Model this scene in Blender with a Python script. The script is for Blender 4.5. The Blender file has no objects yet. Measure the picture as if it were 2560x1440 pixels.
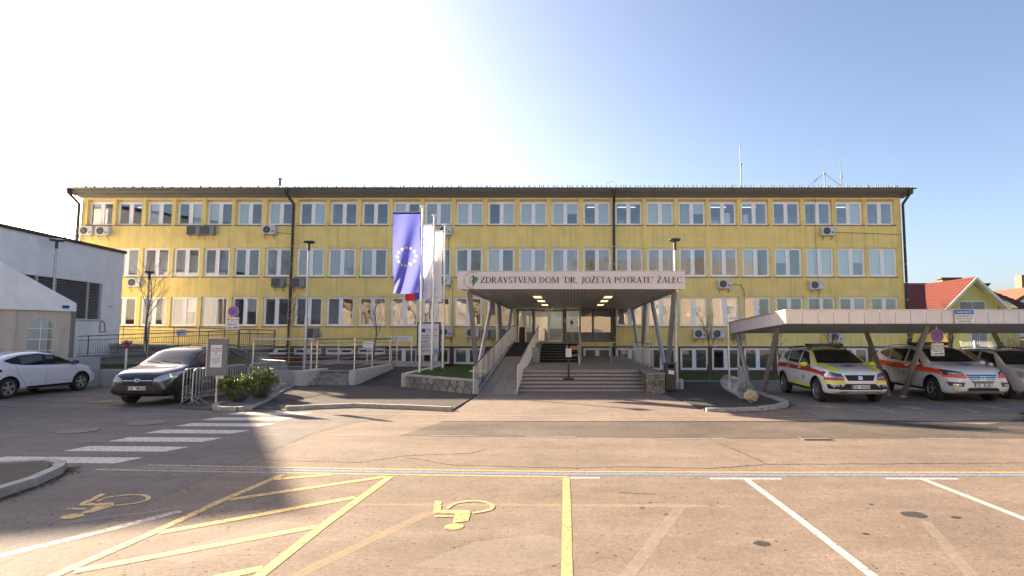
import bpy, bmesh, math, random
from mathutils import Vector, Matrix
from mathutils.bvhtree import BVHTree

random.seed(7)
R = math.radians
scene = bpy.context.scene
col = scene.collection

# ------------------------------------------------------------------ camera
cam = bpy.data.cameras.new('camera')
cam.sensor_width = 36.0
cam.lens = 36.0 * 1422 / 2560
cam.shift_x = -150 / 2560
cam.clip_end = 3000
cam_ob = bpy.data.objects.new('camera', cam)
col.objects.link(cam_ob)
cam_ob.location = (0, 0, 2.1)
cam_ob.rotation_euler = (R(90 + 4.664), 0, 0)
scene.camera = cam_ob

# ------------------------------------------------------------------ sky, sun, exposure
SUN_EL, SUN_AZ = R(20.5), math.atan2(-0.824, 0.566)      # azimuth from +Y towards +X
world = bpy.data.worlds.new('World')
scene.world = world
world.use_nodes = True
wn = world.node_tree
for n in list(wn.nodes):
    wn.nodes.remove(n)
wo = wn.nodes.new('ShaderNodeOutputWorld')
bg = wn.nodes.new('ShaderNodeBackground')
sky = wn.nodes.new('ShaderNodeTexSky')
sky.sky_type = 'NISHITA'
sky.sun_disc = False
sky.sun_elevation = SUN_EL
sky.sun_rotation = SUN_AZ
sky.altitude = 250
sky.air_density = 0.8
sky.dust_density = 3.0
sky.ozone_density = 3.0
bg.inputs['Strength'].default_value = 0.058
wb = wn.nodes.new('ShaderNodeMix')              # even white balance of the whole sky
wb.data_type = 'RGBA'
wb.blend_type = 'MULTIPLY'
wb.inputs[0].default_value = 1.0
wb.inputs[7].default_value = (1.07, 0.925, 0.82, 1)
wn.links.new(sky.outputs['Color'], wb.inputs[6])
wn.links.new(wb.outputs[2], bg.inputs['Color'])
wn.links.new(bg.outputs['Background'], wo.inputs['Surface'])

sun = bpy.data.lights.new('sun', 'SUN')
sun.energy = 3.6
sun.angle = R(0.53)
sun.color = (1.0, 0.80, 0.57)
sun_ob = bpy.data.objects.new('sun', sun)
col.objects.link(sun_ob)
sdir = Vector((math.sin(SUN_AZ) * math.cos(SUN_EL), math.cos(SUN_AZ) * math.cos(SUN_EL), math.sin(SUN_EL)))
sun_ob.rotation_euler = sdir.to_track_quat('Z', 'Y').to_euler()
sun_ob.location = sdir * 60

vs = scene.view_settings
vs.view_transform = 'Standard'
vs.look = 'None'
vs.gamma = 1.0
vs.use_curve_mapping = False
vs.exposure = 2.7

# ------------------------------------------------------------------ mesh builder
class MB:
    def __init__(s):
        s.v, s.f, s.m = [], [], []
    def poly(s, pts, mi=0):
        b = len(s.v)
        s.v += [tuple(p) for p in pts]
        s.f.append(tuple(range(b, b + len(pts))))
        s.m.append(mi)
        return s
    def add(s, vs_, fs, mi=0):
        b = len(s.v)
        s.v += [tuple(p) for p in vs_]
        for f in fs:
            s.f.append(tuple(b + i for i in f))
            s.m.append(mi)
        return s
    def box(s, x0, x1, y0, y1, z0, z1, mi=0):
        return s.add([(x0, y0, z0), (x1, y0, z0), (x1, y1, z0), (x0, y1, z0), (x0, y0, z1), (x1, y0, z1), (x1, y1, z1), (x0, y1, z1)],
                     [(0, 3, 2, 1), (4, 5, 6, 7), (0, 1, 5, 4), (1, 2, 6, 5), (2, 3, 7, 6), (3, 0, 4, 7)], mi)
    def prism(s, poly, z0, z1, mi=0, top=None):
        n = len(poly)
        a = [(p[0], p[1], p[2] + z0 if len(p) > 2 else z0) for p in poly]
        b = [(p[0], p[1], p[2] + z1 if len(p) > 2 else z1) for p in poly]
        fs = [tuple(range(n - 1, -1, -1)), tuple(range(n, 2 * n))]
        fs += [(i, (i + 1) % n, n + (i + 1) % n, n + i) for i in range(n)]
        return s.add(a + b, fs, mi)
    def slab(s, poly, d, mi=0):                 # 3-D polygon given a thickness along vector d
        n = len(poly)
        d = Vector(d)
        a = [Vector(p) for p in poly]
        fs = [tuple(range(n - 1, -1, -1)), tuple(range(n, 2 * n))]
        fs += [(i, (i + 1) % n, n + (i + 1) % n, n + i) for i in range(n)]
        return s.add(a + [p + d for p in a], fs, mi)
    def tube(s, pts, r, n=8, mi=0, caps=True, closed=False):
        pts = [Vector(p) for p in pts]
        N = len(pts)
        rs = r if isinstance(r, (list, tuple)) else [r] * N
        vs_, fs = [], []
        prev = None
        for i, p in enumerate(pts):
            if closed:
                t = (pts[(i + 1) % N] - pts[i - 1]).normalized()
            else:
                a = pts[i] - pts[i - 1] if i else pts[1] - pts[0]
                b = pts[i + 1] - pts[i] if i < N - 1 else a
                t = a.normalized() + b.normalized()
                t = t.normalized() if t.length > 1e-6 else a.normalized()
            if prev is None:
                u = t.orthogonal().normalized()
                if abs(t.z) > 0.9:
                    u = Vector((1, 0, 0)) - t * t.x
                    u.normalize()
            else:
                u = (prev - t * prev.dot(t)).normalized()
            prev = u
            w = t.cross(u)
            for k in range(n):
                a_ = 2 * math.pi * k / n
                vs_.append(p + (u * math.cos(a_) + w * math.sin(a_)) * rs[i])
        segs = N if closed else N - 1
        for i in range(segs):
            j = (i + 1) % N
            for k in range(n):
                l = (k + 1) % n
                fs.append((i * n + k, i * n + l, j * n + l, j * n + k))
        if caps and not closed:
            fs.append(tuple(range(n - 1, -1, -1)))
            fs.append(tuple((N - 1) * n + k for k in range(n)))
        return s.add(vs_, fs, mi)
    def bar(s, p0, p1, w, d, mi=0, up=(0, 0, 1)):    # rectangular bar, w across, d along 'up'
        p0, p1 = Vector(p0), Vector(p1)
        t = (p1 - p0).normalized()
        u = Vector(up)
        if abs(t.dot(u)) > 0.98:
            u = Vector((0, 1, 0))
        a = t.cross(u).normalized() * w / 2
        b = a.cross(t).normalized() * d / 2
        return s.add([p0 - a - b, p0 + a - b, p0 + a + b, p0 - a + b, p1 - a - b, p1 + a - b, p1 + a + b, p1 - a + b],
                     [(0, 1, 2, 3), (7, 6, 5, 4), (0, 4, 5, 1), (1, 5, 6, 2), (2, 6, 7, 3), (3, 7, 4, 0)], mi)
    def lathe(s, prof, n=16, c=(0, 0, 0), axis='Z', mi=0, caps=True):
        vs_, fs = [], []
        for (r, z) in prof:
            for k in range(n):
                a = 2 * math.pi * k / n
                q = (r * math.cos(a), r * math.sin(a), z)
                if axis == 'Y':
                    q = (q[0], q[2], q[1])
                elif axis == 'X':
                    q = (q[2], q[0], q[1])
                vs_.append((q[0] + c[0], q[1] + c[1], q[2] + c[2]))
        for i in range(len(prof) - 1):
            for k in range(n):
                l = (k + 1) % n
                fs.append((i * n + k, i * n + l, (i + 1) * n + l, (i + 1) * n + k))
        if caps:
            fs.append(tuple(range(n - 1, -1, -1)))
            fs.append(tuple((len(prof) - 1) * n + k for k in range(n)))
        return s.add(vs_, fs, mi)
    def disc(s, c, r, n=24, axis='Y', mi=0, r2=None):
        pts = []
        for k in range(n):
            a = 2 * math.pi * k / n
            x, y = r * math.cos(a), (r2 or r) * math.sin(a)
            pts.append((c[0] + x, c[1], c[2] + y) if axis == 'Y' else ((c[0] + x, c[1] + y, c[2]) if axis == 'Z' else (c[0], c[1] + x, c[2] + y)))
        return s.poly(pts, mi)
    def xf(s, m, start=0):
        for i in range(start, len(s.v)):
            s.v[i] = tuple(m @ Vector(s.v[i]))
        return s
    def mesh(s, name, mats, smooth=False):
        me = bpy.data.meshes.new(name)
        me.from_pydata(s.v, [], s.f)
        for m in (mats if isinstance(mats, (list, tuple)) else [mats]):
            me.materials.append(m)
        if any(s.m):
            me.polygons.foreach_set('material_index', s.m)
        bm = bmesh.new()
        bm.from_mesh(me)
        bmesh.ops.recalc_face_normals(bm, faces=bm.faces)
        bm.to_mesh(me)
        bm.free()
        if smooth:
            me.polygons.foreach_set('use_smooth', [True] * len(me.polygons))
            me.set_sharp_from_angle(angle=R(smooth if smooth is not True else 40))
        me.update()
        return me
    def build(s, name, mats, parent=None, smooth=False, world=True):
        if world and parent is not None:
            off = parent.location.copy()
            q = parent.parent
            while q is not None:
                off += q.location
                q = q.parent
            s.v = [(p[0] - off.x, p[1] - off.y, p[2] - off.z) for p in s.v]
        return link(name, s.mesh(name, mats, smooth), parent)

def link(name, me, parent=None, loc=None):
    o = bpy.data.objects.new(name, me)
    col.objects.link(o)
    if parent is not None:
        o.parent = parent
    if loc is not None:
        o.location = loc
    return o

def tag(o, label=None, cat=None, group=None, kind=None):
    if label: o['label'] = label
    if cat: o['category'] = cat
    if group: o['group'] = group
    if kind: o['kind'] = kind
    return o

def thing(name, label, cat, loc=(0, 0, 0), rotz=0.0, group=None):
    o = bpy.data.objects.new(name, None)
    o.empty_display_size = 0.2
    col.objects.link(o)
    o.location = loc
    o.rotation_euler = (0, 0, rotz)
    return tag(o, label, cat, group)

def copy_tree(o, parent=None):
    c = o.copy()
    col.objects.link(c)
    if parent is not None:
        c.parent = parent
    for ch in list(o.children):
        copy_tree(ch, c)
    return c

# ------------------------------------------------------------------ materials
def mat(name, c, rough=0.6, metal=0.0, var=0.08, scale=3.0, bump=0.0, bscale=60.0, spec=0.5, coat=0.0, stretch=None, detail=4.0):
    m = bpy.data.materials.new(name)
    m.use_nodes = True
    nt = m.node_tree
    b = nt.nodes['Principled BSDF']
    b.inputs['Roughness'].default_value = rough
    b.inputs['Metallic'].default_value = metal
    b.inputs['Specular IOR Level'].default_value = spec
    if coat:
        b.inputs['Coat Weight'].default_value = coat
        b.inputs['Coat Roughness'].default_value = 0.04
    geo = nt.nodes.new('ShaderNodeNewGeometry')
    vec = geo.outputs['Position']
    if stretch:
        mp = nt.nodes.new('ShaderNodeMapping')
        mp.inputs['Scale'].default_value = stretch
        nt.links.new(vec, mp.inputs['Vector'])
        vec = mp.outputs['Vector']
    if var:
        no = nt.nodes.new('ShaderNodeTexNoise')
        no.inputs['Scale'].default_value = scale
        no.inputs['Detail'].default_value = detail
        no.inputs['Roughness'].default_value = 0.65
        nt.links.new(vec, no.inputs['Vector'])
        cr = nt.nodes.new('ShaderNodeValToRGB')
        cr.color_ramp.elements[0].position = 0.3
        cr.color_ramp.elements[1].position = 0.7
        cr.color_ramp.elements[0].color = (*[min(1, x * (1 - var)) for x in c], 1)
        cr.color_ramp.elements[1].color = (*[min(1, x * (1 + var)) for x in c], 1)
        nt.links.new(no.outputs['Fac'], cr.inputs['Fac'])
        nt.links.new(cr.outputs['Color'], b.inputs['Base Color'])
    else:
        b.inputs['Base Color'].default_value = (*c, 1)
    if bump:
        n2 = nt.nodes.new('ShaderNodeTexNoise')
        n2.inputs['Scale'].default_value = bscale
        n2.inputs['Detail'].default_value = 3
        nt.links.new(geo.outputs['Position'], n2.inputs['Vector'])
        bp = nt.nodes.new('ShaderNodeBump')
        bp.inputs['Strength'].default_value = bump
        bp.inputs['Distance'].default_value = 0.02
        nt.links.new(n2.outputs['Fac'], bp.inputs['Height'])
        nt.links.new(bp.outputs['Normal'], b.inputs['Normal'])
    return m

def emit(name, c, strength):
    m = bpy.data.materials.new(name)
    m.use_nodes = True
    b = m.node_tree.nodes['Principled BSDF']
    b.inputs['Base Color'].default_value = (*c, 1)
    b.inputs['Emission Color'].default_value = (*c, 1)
    b.inputs['Emission Strength'].default_value = strength
    return m

def glass(name, tint=(0.75, 0.8, 0.8), refl=0.12, rough=0.0, wav=0.0):
    # a thin pane: mirrors the surroundings by Fresnel, lets the rest through
    m = bpy.data.materials.new(name)
    m.use_nodes = True
    nt = m.node_tree
    nt.nodes.remove(nt.nodes['Principled BSDF'])
    out = nt.nodes['Material Output']
    tr = nt.nodes.new('ShaderNodeBsdfTransparent')
    tr.inputs['Color'].default_value = (*tint, 1)
    gl = nt.nodes.new('ShaderNodeBsdfGlossy')
    gl.inputs['Roughness'].default_value = rough
    gl.inputs['Color'].default_value = (1, 1, 1, 1)
    lw = nt.nodes.new('ShaderNodeFresnel')
    lw.inputs['IOR'].default_value = 1.5
    mth = nt.nodes.new('ShaderNodeMath')
    mth.operation = 'MULTIPLY_ADD'
    mth.inputs[1].default_value = 1.0
    mth.inputs[2].default_value = refl - 0.04
    mth.use_clamp = True
    nt.links.new(lw.outputs['Fac'], mth.inputs[0])
    mx = nt.nodes.new('ShaderNodeMixShader')
    nt.links.new(mth.outputs[0], mx.inputs['Fac'])
    nt.links.new(tr.outputs[0], mx.inputs[1])
    nt.links.new(gl.outputs[0], mx.inputs[2])
    nt.links.new(mx.outputs[0], out.inputs['Surface'])
    if wav:
        geo = nt.nodes.new('ShaderNodeNewGeometry')
        no = nt.nodes.new('ShaderNodeTexNoise')
        no.inputs['Scale'].default_value = 2.2
        no.inputs['Detail'].default_value = 1
        nt.links.new(geo.outputs['Position'], no.inputs['Vector'])
        bp = nt.nodes.new('ShaderNodeBump')
        bp.inputs['Strength'].default_value = wav
        bp.inputs['Distance'].default_value = 0.02
        nt.links.new(no.outputs['Fac'], bp.inputs['Height'])
        nt.links.new(bp.outputs['Normal'], gl.inputs['Normal'])
        nt.links.new(bp.outputs['Normal'], lw.inputs['Normal'])
    return m

def asphalt(name, c1, c2, pits=True, streak=True, fine=220.0):
    m = bpy.data.materials.new(name)
    m.use_nodes = True
    nt = m.node_tree
    L = nt.links.new
    b = nt.nodes['Principled BSDF']
    b.inputs['Roughness'].default_value = 0.88
    b.inputs['Specular IOR Level'].default_value = 0.25
    geo = nt.nodes.new('ShaderNodeNewGeometry')
    P = geo.outputs['Position']
    def noise(s, d=4, stretch=None, rough=0.6):
        n = nt.nodes.new('ShaderNodeTexNoise')
        n.inputs['Scale'].default_value = s
        n.inputs['Detail'].default_value = d
        n.inputs['Roughness'].default_value = rough
        v = P
        if stretch:
            mp = nt.nodes.new('ShaderNodeMapping')
            mp.inputs['Scale'].default_value = stretch
            L(P, mp.inputs['Vector'])
            v = mp.outputs['Vector']
        L(v, n.inputs['Vector'])
        return n.outputs['Fac']
    def ramp(f, a, bb, ca, cb):
        r = nt.nodes.new('ShaderNodeValToRGB')
        r.color_ramp.elements[0].position = a
        r.color_ramp.elements[1].position = bb
        r.color_ramp.elements[0].color = (*ca, 1)
        r.color_ramp.elements[1].color = (*cb, 1)
        L(f, r.inputs['Fac'])
        return r.outputs['Color']
    def mult(x, y, fac=1.0):
        k = nt.nodes.new('ShaderNodeMix')
        k.data_type = 'RGBA'
        k.blend_type = 'MULTIPLY'
        k.inputs[0].default_value = fac
        L(x, k.inputs[6])
        L(y, k.inputs[7])
        return k.outputs[2]
    c = ramp(noise(0.55, 6), 0.32, 0.68, c1, c2)
    if streak:
        c = mult(c, ramp(noise(1.0, 5, (0.22, 1.5, 1)), 0.28, 0.6, (0.80, 0.78, 0.76), (1, 1, 1)))
    g1 = noise(fine, 2, None, 0.7)
    c = mult(c, ramp(g1, 0.3, 0.72, (0.66, 0.66, 0.66), (1.3, 1.3, 1.3)))
    c = mult(c, ramp(noise(62.0, 3, None, 0.75), 0.3, 0.7, (0.60, 0.60, 0.61), (1.34, 1.34, 1.33)))
    c = mult(c, ramp(noise(17.0, 4, None, 0.7), 0.3, 0.72, (0.74, 0.74, 0.75), (1.2, 1.2, 1.2)))
    c = mult(c, ramp(noise(3.1, 5, None, 0.7), 0.3, 0.7, (0.84, 0.83, 0.82), (1.1, 1.1, 1.1)))
    if pits:
        vo = nt.nodes.new('ShaderNodeTexVoronoi')
        vo.inputs['Scale'].default_value = 12.0
        L(P, vo.inputs['Vector'])
        sz = nt.nodes.new('ShaderNodeSeparateColor')
        L(vo.outputs['Color'], sz.inputs[0])
        mm = nt.nodes.new('ShaderNodeMath')
        mm.operation = 'MULTIPLY_ADD'
        mm.inputs[1].default_value = 0.5
        mm.inputs[2].default_value = -0.27
        L(sz.outputs[0], mm.inputs[0])
        lt = nt.nodes.new('ShaderNodeMath')
        lt.operation = 'LESS_THAN'
        L(vo.outputs['Distance'], lt.inputs[0])
        L(mm.outputs[0], lt.inputs[1])
        c = mult(c, ramp(lt.outputs[0], 0.4, 0.6, (1, 1, 1), (0.30, 0.30, 0.32)))
    L(c, b.inputs['Base Color'])
    bp = nt.nodes.new('ShaderNodeBump')
    bp.inputs['Strength'].default_value = 0.45
    bp.inputs['Distance'].default_value = 0.006
    L(g1, bp.inputs['Height'])
    L(bp.outputs['Normal'], b.inputs['Normal'])
    return m

def paint(name, c, wear=0.42, soft=0.08, cover=1.0):
    # road paint, worn away in flakes so that the asphalt below shows through
    m = bpy.data.materials.new(name)
    m.use_nodes = True
    nt = m.node_tree
    L = nt.links.new
    b = nt.nodes['Principled BSDF']
    b.inputs['Roughness'].default_value = 0.75
    geo = nt.nodes.new('ShaderNodeNewGeometry')
    n = nt.nodes.new('ShaderNodeTexNoise')
    n.inputs['Scale'].default_value = 16
    n.inputs['Detail'].default_value = 10
    n.inputs['Roughness'].default_value = 0.78
    L(geo.outputs['Position'], n.inputs['Vector'])
    r = nt.nodes.new('ShaderNodeValToRGB')
    r.color_ramp.elements[0].position = wear - soft
    r.color_ramp.elements[1].position = wear + soft
    r.color_ramp.elements[0].color = (0.06 * cover, 0.06 * cover, 0.06 * cover, 1)
    r.color_ramp.elements[1].color = (cover, cover, cover, 1)
    L(n.outputs['Fac'], r.inputs['Fac'])
    n2 = nt.nodes.new('ShaderNodeTexNoise')
    n2.inputs['Scale'].default_value = 130
    L(geo.outputs['Position'], n2.inputs['Vector'])
    r2 = nt.nodes.new('ShaderNodeValToRGB')
    r2.color_ramp.elements[0].color = (*[x * 0.78 for x in c], 1)
    r2.color_ramp.elements[1].color = (*c, 1)
    r2.color_ramp.elements[0].position = 0.3
    r2.color_ramp.elements[1].position = 0.6
    L(n2.outputs['Fac'], r2.inputs['Fac'])
    L(r2.outputs['Color'], b.inputs['Base Color'])
    tr = nt.nodes.new('ShaderNodeBsdfTransparent')
    mx = nt.nodes.new('ShaderNodeMixShader')
    L(r.outputs['Color'], mx.inputs['Fac'])
    L(tr.outputs[0], mx.inputs[1])
    L(b.outputs[0], mx.inputs[2])
    L(mx.outputs[0], nt.nodes['Material Output'].inputs['Surface'])
    return m

def stucco(name, c, dirt=0.12, bump=0.25):
    # rendered wall: fine grain, faint vertical rain streaks, broad unevenness
    m = mat(name, c, 0.9, var=0.09, scale=1.1, bump=bump, bscale=60, spec=0.2, detail=9)
    nt = m.node_tree
    L = nt.links.new
    b = nt.nodes['Principled BSDF']
    src = b.inputs['Base Color'].links[0].from_socket
    geo = nt.nodes.new('ShaderNodeNewGeometry')
    mp = nt.nodes.new('ShaderNodeMapping')
    mp.inputs['Scale'].default_value = (4.5, 4.5, 0.22)
    L(geo.outputs['Position'], mp.inputs['Vector'])
    n = nt.nodes.new('ShaderNodeTexNoise')
    n.inputs['Scale'].default_value = 1.0
    n.inputs['Detail'].default_value = 6
    L(mp.outputs['Vector'], n.inputs['Vector'])
    r = nt.nodes.new('ShaderNodeValToRGB')
    r.color_ramp.elements[0].position = 0.26
    r.color_ramp.elements[1].position = 0.5
    r.color_ramp.elements[0].color = (1 - dirt, 1 - dirt, 1 - dirt * 1.1, 1)
    L(n.outputs['Fac'], r.inputs['Fac'])
    k = nt.nodes.new('ShaderNodeMix')
    k.data_type = 'RGBA'
    k.blend_type = 'MULTIPLY'
    k.inputs[0].default_value = 1.0
    L(src, k.inputs[6])
    L(r.outputs['Color'], k.inputs[7])
    L(k.outputs[2], b.inputs['Base Color'])
    return m

ASPH = (0.21, 0.165, 0.132)
M = {}
M['lot'] = asphalt('asphalt_old', (0.215, 0.168, 0.132), (0.275, 0.216, 0.17))
M['apron'] = asphalt('asphalt_apron', (0.215, 0.17, 0.14), (0.275, 0.22, 0.18), pits=False, streak=False)
M['newasph_shade'] = asphalt('asphalt_new_shade', (0.045, 0.043, 0.042), (0.07, 0.066, 0.062), pits=False, streak=False, fine=120)  # new asphalt, made very dark to carry a cast shadow in its colour
M['trench_shade'] = asphalt('asphalt_trench_shade', (0.105, 0.088, 0.075), (0.18, 0.148, 0.122), pits=False)  # repaved asphalt, darkened further for mottled tree shade
M['walkasph'] = asphalt('asphalt_walk', (0.062, 0.056, 0.053), (0.088, 0.08, 0.074), pits=False, streak=False, fine=140)
M['bayasph'] = asphalt('asphalt_bay', (0.20, 0.18, 0.165), (0.27, 0.245, 0.22), pits=False, streak=True)
M['leftasph'] = asphalt('asphalt_left', (0.165, 0.145, 0.13), (0.215, 0.19, 0.17))
M['crack'] = mat('crack_seal', (0.03, 0.027, 0.025), 0.7)
M['stain'] = mat('oil_stain', (0.055, 0.045, 0.038), 0.45, var=0.3, scale=9)
M['pwhite'] = paint('paint_white', (0.68, 0.63, 0.55), 0.425, 0.07, 0.92)
M['pwhite2'] = paint('paint_white_old', (0.66, 0.62, 0.57), 0.46, 0.12, 0.85)
M['pyellow'] = paint('paint_yellow', (0.74, 0.50, 0.19), 0.43, 0.09, 0.88)
M['pyellowt'] = paint('paint_yellow_thin', (0.70, 0.47, 0.17), 0.42, 0.14, 0.8)
M['pyellow2'] = paint('paint_yellow_worn', (0.70, 0.50, 0.16), 0.46, 0.1, 0.9)
M['pblue'] = paint('paint_blue', (0.20, 0.32, 0.56), 0.42, 0.16, 0.8)
M['pghost'] = paint('paint_ghost', (0.52, 0.44, 0.35), 0.52, 0.22, 0.42)
M['pghosty'] = paint('paint_ghost_yellow', (0.62, 0.46, 0.24), 0.54, 0.22, 0.5)
M['kerb'] = mat('kerb_concrete', (0.34, 0.32, 0.29), 0.85, var=0.2, scale=6, bump=0.3, bscale=80)
M['conc'] = mat('concrete', (0.40, 0.385, 0.36), 0.85, var=0.16, scale=2.2, bump=0.3, bscale=40)
M['concw'] = mat('concrete_light', (0.50, 0.48, 0.45), 0.85, var=0.15, scale=3, bump=0.25, bscale=50)
M['stepc'] = mat('step_concrete', (0.37, 0.355, 0.345), 0.8, var=0.15, scale=4, bump=0.2, bscale=60)
M['tread'] = mat('step_tread', (0.13, 0.105, 0.085), 0.8, var=0.2, scale=6, bump=0.2)
M['plat'] = mat('platform_concrete', (0.30, 0.265, 0.225), 0.85, var=0.2, scale=2.5, bump=0.3, bscale=70)
M['rampt'] = mat('ramp_tile', (0.27, 0.24, 0.205), 0.8, var=0.2, scale=7, bump=0.3, bscale=50)
M['grass'] = mat('grass_soil', (0.055, 0.085, 0.022), 0.95, var=0.45, scale=7, bump=0.6, bscale=30)
M['blade'] = mat('grass_blade', (0.085, 0.14, 0.03), 0.7, var=0.5, scale=5)
M['field'] = mat('far_field', (0.10, 0.10, 0.05), 0.95, var=0.3, scale=0.4)
M['gravel'] = mat('gravel', (0.20, 0.19, 0.18), 0.9, var=0.5, scale=40, bump=0.8, bscale=45)
M['yellow'] = stucco('render_yellow', (0.90, 0.69, 0.255), 0.15)
M['plinth'] = stucco('render_brown', (0.16, 0.085, 0.055), 0.2)
M['wframe'] = mat('window_pvc', (0.93, 0.915, 0.90), 0.35, var=0.03)
M['sill'] = mat('sill_brown', (0.10, 0.05, 0.035), 0.5)
M['lintel'] = mat('lintel_pale', (0.62, 0.52, 0.45), 0.8)
M['blind'] = mat('blind_fabric', (0.66, 0.70, 0.68), 0.85, var=0.06, scale=1.0, stretch=(14, 14, 0.2))
M['blindg'] = mat('blind_grey', (0.42, 0.45, 0.47), 0.85, var=0.1, scale=1.0, stretch=(14, 14, 0.2))
M['curtain'] = mat('curtain', (0.50, 0.47, 0.43), 0.9, var=0.3, scale=1.0, stretch=(18, 18, 0.15))
M['room'] = mat('room_plaster', (0.72, 0.71, 0.69), 0.9)
M['roomfloor'] = mat('room_floor', (0.4, 0.38, 0.36), 0.6)
M['pane'] = glass('window_glass', (0.80, 0.85, 0.86), 0.17, 0.0, 0.10)
M['paneclear'] = glass('door_glass', (0.75, 0.78, 0.78), 0.14, 0.0, 0.05)
M['frost'] = mat('frosted_film', (0.20, 0.185, 0.16), 0.35, spec=0.5)
M['soffit'] = mat('eaves_board', (0.21, 0.20, 0.195), 0.6, var=0.15, scale=2, stretch=(0.6, 8, 8))
M['gutter'] = mat('gutter_metal', (0.20, 0.205, 0.20), 0.4, 0.4, var=0.2, scale=2)
M['roofd'] = mat('roof_dark', (0.12, 0.115, 0.11), 0.7, var=0.2)
M['roof'] = mat('roof_sheet', (0.30, 0.29, 0.275), 0.7, var=0.2)
M['pipe'] = mat('downpipe_dark', (0.045, 0.048, 0.05), 0.45, 0.3, var=0.2)
M['steel'] = mat('stainless_steel', (0.62, 0.61, 0.59), 0.28, 1.0, var=0.06)
M['galv'] = mat('galvanised_steel', (0.45, 0.46, 0.47), 0.45, 0.85, var=0.15, scale=8)
M['gpaint'] = mat('grey_paint', (0.30, 0.30, 0.30), 0.5, var=0.1)
M['polew'] = mat('pole_aluminium', (0.66, 0.65, 0.62), 0.35, 0.6, var=0.05)
M['black'] = mat('black_plastic', (0.012, 0.012, 0.013), 0.45, var=0.0)
M['rubber'] = mat('rubber', (0.018, 0.018, 0.018), 0.8, var=0.1)
M['white'] = mat('white_paint', (0.75, 0.75, 0.75), 0.5, var=0.03)
M['paper'] = mat('paper', (0.78, 0.77, 0.78), 0.8, var=0.02)
M['ink'] = mat('ink_black', (0.02, 0.02, 0.022), 0.7, var=0)
M['inkred'] = mat('ink_red', (0.30, 0.06, 0.04), 0.7, var=0)
M['inkblue'] = mat('ink_blue', (0.02, 0.05, 0.25), 0.7, var=0)
M['acw'] = mat('ac_casing', (0.60, 0.59, 0.57), 0.5, var=0.12, scale=4)
M['acg'] = mat('ac_casing_grey', (0.24, 0.24, 0.24), 0.5, var=0.15, scale=4)
M['acd'] = mat('ac_grille', (0.045, 0.045, 0.047), 0.5, var=0.0)
M['bark'] = mat('bark', (0.10, 0.08, 0.06), 0.9, var=0.3, scale=20)
M['stake'] = mat('stake_wood', (0.45, 0.30, 0.13), 0.8, var=0.2, scale=10)
M['wood'] = mat('seat_wood', (0.42, 0.20, 0.07), 0.5, var=0.2, scale=12)

def pts_line(mb, pts, w, z=0.0, mi=0):
    # a painted strip of width w along 2-D points
    P = [Vector((p[0], p[1])) for p in pts]
    l, r = [], []
    for i, p in enumerate(P):
        a = P[i] - P[i - 1] if i else P[1] - P[0]
        b = P[i + 1] - P[i] if i < len(P) - 1 else a
        t = (a.normalized() + b.normalized()).normalized()
        n = Vector((-t.y, t.x)) * w / 2
        l.append(p + n)
        r.append(p - n)
    for i in range(len(P) - 1):
        mb.poly([(r[i].x, r[i].y, z), (r[i + 1].x, r[i + 1].y, z), (l[i + 1].x, l[i + 1].y, z), (l[i].x, l[i].y, z)], mi)
    return mb

def text(s, size, name='lettering', mt=None, parent=None, loc=(0, 0, 0), rot=(R(90), 0, 0), align='CENTER', ext=0.002, xs=1.0, bold=0.0):
    cu = bpy.data.curves.new(name, 'FONT')
    cu.body = s
    cu.size = size
    cu.align_x = align
    cu.extrude = ext
    cu.offset = bold
    cu.resolution_u = 2
    ob = bpy.data.objects.new(name, cu)
    me = bpy.data.meshes.new_from_object(ob)
    bpy.data.objects.remove(ob)
    bpy.data.curves.remove(cu)
    me.materials.clear()
    me.materials.append(mt or M['ink'])
    o = link(name, me, parent)
    if parent is not None:
        off = parent.location.copy()
        q = parent.parent
        while q is not None:
            off += q.location
            q = q.parent
        loc = (loc[0] - off.x, loc[1] - off.y, loc[2] - off.z)
    o.location = loc
    o.rotation_euler = rot
    o.scale = (xs, 1, 1)
    return o

F = 36.6           # plane of the main facade
# ================================================================== SETTING: ground, lot, markings
def sheet(name, poly, z, m, parent=None, kind='structure', thick=0.0):
    mb = MB()
    if thick:                       # raised surface with its own edge
        mb.prism([(p[0], p[1]) for p in poly], z - thick, z)
        return tag(mb.build(name, m, parent), kind=kind)
    mb.poly([(p[0], p[1], p[2] if len(p) > 2 else z) for p in poly])
    me = mb.mesh(name, m)
    if me.polygons[0].normal.z < 0:
        me.flip_normals()
    o = link(name, me, parent)
    return tag(o, kind=kind) if parent is None else o

sheet('ground', [(-700, -700), (700, -700), (700, 900), (-700, 900)], -0.62, M['field'])
lot = sheet('parking_lot', [(-45, -45), (45, -45), (45, 25.4), (3.2, 25.4), (3.2, 21.4), (-45, 21.4)], 0.0, M['lot'])
sheet('lot_edge', [(-45, 21.4), (-3.3, 21.4), (-3.3, 24.3), (-45, 24.3)], 0.0, M['lot'])
sheet('lawn', [(3.3, 25.4, -0.004), (21.45, 25.4, -0.004), (21.45, F + 0.2, -0.45), (3.3, F + 0.2, -0.45)], 0, M['grass'])
sheet('back_lawn', [(21.45, 25.4, -0.004), (70, 25.4, -0.004), (70, 75, -0.55), (21.45, 75, -0.55)], 0, M['grass'])

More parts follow.
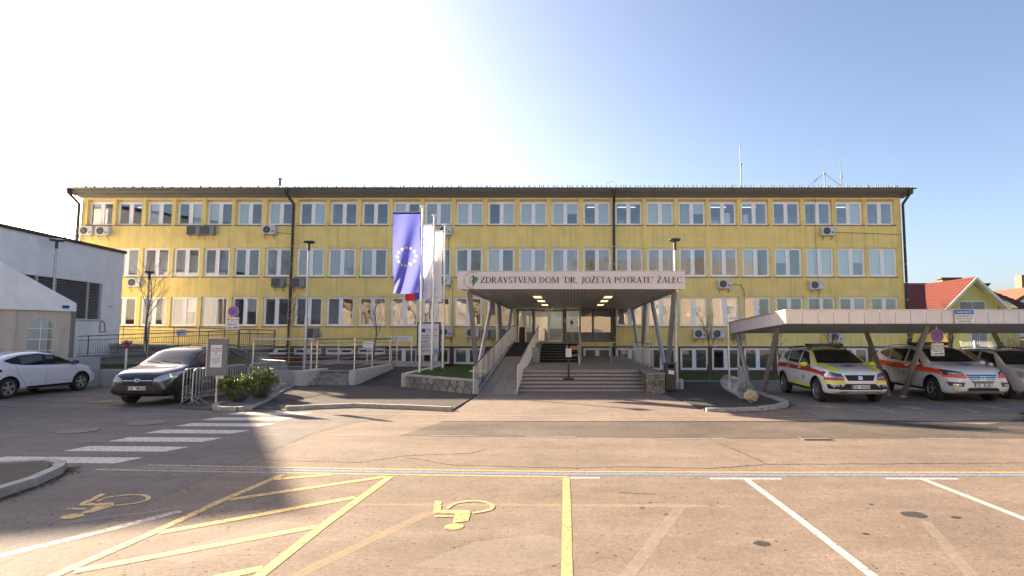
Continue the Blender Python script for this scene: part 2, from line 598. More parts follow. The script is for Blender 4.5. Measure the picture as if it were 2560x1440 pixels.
sheet('resurfaced_lot', [(-45, -45), (-5.15, -45), (-5.24, 6.79), (-5.38, 9.31), (-5.5, 12.24), (-5.27, 13.59), (-4.6, 14.6), (-4.6, 16.4), (-45, 22)], 0.0012, M['leftasph'])
trench_shade = sheet('trench_shade_patch', [(-3.6, 12.02), (0.2, 11.9), (3.1, 11.72), (9.2, 11.75), (14, 11.7), (14, 13.7), (9, 13.5), (6.2, 13.9), (-3.1, 13.98)], 0.004, M['trench_shade'])  # repaved strip; the tree shade across it is mixed into the colour
sheet('road_shade_patch', [(6.2, 14.2), (6.55, 13.5), (7.6, 13.05), (9.45, 12.2), (14.5, 11.9), (20, 11.8), (20, 15.2), (13.4, 15.6), (12.0, 15.5), (11.4, 14.55), (11.0, 14.2), (9.6, 13.45), (8.9, 13.9)], 0.008, M['newasph_shade'])  # dark asphalt patch with the canopy and carport shadow painted into its tone
sheet('carport_floor', [(6.6, 25.0), (6.62, 17.5), (6.3, 15.4), (6.2, 14.25), (8.9, 13.95), (10.9, 14.25), (11.3, 14.6), (11.95, 15.6), (13.4, 15.7), (20, 15.3), (30, 17), (30, 25.0)], 0.012, M['bayasph'])
sheet('entrance_apron', [(-3.17, 13.92), (-3.24, 19.9), (-3.36, 21.3), (2.6, 21.3), (2.62, 20.3), (3.0, 20.3), (3.3, 19.5), (3.62, 15.75), (5.6, 14.2), (5.7, 13.95)], 0.012, M['apron'])

# markings ------------------------------------------------------------
def line(name, pts, w, m, z=0.016):
    if max(p[1] for p in pts) < 11 or max(p[0] for p in pts) < -6:
        z -= 0.0115                 # bare lot: no patch sheets below
    mb = pts_line(MB(), pts, w, z)
    return mb.build(name, m, lot)
def area(name, poly, m, z=0.016):
    if max(p[1] for p in poly) < 11 or max(p[0] for p in poly) < -6:
        z -= 0.0115
    return sheet(name, poly, z, m, lot)

for i in range(7):
    y1 = 15.58 - 0.93 * i
    xl = (-8.98, -9.02, -9.02, -9.03, -9.05, -9.1, -9.75)[i]
    xr = (-6.95, -6.98, -7.0, -7.06, -7.1, -7.16, -7.32)[i]
    area('crossing_stripe', [(xl - 0.08, y1 - 0.46), (xr - 0.14, y1 - 0.52), (xr, y1 - 0.08), (xl, y1)], M['pwhite'])
line('yellow_line', [(-6.83, 9.36), (-3.4, 9.1), (-0.12, 8.92), (3.2, 8.87), (14, 8.87)], 0.075, M['pyellowt'])
line('blue_line', [(-6.84, 9.18), (-3.4, 8.93), (-0.12, 8.755), (3.2, 8.70), (14, 8.68)], 0.11, M['pblue'])
line('yellow_line', [(-7.42, 9.06), (-3.4, 8.78), (-0.05, 8.585)], 0.075, M['pyellowt'])
line('bay_line', [(-4.55, 4.6), (-4.45, 6.17), (-4.43, 7.38), (-4.34, 8.72)], 0.11, M['pyellow'], 0.017)
line('bay_line', [(-2.69, 8.62), (-2.74, 6.47), (-2.72, 4.6)], 0.11, M['pyellow'], 0.017)
for a, b in (((-4.36, 8.45), (-3.6, 8.74)), ((-4.38, 7.42), (-2.75, 8.62)), ((-4.38, 6.22), (-2.80, 7.54)), ((-4.42, 5.24), (-2.8, 6.42)), ((-3.3, 4.95), (-2.78, 5.31))):
    line('hatch_line', [a, b], 0.13, M['pyellow'], 0.0165)
line('bay_line', [(-0.085, 8.52), (-0.06, 6.8), (-0.03, 3.6)], 0.10, M['pyellow'], 0.017)
for x in (2.53, 5.10, 7.66):
    line('bay_line', [(x, 8.44), (x + 0.06, 6.7), (x + 0.12, 3.6)], 0.09, M['pwhite'], 0.0165)
    line('bay_cross_line', [(x - 0.52, 8.49), (x + 0.52, 8.48)], 0.08, M['pwhite'], 0.017)
line('bay_cross_line', [(-0.02, 8.54), (0.41, 8.54)], 0.08, M['pwhite'])
line('faded_line', [(-1.66, 6.94), (-2.01, 6.14), (-2.5, 4.9)], 0.13, M['pghosty'], 0.0145)
line('faded_line', [(1.33, 7.14), (0.80, 5.9), (0.3, 4.7)], 0.13, M['pghost'], 0.0145)
line('faded_line', [(-2.62, 7.23), (0.2, 7.19), (1.96, 7.16)], 0.10, M['pghosty'], 0.014)
line('faded_line', [(3.98, 6.6), (3.49, 5.15), (3.2, 4.3)], 0.12, M['pghost'], 0.0145)
line('faded_line', [(-5.6, 5.35), (-5.03, 6.26), (-4.67, 6.97)], 0.13, M['pwhite2'], 0.0145)
line('faded_line', [(-5.73, 6.51), (-4.45, 7.28)], 0.09, M['pghost'], 0.0145)
line('yellow_line', [(-6.11, 15.2), (-3.2, 15.0), (0.71, 14.72), (6.0, 14.72), (12, 14.9), (18, 15.1)], 0.05, M['pyellowt'], 0.0175)
line('yellow_line', [(5.6, 16.1), (5.95, 15.65), (6.5, 15.32), (12, 15.3), (18, 15.4)], 0.05, M['pyellowt'], 0.0175)
line('yellow_line', [(-22, 18.2), (-17.1, 17.25), (-13.36, 16.6), (-9.67, 15.67)], 0.07, M['pyellow2'])
line('yellow_line', [(-22, 19.0), (-17.1, 17.75), (-13.6, 17.0)], 0.06, M['pyellow2'])
line('bay_line', [(-16.2, 18.1), (-15.9, 22.5)], 0.07, M['pwhite2'])
for x0, x1, y in ((-6.55, -6.09, 12.15), (-5.08, -3.99, 12.05), (-2.93, -1.98, 11.96), (-0.94, 0.08, 11.86), (1.9, 3.1, 11.66), (7.0, 7.99, 11.66), (9.1, 10.3, 11.66)):
    line('dash_line', [(x0, y), (x1, y - 0.02)], 0.028, M['pwhite2'], 0.0175)
for a, b in (((8.95, 19.5), (8.62, 15.35)), ((11.55, 19.3), (10.85, 15.35)), ((13.9, 18.6), (13.0, 15.4))):
    line('bay_line', [a, b], 0.07, M['pyellow2'], 0.0175)
for x, y in ((7.4, 16.6), (9.7, 16.3), (12.05, 16.45)):      # worn arrow marks in the covered bays
    area('arrow_mark', [(x - 0.33, y + 0.55), (x + 0.05, y + 0.42), (x + 0.28, y + 0.12), (x + 0.12, y - 0.02), (x + 0.36, y - 0.42), (x + 0.02, y - 0.10), (x - 0.12, y - 0.20), (x - 0.06, y + 0.12)], M['pyellow2'])
area('arrow_mark', [(-15.2, 17.95), (-14.7, 17.85), (-14.2, 18.35), (-14.6, 18.25), (-14.7, 18.4), (-14.85, 18.05)], M['pyellow2'])

def wheelchair(head, torso, seat, leg, bar, ring, m):
    mb = MB()
    z = 0.0075
    mb.disc((head[0], head[1], z), head[2], 18, 'Z', 0, head[3])
    for q in (torso, seat, leg, bar):
        mb.poly([(p[0], p[1], z) for p in q])
        z += 0.0004
    P = [Vector(p) for p in ring]
    out = []
    for i in range(len(P) - 1):            # smooth the ring
        p0, p1, p2, p3 = P[max(0, i - 1)], P[i], P[i + 1], P[min(len(P) - 1, i + 2)]
        for k in range(6):
            t_ = k / 6
            out.append(0.5 * ((2 * p1) + (p2 - p0) * t_ + (2 * p0 - 5 * p1 + 4 * p2 - p3) * t_ ** 2 + (3 * p1 - p0 - 3 * p2 + p3) * t_ ** 3))
    out.append(P[-1])
    pts_line(mb, out, 0.05, z)
    return mb.build('wheelchair_mark', m, lot)
wheelchair((-1.29, 6.41, 0.105, 0.10), [(-1.38, 6.93), (-1.20, 6.93), (-1.17, 6.60), (-1.33, 6.53)], [(-1.66, 6.99), (-1.22, 6.99), (-1.20, 6.86), (-1.63, 6.87)],
           [(-1.73, 7.38), (-1.64, 7.35), (-1.555, 6.93), (-1.64, 6.93)], [(-1.59, 6.79), (-1.37, 6.79), (-1.36, 6.74), (-1.58, 6.74)],
           [(-1.51, 7.05), (-1.44, 7.28), (-1.22, 7.37), (-1.05, 7.28), (-0.97, 7.14), (-1.0, 6.99), (-1.17, 6.88)], M['pyellow'])
wheelchair((-5.77, 6.76, 0.115, 0.10), [(-5.82, 7.16), (-5.61, 7.14), (-5.66, 6.90), (-5.77, 6.86)], [(-6.11, 7.27), (-5.73, 7.30), (-5.61, 7.16), (-6.06, 7.18)],
           [(-6.22, 7.71), (-6.13, 7.67), (-6.02, 7.25), (-6.12, 7.27)], [(-6.10, 7.08), (-5.85, 7.06), (-5.84, 7.01), (-6.09, 7.03)],
           [(-5.97, 7.36), (-5.98, 7.52), (-5.82, 7.63), (-5.62, 7.63), (-5.44, 7.50), (-5.40, 7.31), (-5.60, 7.17)], M['pyellow'])
area('worn_mark', [(-1.45, 5.35), (-1.0, 5.95), (-0.3, 6.2), (0.05, 5.9), (0.02, 5.5), (-0.5, 5.2)], M['pghost'], 0.013)
area('worn_mark', [(-4.0, 5.55), (-3.3, 6.6), (-2.9, 6.5), (-3.1, 5.9), (-3.55, 5.4)], M['pghost'], 0.013)

# cracks sealed with bitumen, oil stains
def crack(pts, w):
    out = []
    rnd = random.Random(len(pts) * 31 + int(pts[0][0] * 10))
    for i in range(len(pts) - 1):
        a, b = Vector(pts[i]), Vector(pts[i + 1])
        n = max(3, int((b - a).length / 0.09))
        for k in range(n):
            t = k / n
            out.append(a.lerp(b, t) + Vector((rnd.uniform(-1, 1), rnd.uniform(-1, 1))) * 0.018)
    out.append(Vector(pts[-1]))
    mb = MB()
    for i in range(len(out) - 1):
        d = (out[i + 1] - out[i])
        if d.length < 1e-5:
            continue
        n = Vector((-d.y, d.x)).normalized() * w * rnd.uniform(0.3, 1.0) / 2
        mb.poly([(*(out[i] - n), 0.0025), (*(out[i + 1] - n), 0.0025), (*(out[i + 1] + n), 0.0025), (*(out[i] + n), 0.0025)])
    return mb.build('crack', M['crack'], lot)
crack([(-5.24, 6.0), (-5.24, 6.79), (-5.38, 9.31), (-5.5, 12.24), (-5.27, 13.59), (-4.6, 14.6)], 0.02)
crack([(-5.22, 9.75), (-3.48, 9.54), (-2.91, 10.06), (-1.77, 10.29), (-1.58, 10.68)], 0.035)
crack([(-2.86, 9.95), (-1.92, 9.36), (0.06, 9.16), (0.83, 9.26), (2.19, 9.14), (3.18, 9.42), (5.2, 9.46), (8.4, 9.56), (12, 9.5)], 0.035)
crack([(2.81, 11.3), (3.01, 10.4), (3.18, 9.45)], 0.03)
crack([(0.62, 7.75), (1.1, 7.7)], 0.02)
rs_ = random.Random(3)
for x, y, r in ((4.0, 6.85, 0.15), (3.71, 7.25, 0.03), (1.91, 5.92, 0.09), (1.71, 7.19, 0.05), (4.42, 6.74, 0.06), (0.85, 7.1, 0.035), (0.98, 7.32, 0.03), (1.1, 6.85, 0.03), (6.5, 7.6, 0.08), (3.1, 6.2, 0.04)):
    pts = [(x + r * math.cos(a) * rs_.uniform(0.75, 1.15), y + 0.8 * r * math.sin(a) * rs_.uniform(0.75, 1.15)) for a in [k * math.pi / 9 for k in range(18)]]
    area('oil_stain', pts, M['stain'], 0.0138)

# pavement with kerbs, left of the entrance
WALK = [(-9.0, 16.2), (-8.05, 16.1), (-6.37, 16.78), (-4.9, 16.45), (-3.3, 15.95), (-3.26, 19.9), (-3.5, 20.2), (-6.55, 22.7), (-6.6, 24.6), (-9.2, 24.6), (-11.4, 23.6), (-10.6, 20.9), (-9.6, 18.2)]
sheet('pavement', WALK, 0.035, M['walkasph'], thick=0.1)
def kerb_run(pts, z0, z1, w, parent, seg=0.95):
    # kerb stones laid end to end, each its own piece
    P = [Vector(p) for p in pts]
    acc = []
    for i in range(len(P) - 1):
        n = max(1, round((P[i + 1] - P[i]).length / seg))
        for k in range(n):
            acc.append((P[i].lerp(P[i + 1], k / n), P[i].lerp(P[i + 1], (k + 1) / n)))
    for a, b in acc:
        d = (b - a).normalized()
        n = Vector((-d.y, d.x)) * w / 2
        a2, b2 = a + d * 0.006, b - d * 0.006
        dz = random.uniform(-0.005, 0.005)
        MB().prism([(*(a2 - n),), (*(b2 - n),), (*(b2 + n),), (*(a2 + n),)], z0, z1 + dz).build('kerb_stone', M['kerb'], parent)
kerb = MB().prism([(-8.1, 16.0), (-7.9, 15.95), (-7.9, 16.06), (-8.1, 16.12)], 0, 0.03).build('kerb', M['kerb'])
tag(kerb, kind='structure')
kerb_run([(-7.95, 16.02), (-7.2, 16.42), (-6.37, 16.68)], 0.0, 0.115, 0.13, kerb)
kerb_run([(-6.35, 16.68), (-4.9, 16.34), (-3.3, 15.84)], 0.0, 0.12, 0.13, kerb)
# gravel bed with curved kerb
bed = sheet('gravel_bed', [(-10.3, 17.1), (-9.75, 16.15), (-9.35, 15.95), (-9.0, 16.25), (-9.6, 18.2), (-10.6, 20.9), (-10.9, 21.6), (-10.95, 19.8)], 0.07, M['gravel'], thick=0.12)
kerb_run([(-10.42, 17.15), (-10.25, 16.55), (-9.95, 16.1), (-9.55, 15.84), (-9.2, 15.86), (-8.98, 16.15)], 0.0, 0.12, 0.16, kerb, 0.5)
kerb_run([(-8.98, 16.2), (-9.55, 18.2), (-10.5, 20.9), (-11.2, 23.2)], 0.0, 0.09, 0.07, kerb, 1.0)
# pebbles on the bed
mb = MB()
for k in range(1500):
    t = random.random()
    a = Vector((-9.35, 16.15)).lerp(Vector((-10.55, 20.8)), t)
    x, y = a.x - random.uniform(0.05, 0.95 - 0.55 * t), a.y + random.uniform(-0.2, 0.3)
    s = random.uniform(0.012, 0.035)
    st = len(mb.v)
    mb.add([(s, 0, 0), (-s, 0, 0), (0, s, 0), (0, -s, 0), (0, 0, s * 0.7)], [(0, 2, 4), (2, 1, 4), (1, 3, 4), (3, 0, 4)])
    mb.xf(Matrix.Translation((x, y, 0.07)) @ Matrix.Rotation(random.uniform(0, 6), 4, 'Z'), st)
tag(mb.build('pebbles', M['gravel']), 'loose grey pebbles covering the bed round the laurel bushes', 'pebbles', kind='stuff')
# traffic island at the lower left
isl = sheet('traffic_island', [(-7.5, 7.2), (-7.62, 8.2), (-8.0, 8.95), (-8.35, 9.15), (-8.9, 8.95), (-12, 7.5), (-12, 6.8)], 0.10, M['walkasph'], thick=0.14)
kerb_run([(-7.25, 6.6), (-7.42, 7.5), (-7.5, 8.1), (-7.75, 8.75), (-8.0, 9.1), (-8.35, 9.27), (-8.8, 9.15), (-9.6, 8.8)], 0.0, 0.12, 0.14, kerb, 0.6)
# planting island by the bicycle rack
sheet('planting_island', [(3.62, 15.8), (5.15, 16.05), (6.2, 16.95), (6.38, 17.65), (6.42, 20.5), (6.5, 25.2), (3.5, 25.3), (3.0, 21.3), (3.3, 20.2)], 0.04, M['walkasph'], thick=0.1)
kerb_run([(3.65, 15.72), (4.5, 15.78), (5.2, 15.94)], 0.0, 0.10, 0.13, kerb, 0.8)
kerb_run([(5.2, 15.94), (5.7, 16.25), (6.15, 16.7), (6.38, 17.15), (6.46, 17.65)], 0.0, 0.125, 0.14, kerb, 0.4)
kerb_run([(6.48, 17.65), (6.5, 20.4), (6.56, 25.2)], 0.0, 0.12, 0.10, kerb, 1.0)
kerb_run([(3.4, 25.42), (21, 25.42)], 0.0, 0.07, 0.08, kerb, 1.0)

# manhole covers and a drain
M['iron'] = mat('cast_iron', (0.10, 0.09, 0.085), 0.7, 0.3, var=0.25, scale=20)
M['ironbr'] = mat('cast_iron_rust', (0.17, 0.085, 0.06), 0.75, 0.2, var=0.3, scale=20)

def manhole(x, y, r, m, label, group=None):
    t = thing('manhole_cover', label, 'manhole cover', (x, y, 0.0), 0, group)
    MB().lathe([(r, 0.0), (r, 0.013), (r * 0.9, 0.014)], 28, (x, y, 0)).build('rim', M['iron'], t)
    b = MB().lathe([(r * 0.88, 0.0), (r * 0.88, 0.011)], 28, (x, y, 0))
    for i in range(-5, 6):
        w = math.sqrt(max(0, 1 - (i / 6.0) ** 2)) * r * 0.8
        b.box(x - w, x + w, y + i * r / 7 - 0.012, y + i * r / 7 + 0.012, 0.011, 0.015)
    b.build('lid', m, t)
manhole(-10.1, 13.75, 0.42, M['iron'], 'round iron manhole cover in the road nearer the dark minivan', 'manhole covers in the road')
manhole(-10.75, 12.6, 0.36, M['iron'], 'round iron manhole cover in the road nearer the crossing stripes', 'manhole covers in the road')
manhole(9.95, 12.8, 0.42, M['ironbr'], 'rusty brown manhole cover in the dark asphalt at the right edge', 'manhole covers in the road')
t = thing('drain_grate', 'rectangular iron drain grate at the edge of the dark asphalt strip', 'drain', (4.9, 11.66, 0))
b = MB().box(4.62, 5.18, 11.52, 11.56, 0.0, 0.02).box(4.62, 5.18, 11.78, 11.82, 0, 0.02).box(4.62, 4.66, 11.56, 11.78, 0, 0.02).box(5.14, 5.18, 11.56, 11.78, 0, 0.02)
b.build('frame', M['iron'], t)
b = MB()
for k in range(8):
    b.box(4.69 + k * 0.057, 4.72 + k * 0.057, 11.56, 11.78, 0.006, 0.018)
b.build('bars', M['iron'], t)

# raised ground on the left: terrace, lawn, sloping path
ZT = 0.58
sheet('terrace', [(-14.2, 24.2), (-10.5, 24.25), (-9.15, 24.3), (-9.1, 30.2), (-14.2, 30.2)], ZT - 0.04, M['walkasph'])
sheet('lawn', [(-45, 24.1), (-14.2, 24.1), (-14.2, 30.2), (-45, 30.2)], ZT - 0.02, M['grass'])
sheet('lawn', [(-45, 30.2, ZT - 0.02), (-6.6, 30.2, ZT - 0.02), (-6.6, F, 0.16), (-45, F, 0.16)], 0, M['grass'])
sheet('path', [(-9.05, 24.0, 0.03), (-6.6, 22.8, 0.05), (-6.55, 29.5, 0.46), (-9.05, 29.5, 0.46)], 0, M['walkasph'])
sheet('lawn', [(-6.45, 22.7), (-3.42, 20.25), (-3.42, 27), (-6.6, 27)], 0.5, M['grass'])
sheet('lawn', [(-6.6, 27, 0.5), (-3.42, 27, 0.5), (-3.42, F, 0.16), (-6.6, F, 0.16)], 0, M['grass'])
sheet('footpath', [(-45, 27.4), (-14.2, 27.4), (-14.2, 28.6), (-45, 28.6)], ZT - 0.01, M['walkasph'])

# grass blades
def grass(poly, n, zf, hmin, hmax, name, label):
    mb = MB()
    xs, ys = [p[0] for p in poly], [p[1] for p in poly]
    rnd = random.Random(len(poly) + n)
    def inside(x, y):
        c = False
        j = len(poly) - 1
        for i in range(len(poly)):
            if (poly[i][1] > y) != (poly[j][1] > y) and x < (poly[j][0] - poly[i][0]) * (y - poly[i][1]) / (poly[j][1] - poly[i][1]) + poly[i][0]:
                c = not c
            j = i
        return c
    k = 0
    while k < n:
        x, y = rnd.uniform(min(xs), max(xs)), rnd.uniform(min(ys), max(ys))
        if not inside(x, y):
            continue
        k += 1
        z = zf(x, y)
        h = rnd.uniform(hmin, hmax)
        a = rnd.uniform(0, math.pi)
        w = rnd.uniform(0.008, 0.016)
        dx, dy = math.cos(a) * w, math.sin(a) * w
        lx, ly = rnd.uniform(-1, 1) * h * 0.5, rnd.uniform(-1, 1) * h * 0.5
        mb.add([(x - dx, y - dy, z), (x + dx, y + dy, z), (x + lx, y + ly, z + h)], [(0, 1, 2)])
    me = bpy.data.meshes.new(name)
    me.from_pydata(mb.v, [], mb.f)
    me.materials.append(M['blade'])
    tag(link(name, me), label, 'grass', kind='stuff')
grass([(-6.4, 22.75), (-3.5, 20.35), (-3.5, 35.5), (-6.4, 35.5)], 26000, lambda x, y: 0.5 if y < 27 else 0.5 - (y - 27) / 9.6 * 0.34, 0.03, 0.07, 'grass', 'short grass in the bed round the flagpoles')
grass([(3.5, 25.5), (21, 25.5), (21, 36.3), (3.5, 36.3)], 30000, lambda x, y: -(y - 25.4) / 11.2 * 0.445, 0.03, 0.08, 'grass', 'short grass strip before the basement windows right of the entrance')
grass([(-25, 24.2), (-14.3, 24.2), (-14.3, 29.5), (-25, 29.5)], 20000, lambda x, y: ZT - 0.02, 0.03, 0.07, 'grass', 'short grass behind the low concrete wall beside the hydrant')
# ================================================================== THE HEALTH CENTRE
BX = [x * F / 32.5 for x in (-27.36, -25.69, -23.95, -22.21, -20.47, -18.73, -16.92, -15.07, -13.26, -11.43, -9.6, -7.77, -5.94, -4.1,
                             -2.25, -0.39, 1.44, 3.29, 5.12, 6.96, 8.76, 10.59, 12.45, 14.28, 16.09, 17.9)]
WL, WR = -32.0, 21.45
W = 1.80
Z3, Z2, Z1, Z0 = (9.2, 10.90), (5.82, 7.70), (2.62, 4.52), (-0.17, 1.24)
ZC, ZTOP = 1.36, 11.02
DEP = 12.0
hc = thing('health_centre', 'long three-storey yellow health centre with rows of white double windows', 'building', (0, F, 0))

wins = []          # (x0, x1, z0, z1, recess, kind, floor, bay)
for i, x in enumerate(BX):
    w = W if i > 6 else (1.70 if i > 0 else 1.64)
    wins.append((x - w / 2, x + w / 2, *Z3, 0.24, 3, i))
    wins.append((x - w / 2, x + w / 2, *Z2, 0.13, 2, i))
    if i not in (14, 15, 16):
        wins.append((x - w / 2, x + w / 2, *Z1, 0.13, 1, i))
    if i not in (13, 14, 15):
        if i < 10:
            wins.append((x - w / 2, x + w / 2, 0.82, Z0[1], 0.10, 0, i))
        else:
            wins.append((x - w / 2, x + w / 2, Z0[0] if i > 16 else 0.2, Z0[1], 0.10, 0, i))
ENT = (-3.55, 2.62, 1.62, 4.2)        # opening of the glazed entrance front

def wall_grid(mb, x0, x1, z0, z1, y, holes, mi=0):
    xs = sorted(set([x0, x1] + [v for h in holes for v in (h[0], h[1]) if x0 < v < x1]))
    zs = sorted(set([z0, z1] + [v for h in holes for v in (h[2], h[3]) if z0 < v < z1]))
    for i in range(len(xs) - 1):
        cx = (xs[i] + xs[i + 1]) / 2
        j = 0
        while j < len(zs) - 1:
            cz = (zs[j] + zs[j + 1]) / 2
            if any(h[0] < cx < h[1] and h[2] < cz < h[3] for h in holes):
                j += 1
                continue
            k = j
            while k + 1 < len(zs) - 1 and not any(h[0] < cx < h[1] and h[2] < (zs[k + 1] + zs[k + 2]) / 2 < h[3] for h in holes):
                k += 1
            mb.poly([(xs[i], y, zs[j]), (xs[i + 1], y, zs[j]), (xs[i + 1], y, zs[k + 1]), (xs[i], y, zs[k + 1])], mi)
            j = k + 1
def reveal(mb, x0, x1, z0, z1, y, d, mi=0, flip=False):
    mb.poly([(x0, y, z0), (x0, y + d, z0), (x0, y + d, z1), (x0, y, z1)], mi)
    mb.poly([(x1, y, z1), (x1, y + d, z1), (x1, y + d, z0), (x1, y, z0)], mi)
    mb.poly([(x0, y, z1), (x0, y + d, z1), (x1, y + d, z1), (x1, y, z1)], mi)
    mb.poly([(x1, y, z0), (x1, y + d, z0), (x0, y + d, z0), (x0, y, z0)], mi)
holes_u = [w[:4] for w in wins if w[5] > 0] + [ENT]
holes_l = [w[:4] for w in wins if w[5] == 0]
mb = MB()
wall_grid(mb, WL, WR, ZC, ZTOP, F, holes_u)
for w in wins:
    if w[5] > 0:
        reveal(mb, *w[:4], F, w[4] + 0.1)
reveal(mb, *ENT, F, 0.5)
mb.poly([(WL, F, ZC), (WR, F, ZC), (WR, F + 0.06, ZC), (WL, F + 0.06, ZC)])           # drip edge above the plinth
for x in (WL, WR):
    mb.poly([(x, F, ZC), (x, F + DEP, ZC), (x, F + DEP, ZTOP + 1.4), (x, F + DEP / 2, ZTOP + 2.0), (x, F, ZTOP)])
mb.poly([(WL, F + DEP, -0.6), (WR, F + DEP, -0.6), (WR, F + DEP, ZTOP + 1.2), (WL, F + DEP, ZTOP + 1.2)])
mb.build('wall', M['yellow'], hc)
mb = MB()
wall_grid(mb, WL + 0.04, WR - 0.04, -0.62, ZC, F + 0.06, holes_l)
for w in wins:
    if w[5] == 0:
        reveal(mb, *w[:4], F + 0.06, w[4] + 0.1)
for x in (WL + 0.04, WR - 0.04):
    mb.poly([(x, F + 0.06, -0.62), (x, F + DEP, -0.62), (x, F + DEP, ZC), (x, F + 0.06, ZC)])
mb.build('plinth', M['plinth'], hc)
MB().box(WL - 0.01, WR + 0.01, F - 0.035, F - 0.002, ZC - 0.03, ZC + 0.02).build('plinth_flashing', M['galv'], hc)
mb = MB()
for z in (-0.6, 1.45, 4.95, 8.1, ZTOP - 0.02):
    mb.box(WL + 0.1, WR - 0.1, F + 0.45, F + DEP - 0.05, z - 0.12, z)
mb.build('floor_slab', M['roomfloor'], hc)
mb = MB()
mb.box(WL + 0.1, WR - 0.1, F + 5.4, F + 5.5, -0.6, ZTOP)
for i in range(len(BX) - 1):
    if i % 2 == 1:
        x = (BX[i] + BX[i + 1]) / 2
        mb.box(x - 0.06, x + 0.06, F + 0.4, F + 5.4, -0.6, ZTOP)
mb.build('partition', M['room'], hc)

# windows -------------------------------------------------------------
# pane fill: o open (dark room), b pale blind, g grey blind, h half blind, c curtain, f frosted film
FILL = {
    3: 'bb oo bo ob bo bo bo ob oo oo bo gg bb ob bb bh ob oo bb gh oo oo oo oo ob oo'.split(),
    2: 'oo gg oc cc cg oo oo gg gg go oo oo oo bo bc cc oc cc cc co cc bo ho bb bh bb'.split(),
    1: 'oo oo oo oh oo oh oo oo oo oc cc go go -- -- -- -- cc cc oc cg oo oo oo oc oo'.split(),
    0: 'ff ff ff ff ff oo oo oo oo oo ff oo ff -- -- -- ff ff ff ff of ff ff ff ff ff'.split(),
}
def frame_mesh(w, h, top):
    mb = MB()
    t, d = 0.07, 0.07
    mb.box(-w / 2, -w / 2 + t, 0, d, 0, h).box(w / 2 - t, w / 2, 0, d, 0, h)
    mb.box(-w / 2 + t, w / 2 - t, 0, d, 0, t).box(-w / 2 + t, w / 2 - t, 0, d, h - t, h)
    mb.box(-0.06, 0.06, 0, d, t, h - t)
    for s in (-1, 1):            # sash frames, a little proud
        a, b = sorted((s * 0.062, s * (w / 2 - t - 0.002)))
        e = 0.065
        mb.box(a, a + e, -0.015, d - 0.02, t, h - t).box(b - e, b, -0.015, d - 0.02, t, h - t)
        mb.box(a + e, b - e, -0.015, d - 0.02, t, t + e).box(a + e, b - e, -0.015, d - 0.02, h - t - e, h - t)
    return mb
cache = {}
def cached(key, fn):
    if key not in cache:
        cache[key] = fn()
    return cache[key]
for (x0, x1, z0, z1, rec, fl, i) in wins:
    w, h = x1 - x0, z1 - z0
    yf = F + rec + (0.06 if fl == 0 else 0)
    k = (round(w, 3), round(h, 3), fl)
    me = cached(('f',) + k, lambda: frame_mesh(w, h - (0.13 if fl == 3 else 0), fl).mesh('window', M['wframe']))
    hh = h - (0.13 if fl == 3 else 0)
    o = link('window', me, hc, ((x0 + x1) / 2, yf - F, z0))
    if fl > 0:
        link('sill', cached(('s',) + k, lambda: MB().box(-w / 2 - 0.05, w / 2 + 0.05, -rec - 0.05, 0.0, -0.055, -0.005).mesh('sill', M['sill'])), o)
    if fl == 3:
        link('lintel', cached(('l',) + k, lambda: MB().box(-w / 2, w / 2, -0.03, 0.07, hh + 0.002, hh + 0.128).mesh('lintel', M['lintel'])), o)
    fill = FILL[fl][i]
    if fill == '--':
        fill = 'oo'
    for s in (-1, 1):
        a, b = sorted((s * 0.126, s * (w / 2 - 0.136)))
        pz0, pz1 = 0.134, hh - 0.134
        link('pane', cached(('p',) + k + (s,), lambda: MB().poly([(a, 0.012, pz0), (b, 0.012, pz0), (b, 0.012, pz1), (a, 0.012, pz1)]).mesh('pane', M['pane'])), o)
        c = fill[0 if s < 0 else 1]
        if c in 'bghcf':
            mt = {'b': M['blind'], 'g': M['blindg'], 'h': M['blind'], 'c': M['curtain'], 'f': M['frost']}[c]
            zb = pz0 - 0.02 if c != 'h' else pz0 + hh * 0.42
            yy = 0.05 if c == 'f' else 0.10
            def bl():
                m2 = MB()
                if c == 'c':
                    n = 26
                    pr = [(a - 0.03 + (b - a + 0.06) * q / n, yy + 0.025 * math.sin(q * 1.9) + 0.012 * math.sin(q * 4.1)) for q in range(n + 1)]
                    for q in range(n):
                        m2.poly([(*pr[q], zb), (*pr[q + 1], zb), (*pr[q + 1], pz1 + 0.03), (*pr[q], pz1 + 0.03)])
                elif c in 'bgh':
                    n = 6
                    for q in range(n):
                        u0, u1 = a - 0.03 + (b - a + 0.06) * q / n, a - 0.03 + (b - a + 0.06) * (q + 1) / n
                        m2.poly([(u0, yy, zb), (u1, yy + 0.012, zb), (u1, yy + 0.012, pz1 + 0.03), (u0, yy, pz1 + 0.03)])
                else:
                    m2.poly([(a - 0.02, yy, zb), (b + 0.02, yy, zb), (b + 0.02, yy, pz1 + 0.02), (a - 0.02, yy, pz1 + 0.02)])
                return m2.mesh('blind', mt)
            link('curtain' if c == 'c' else 'blind', cached(('b', c, s) + k, bl), o)

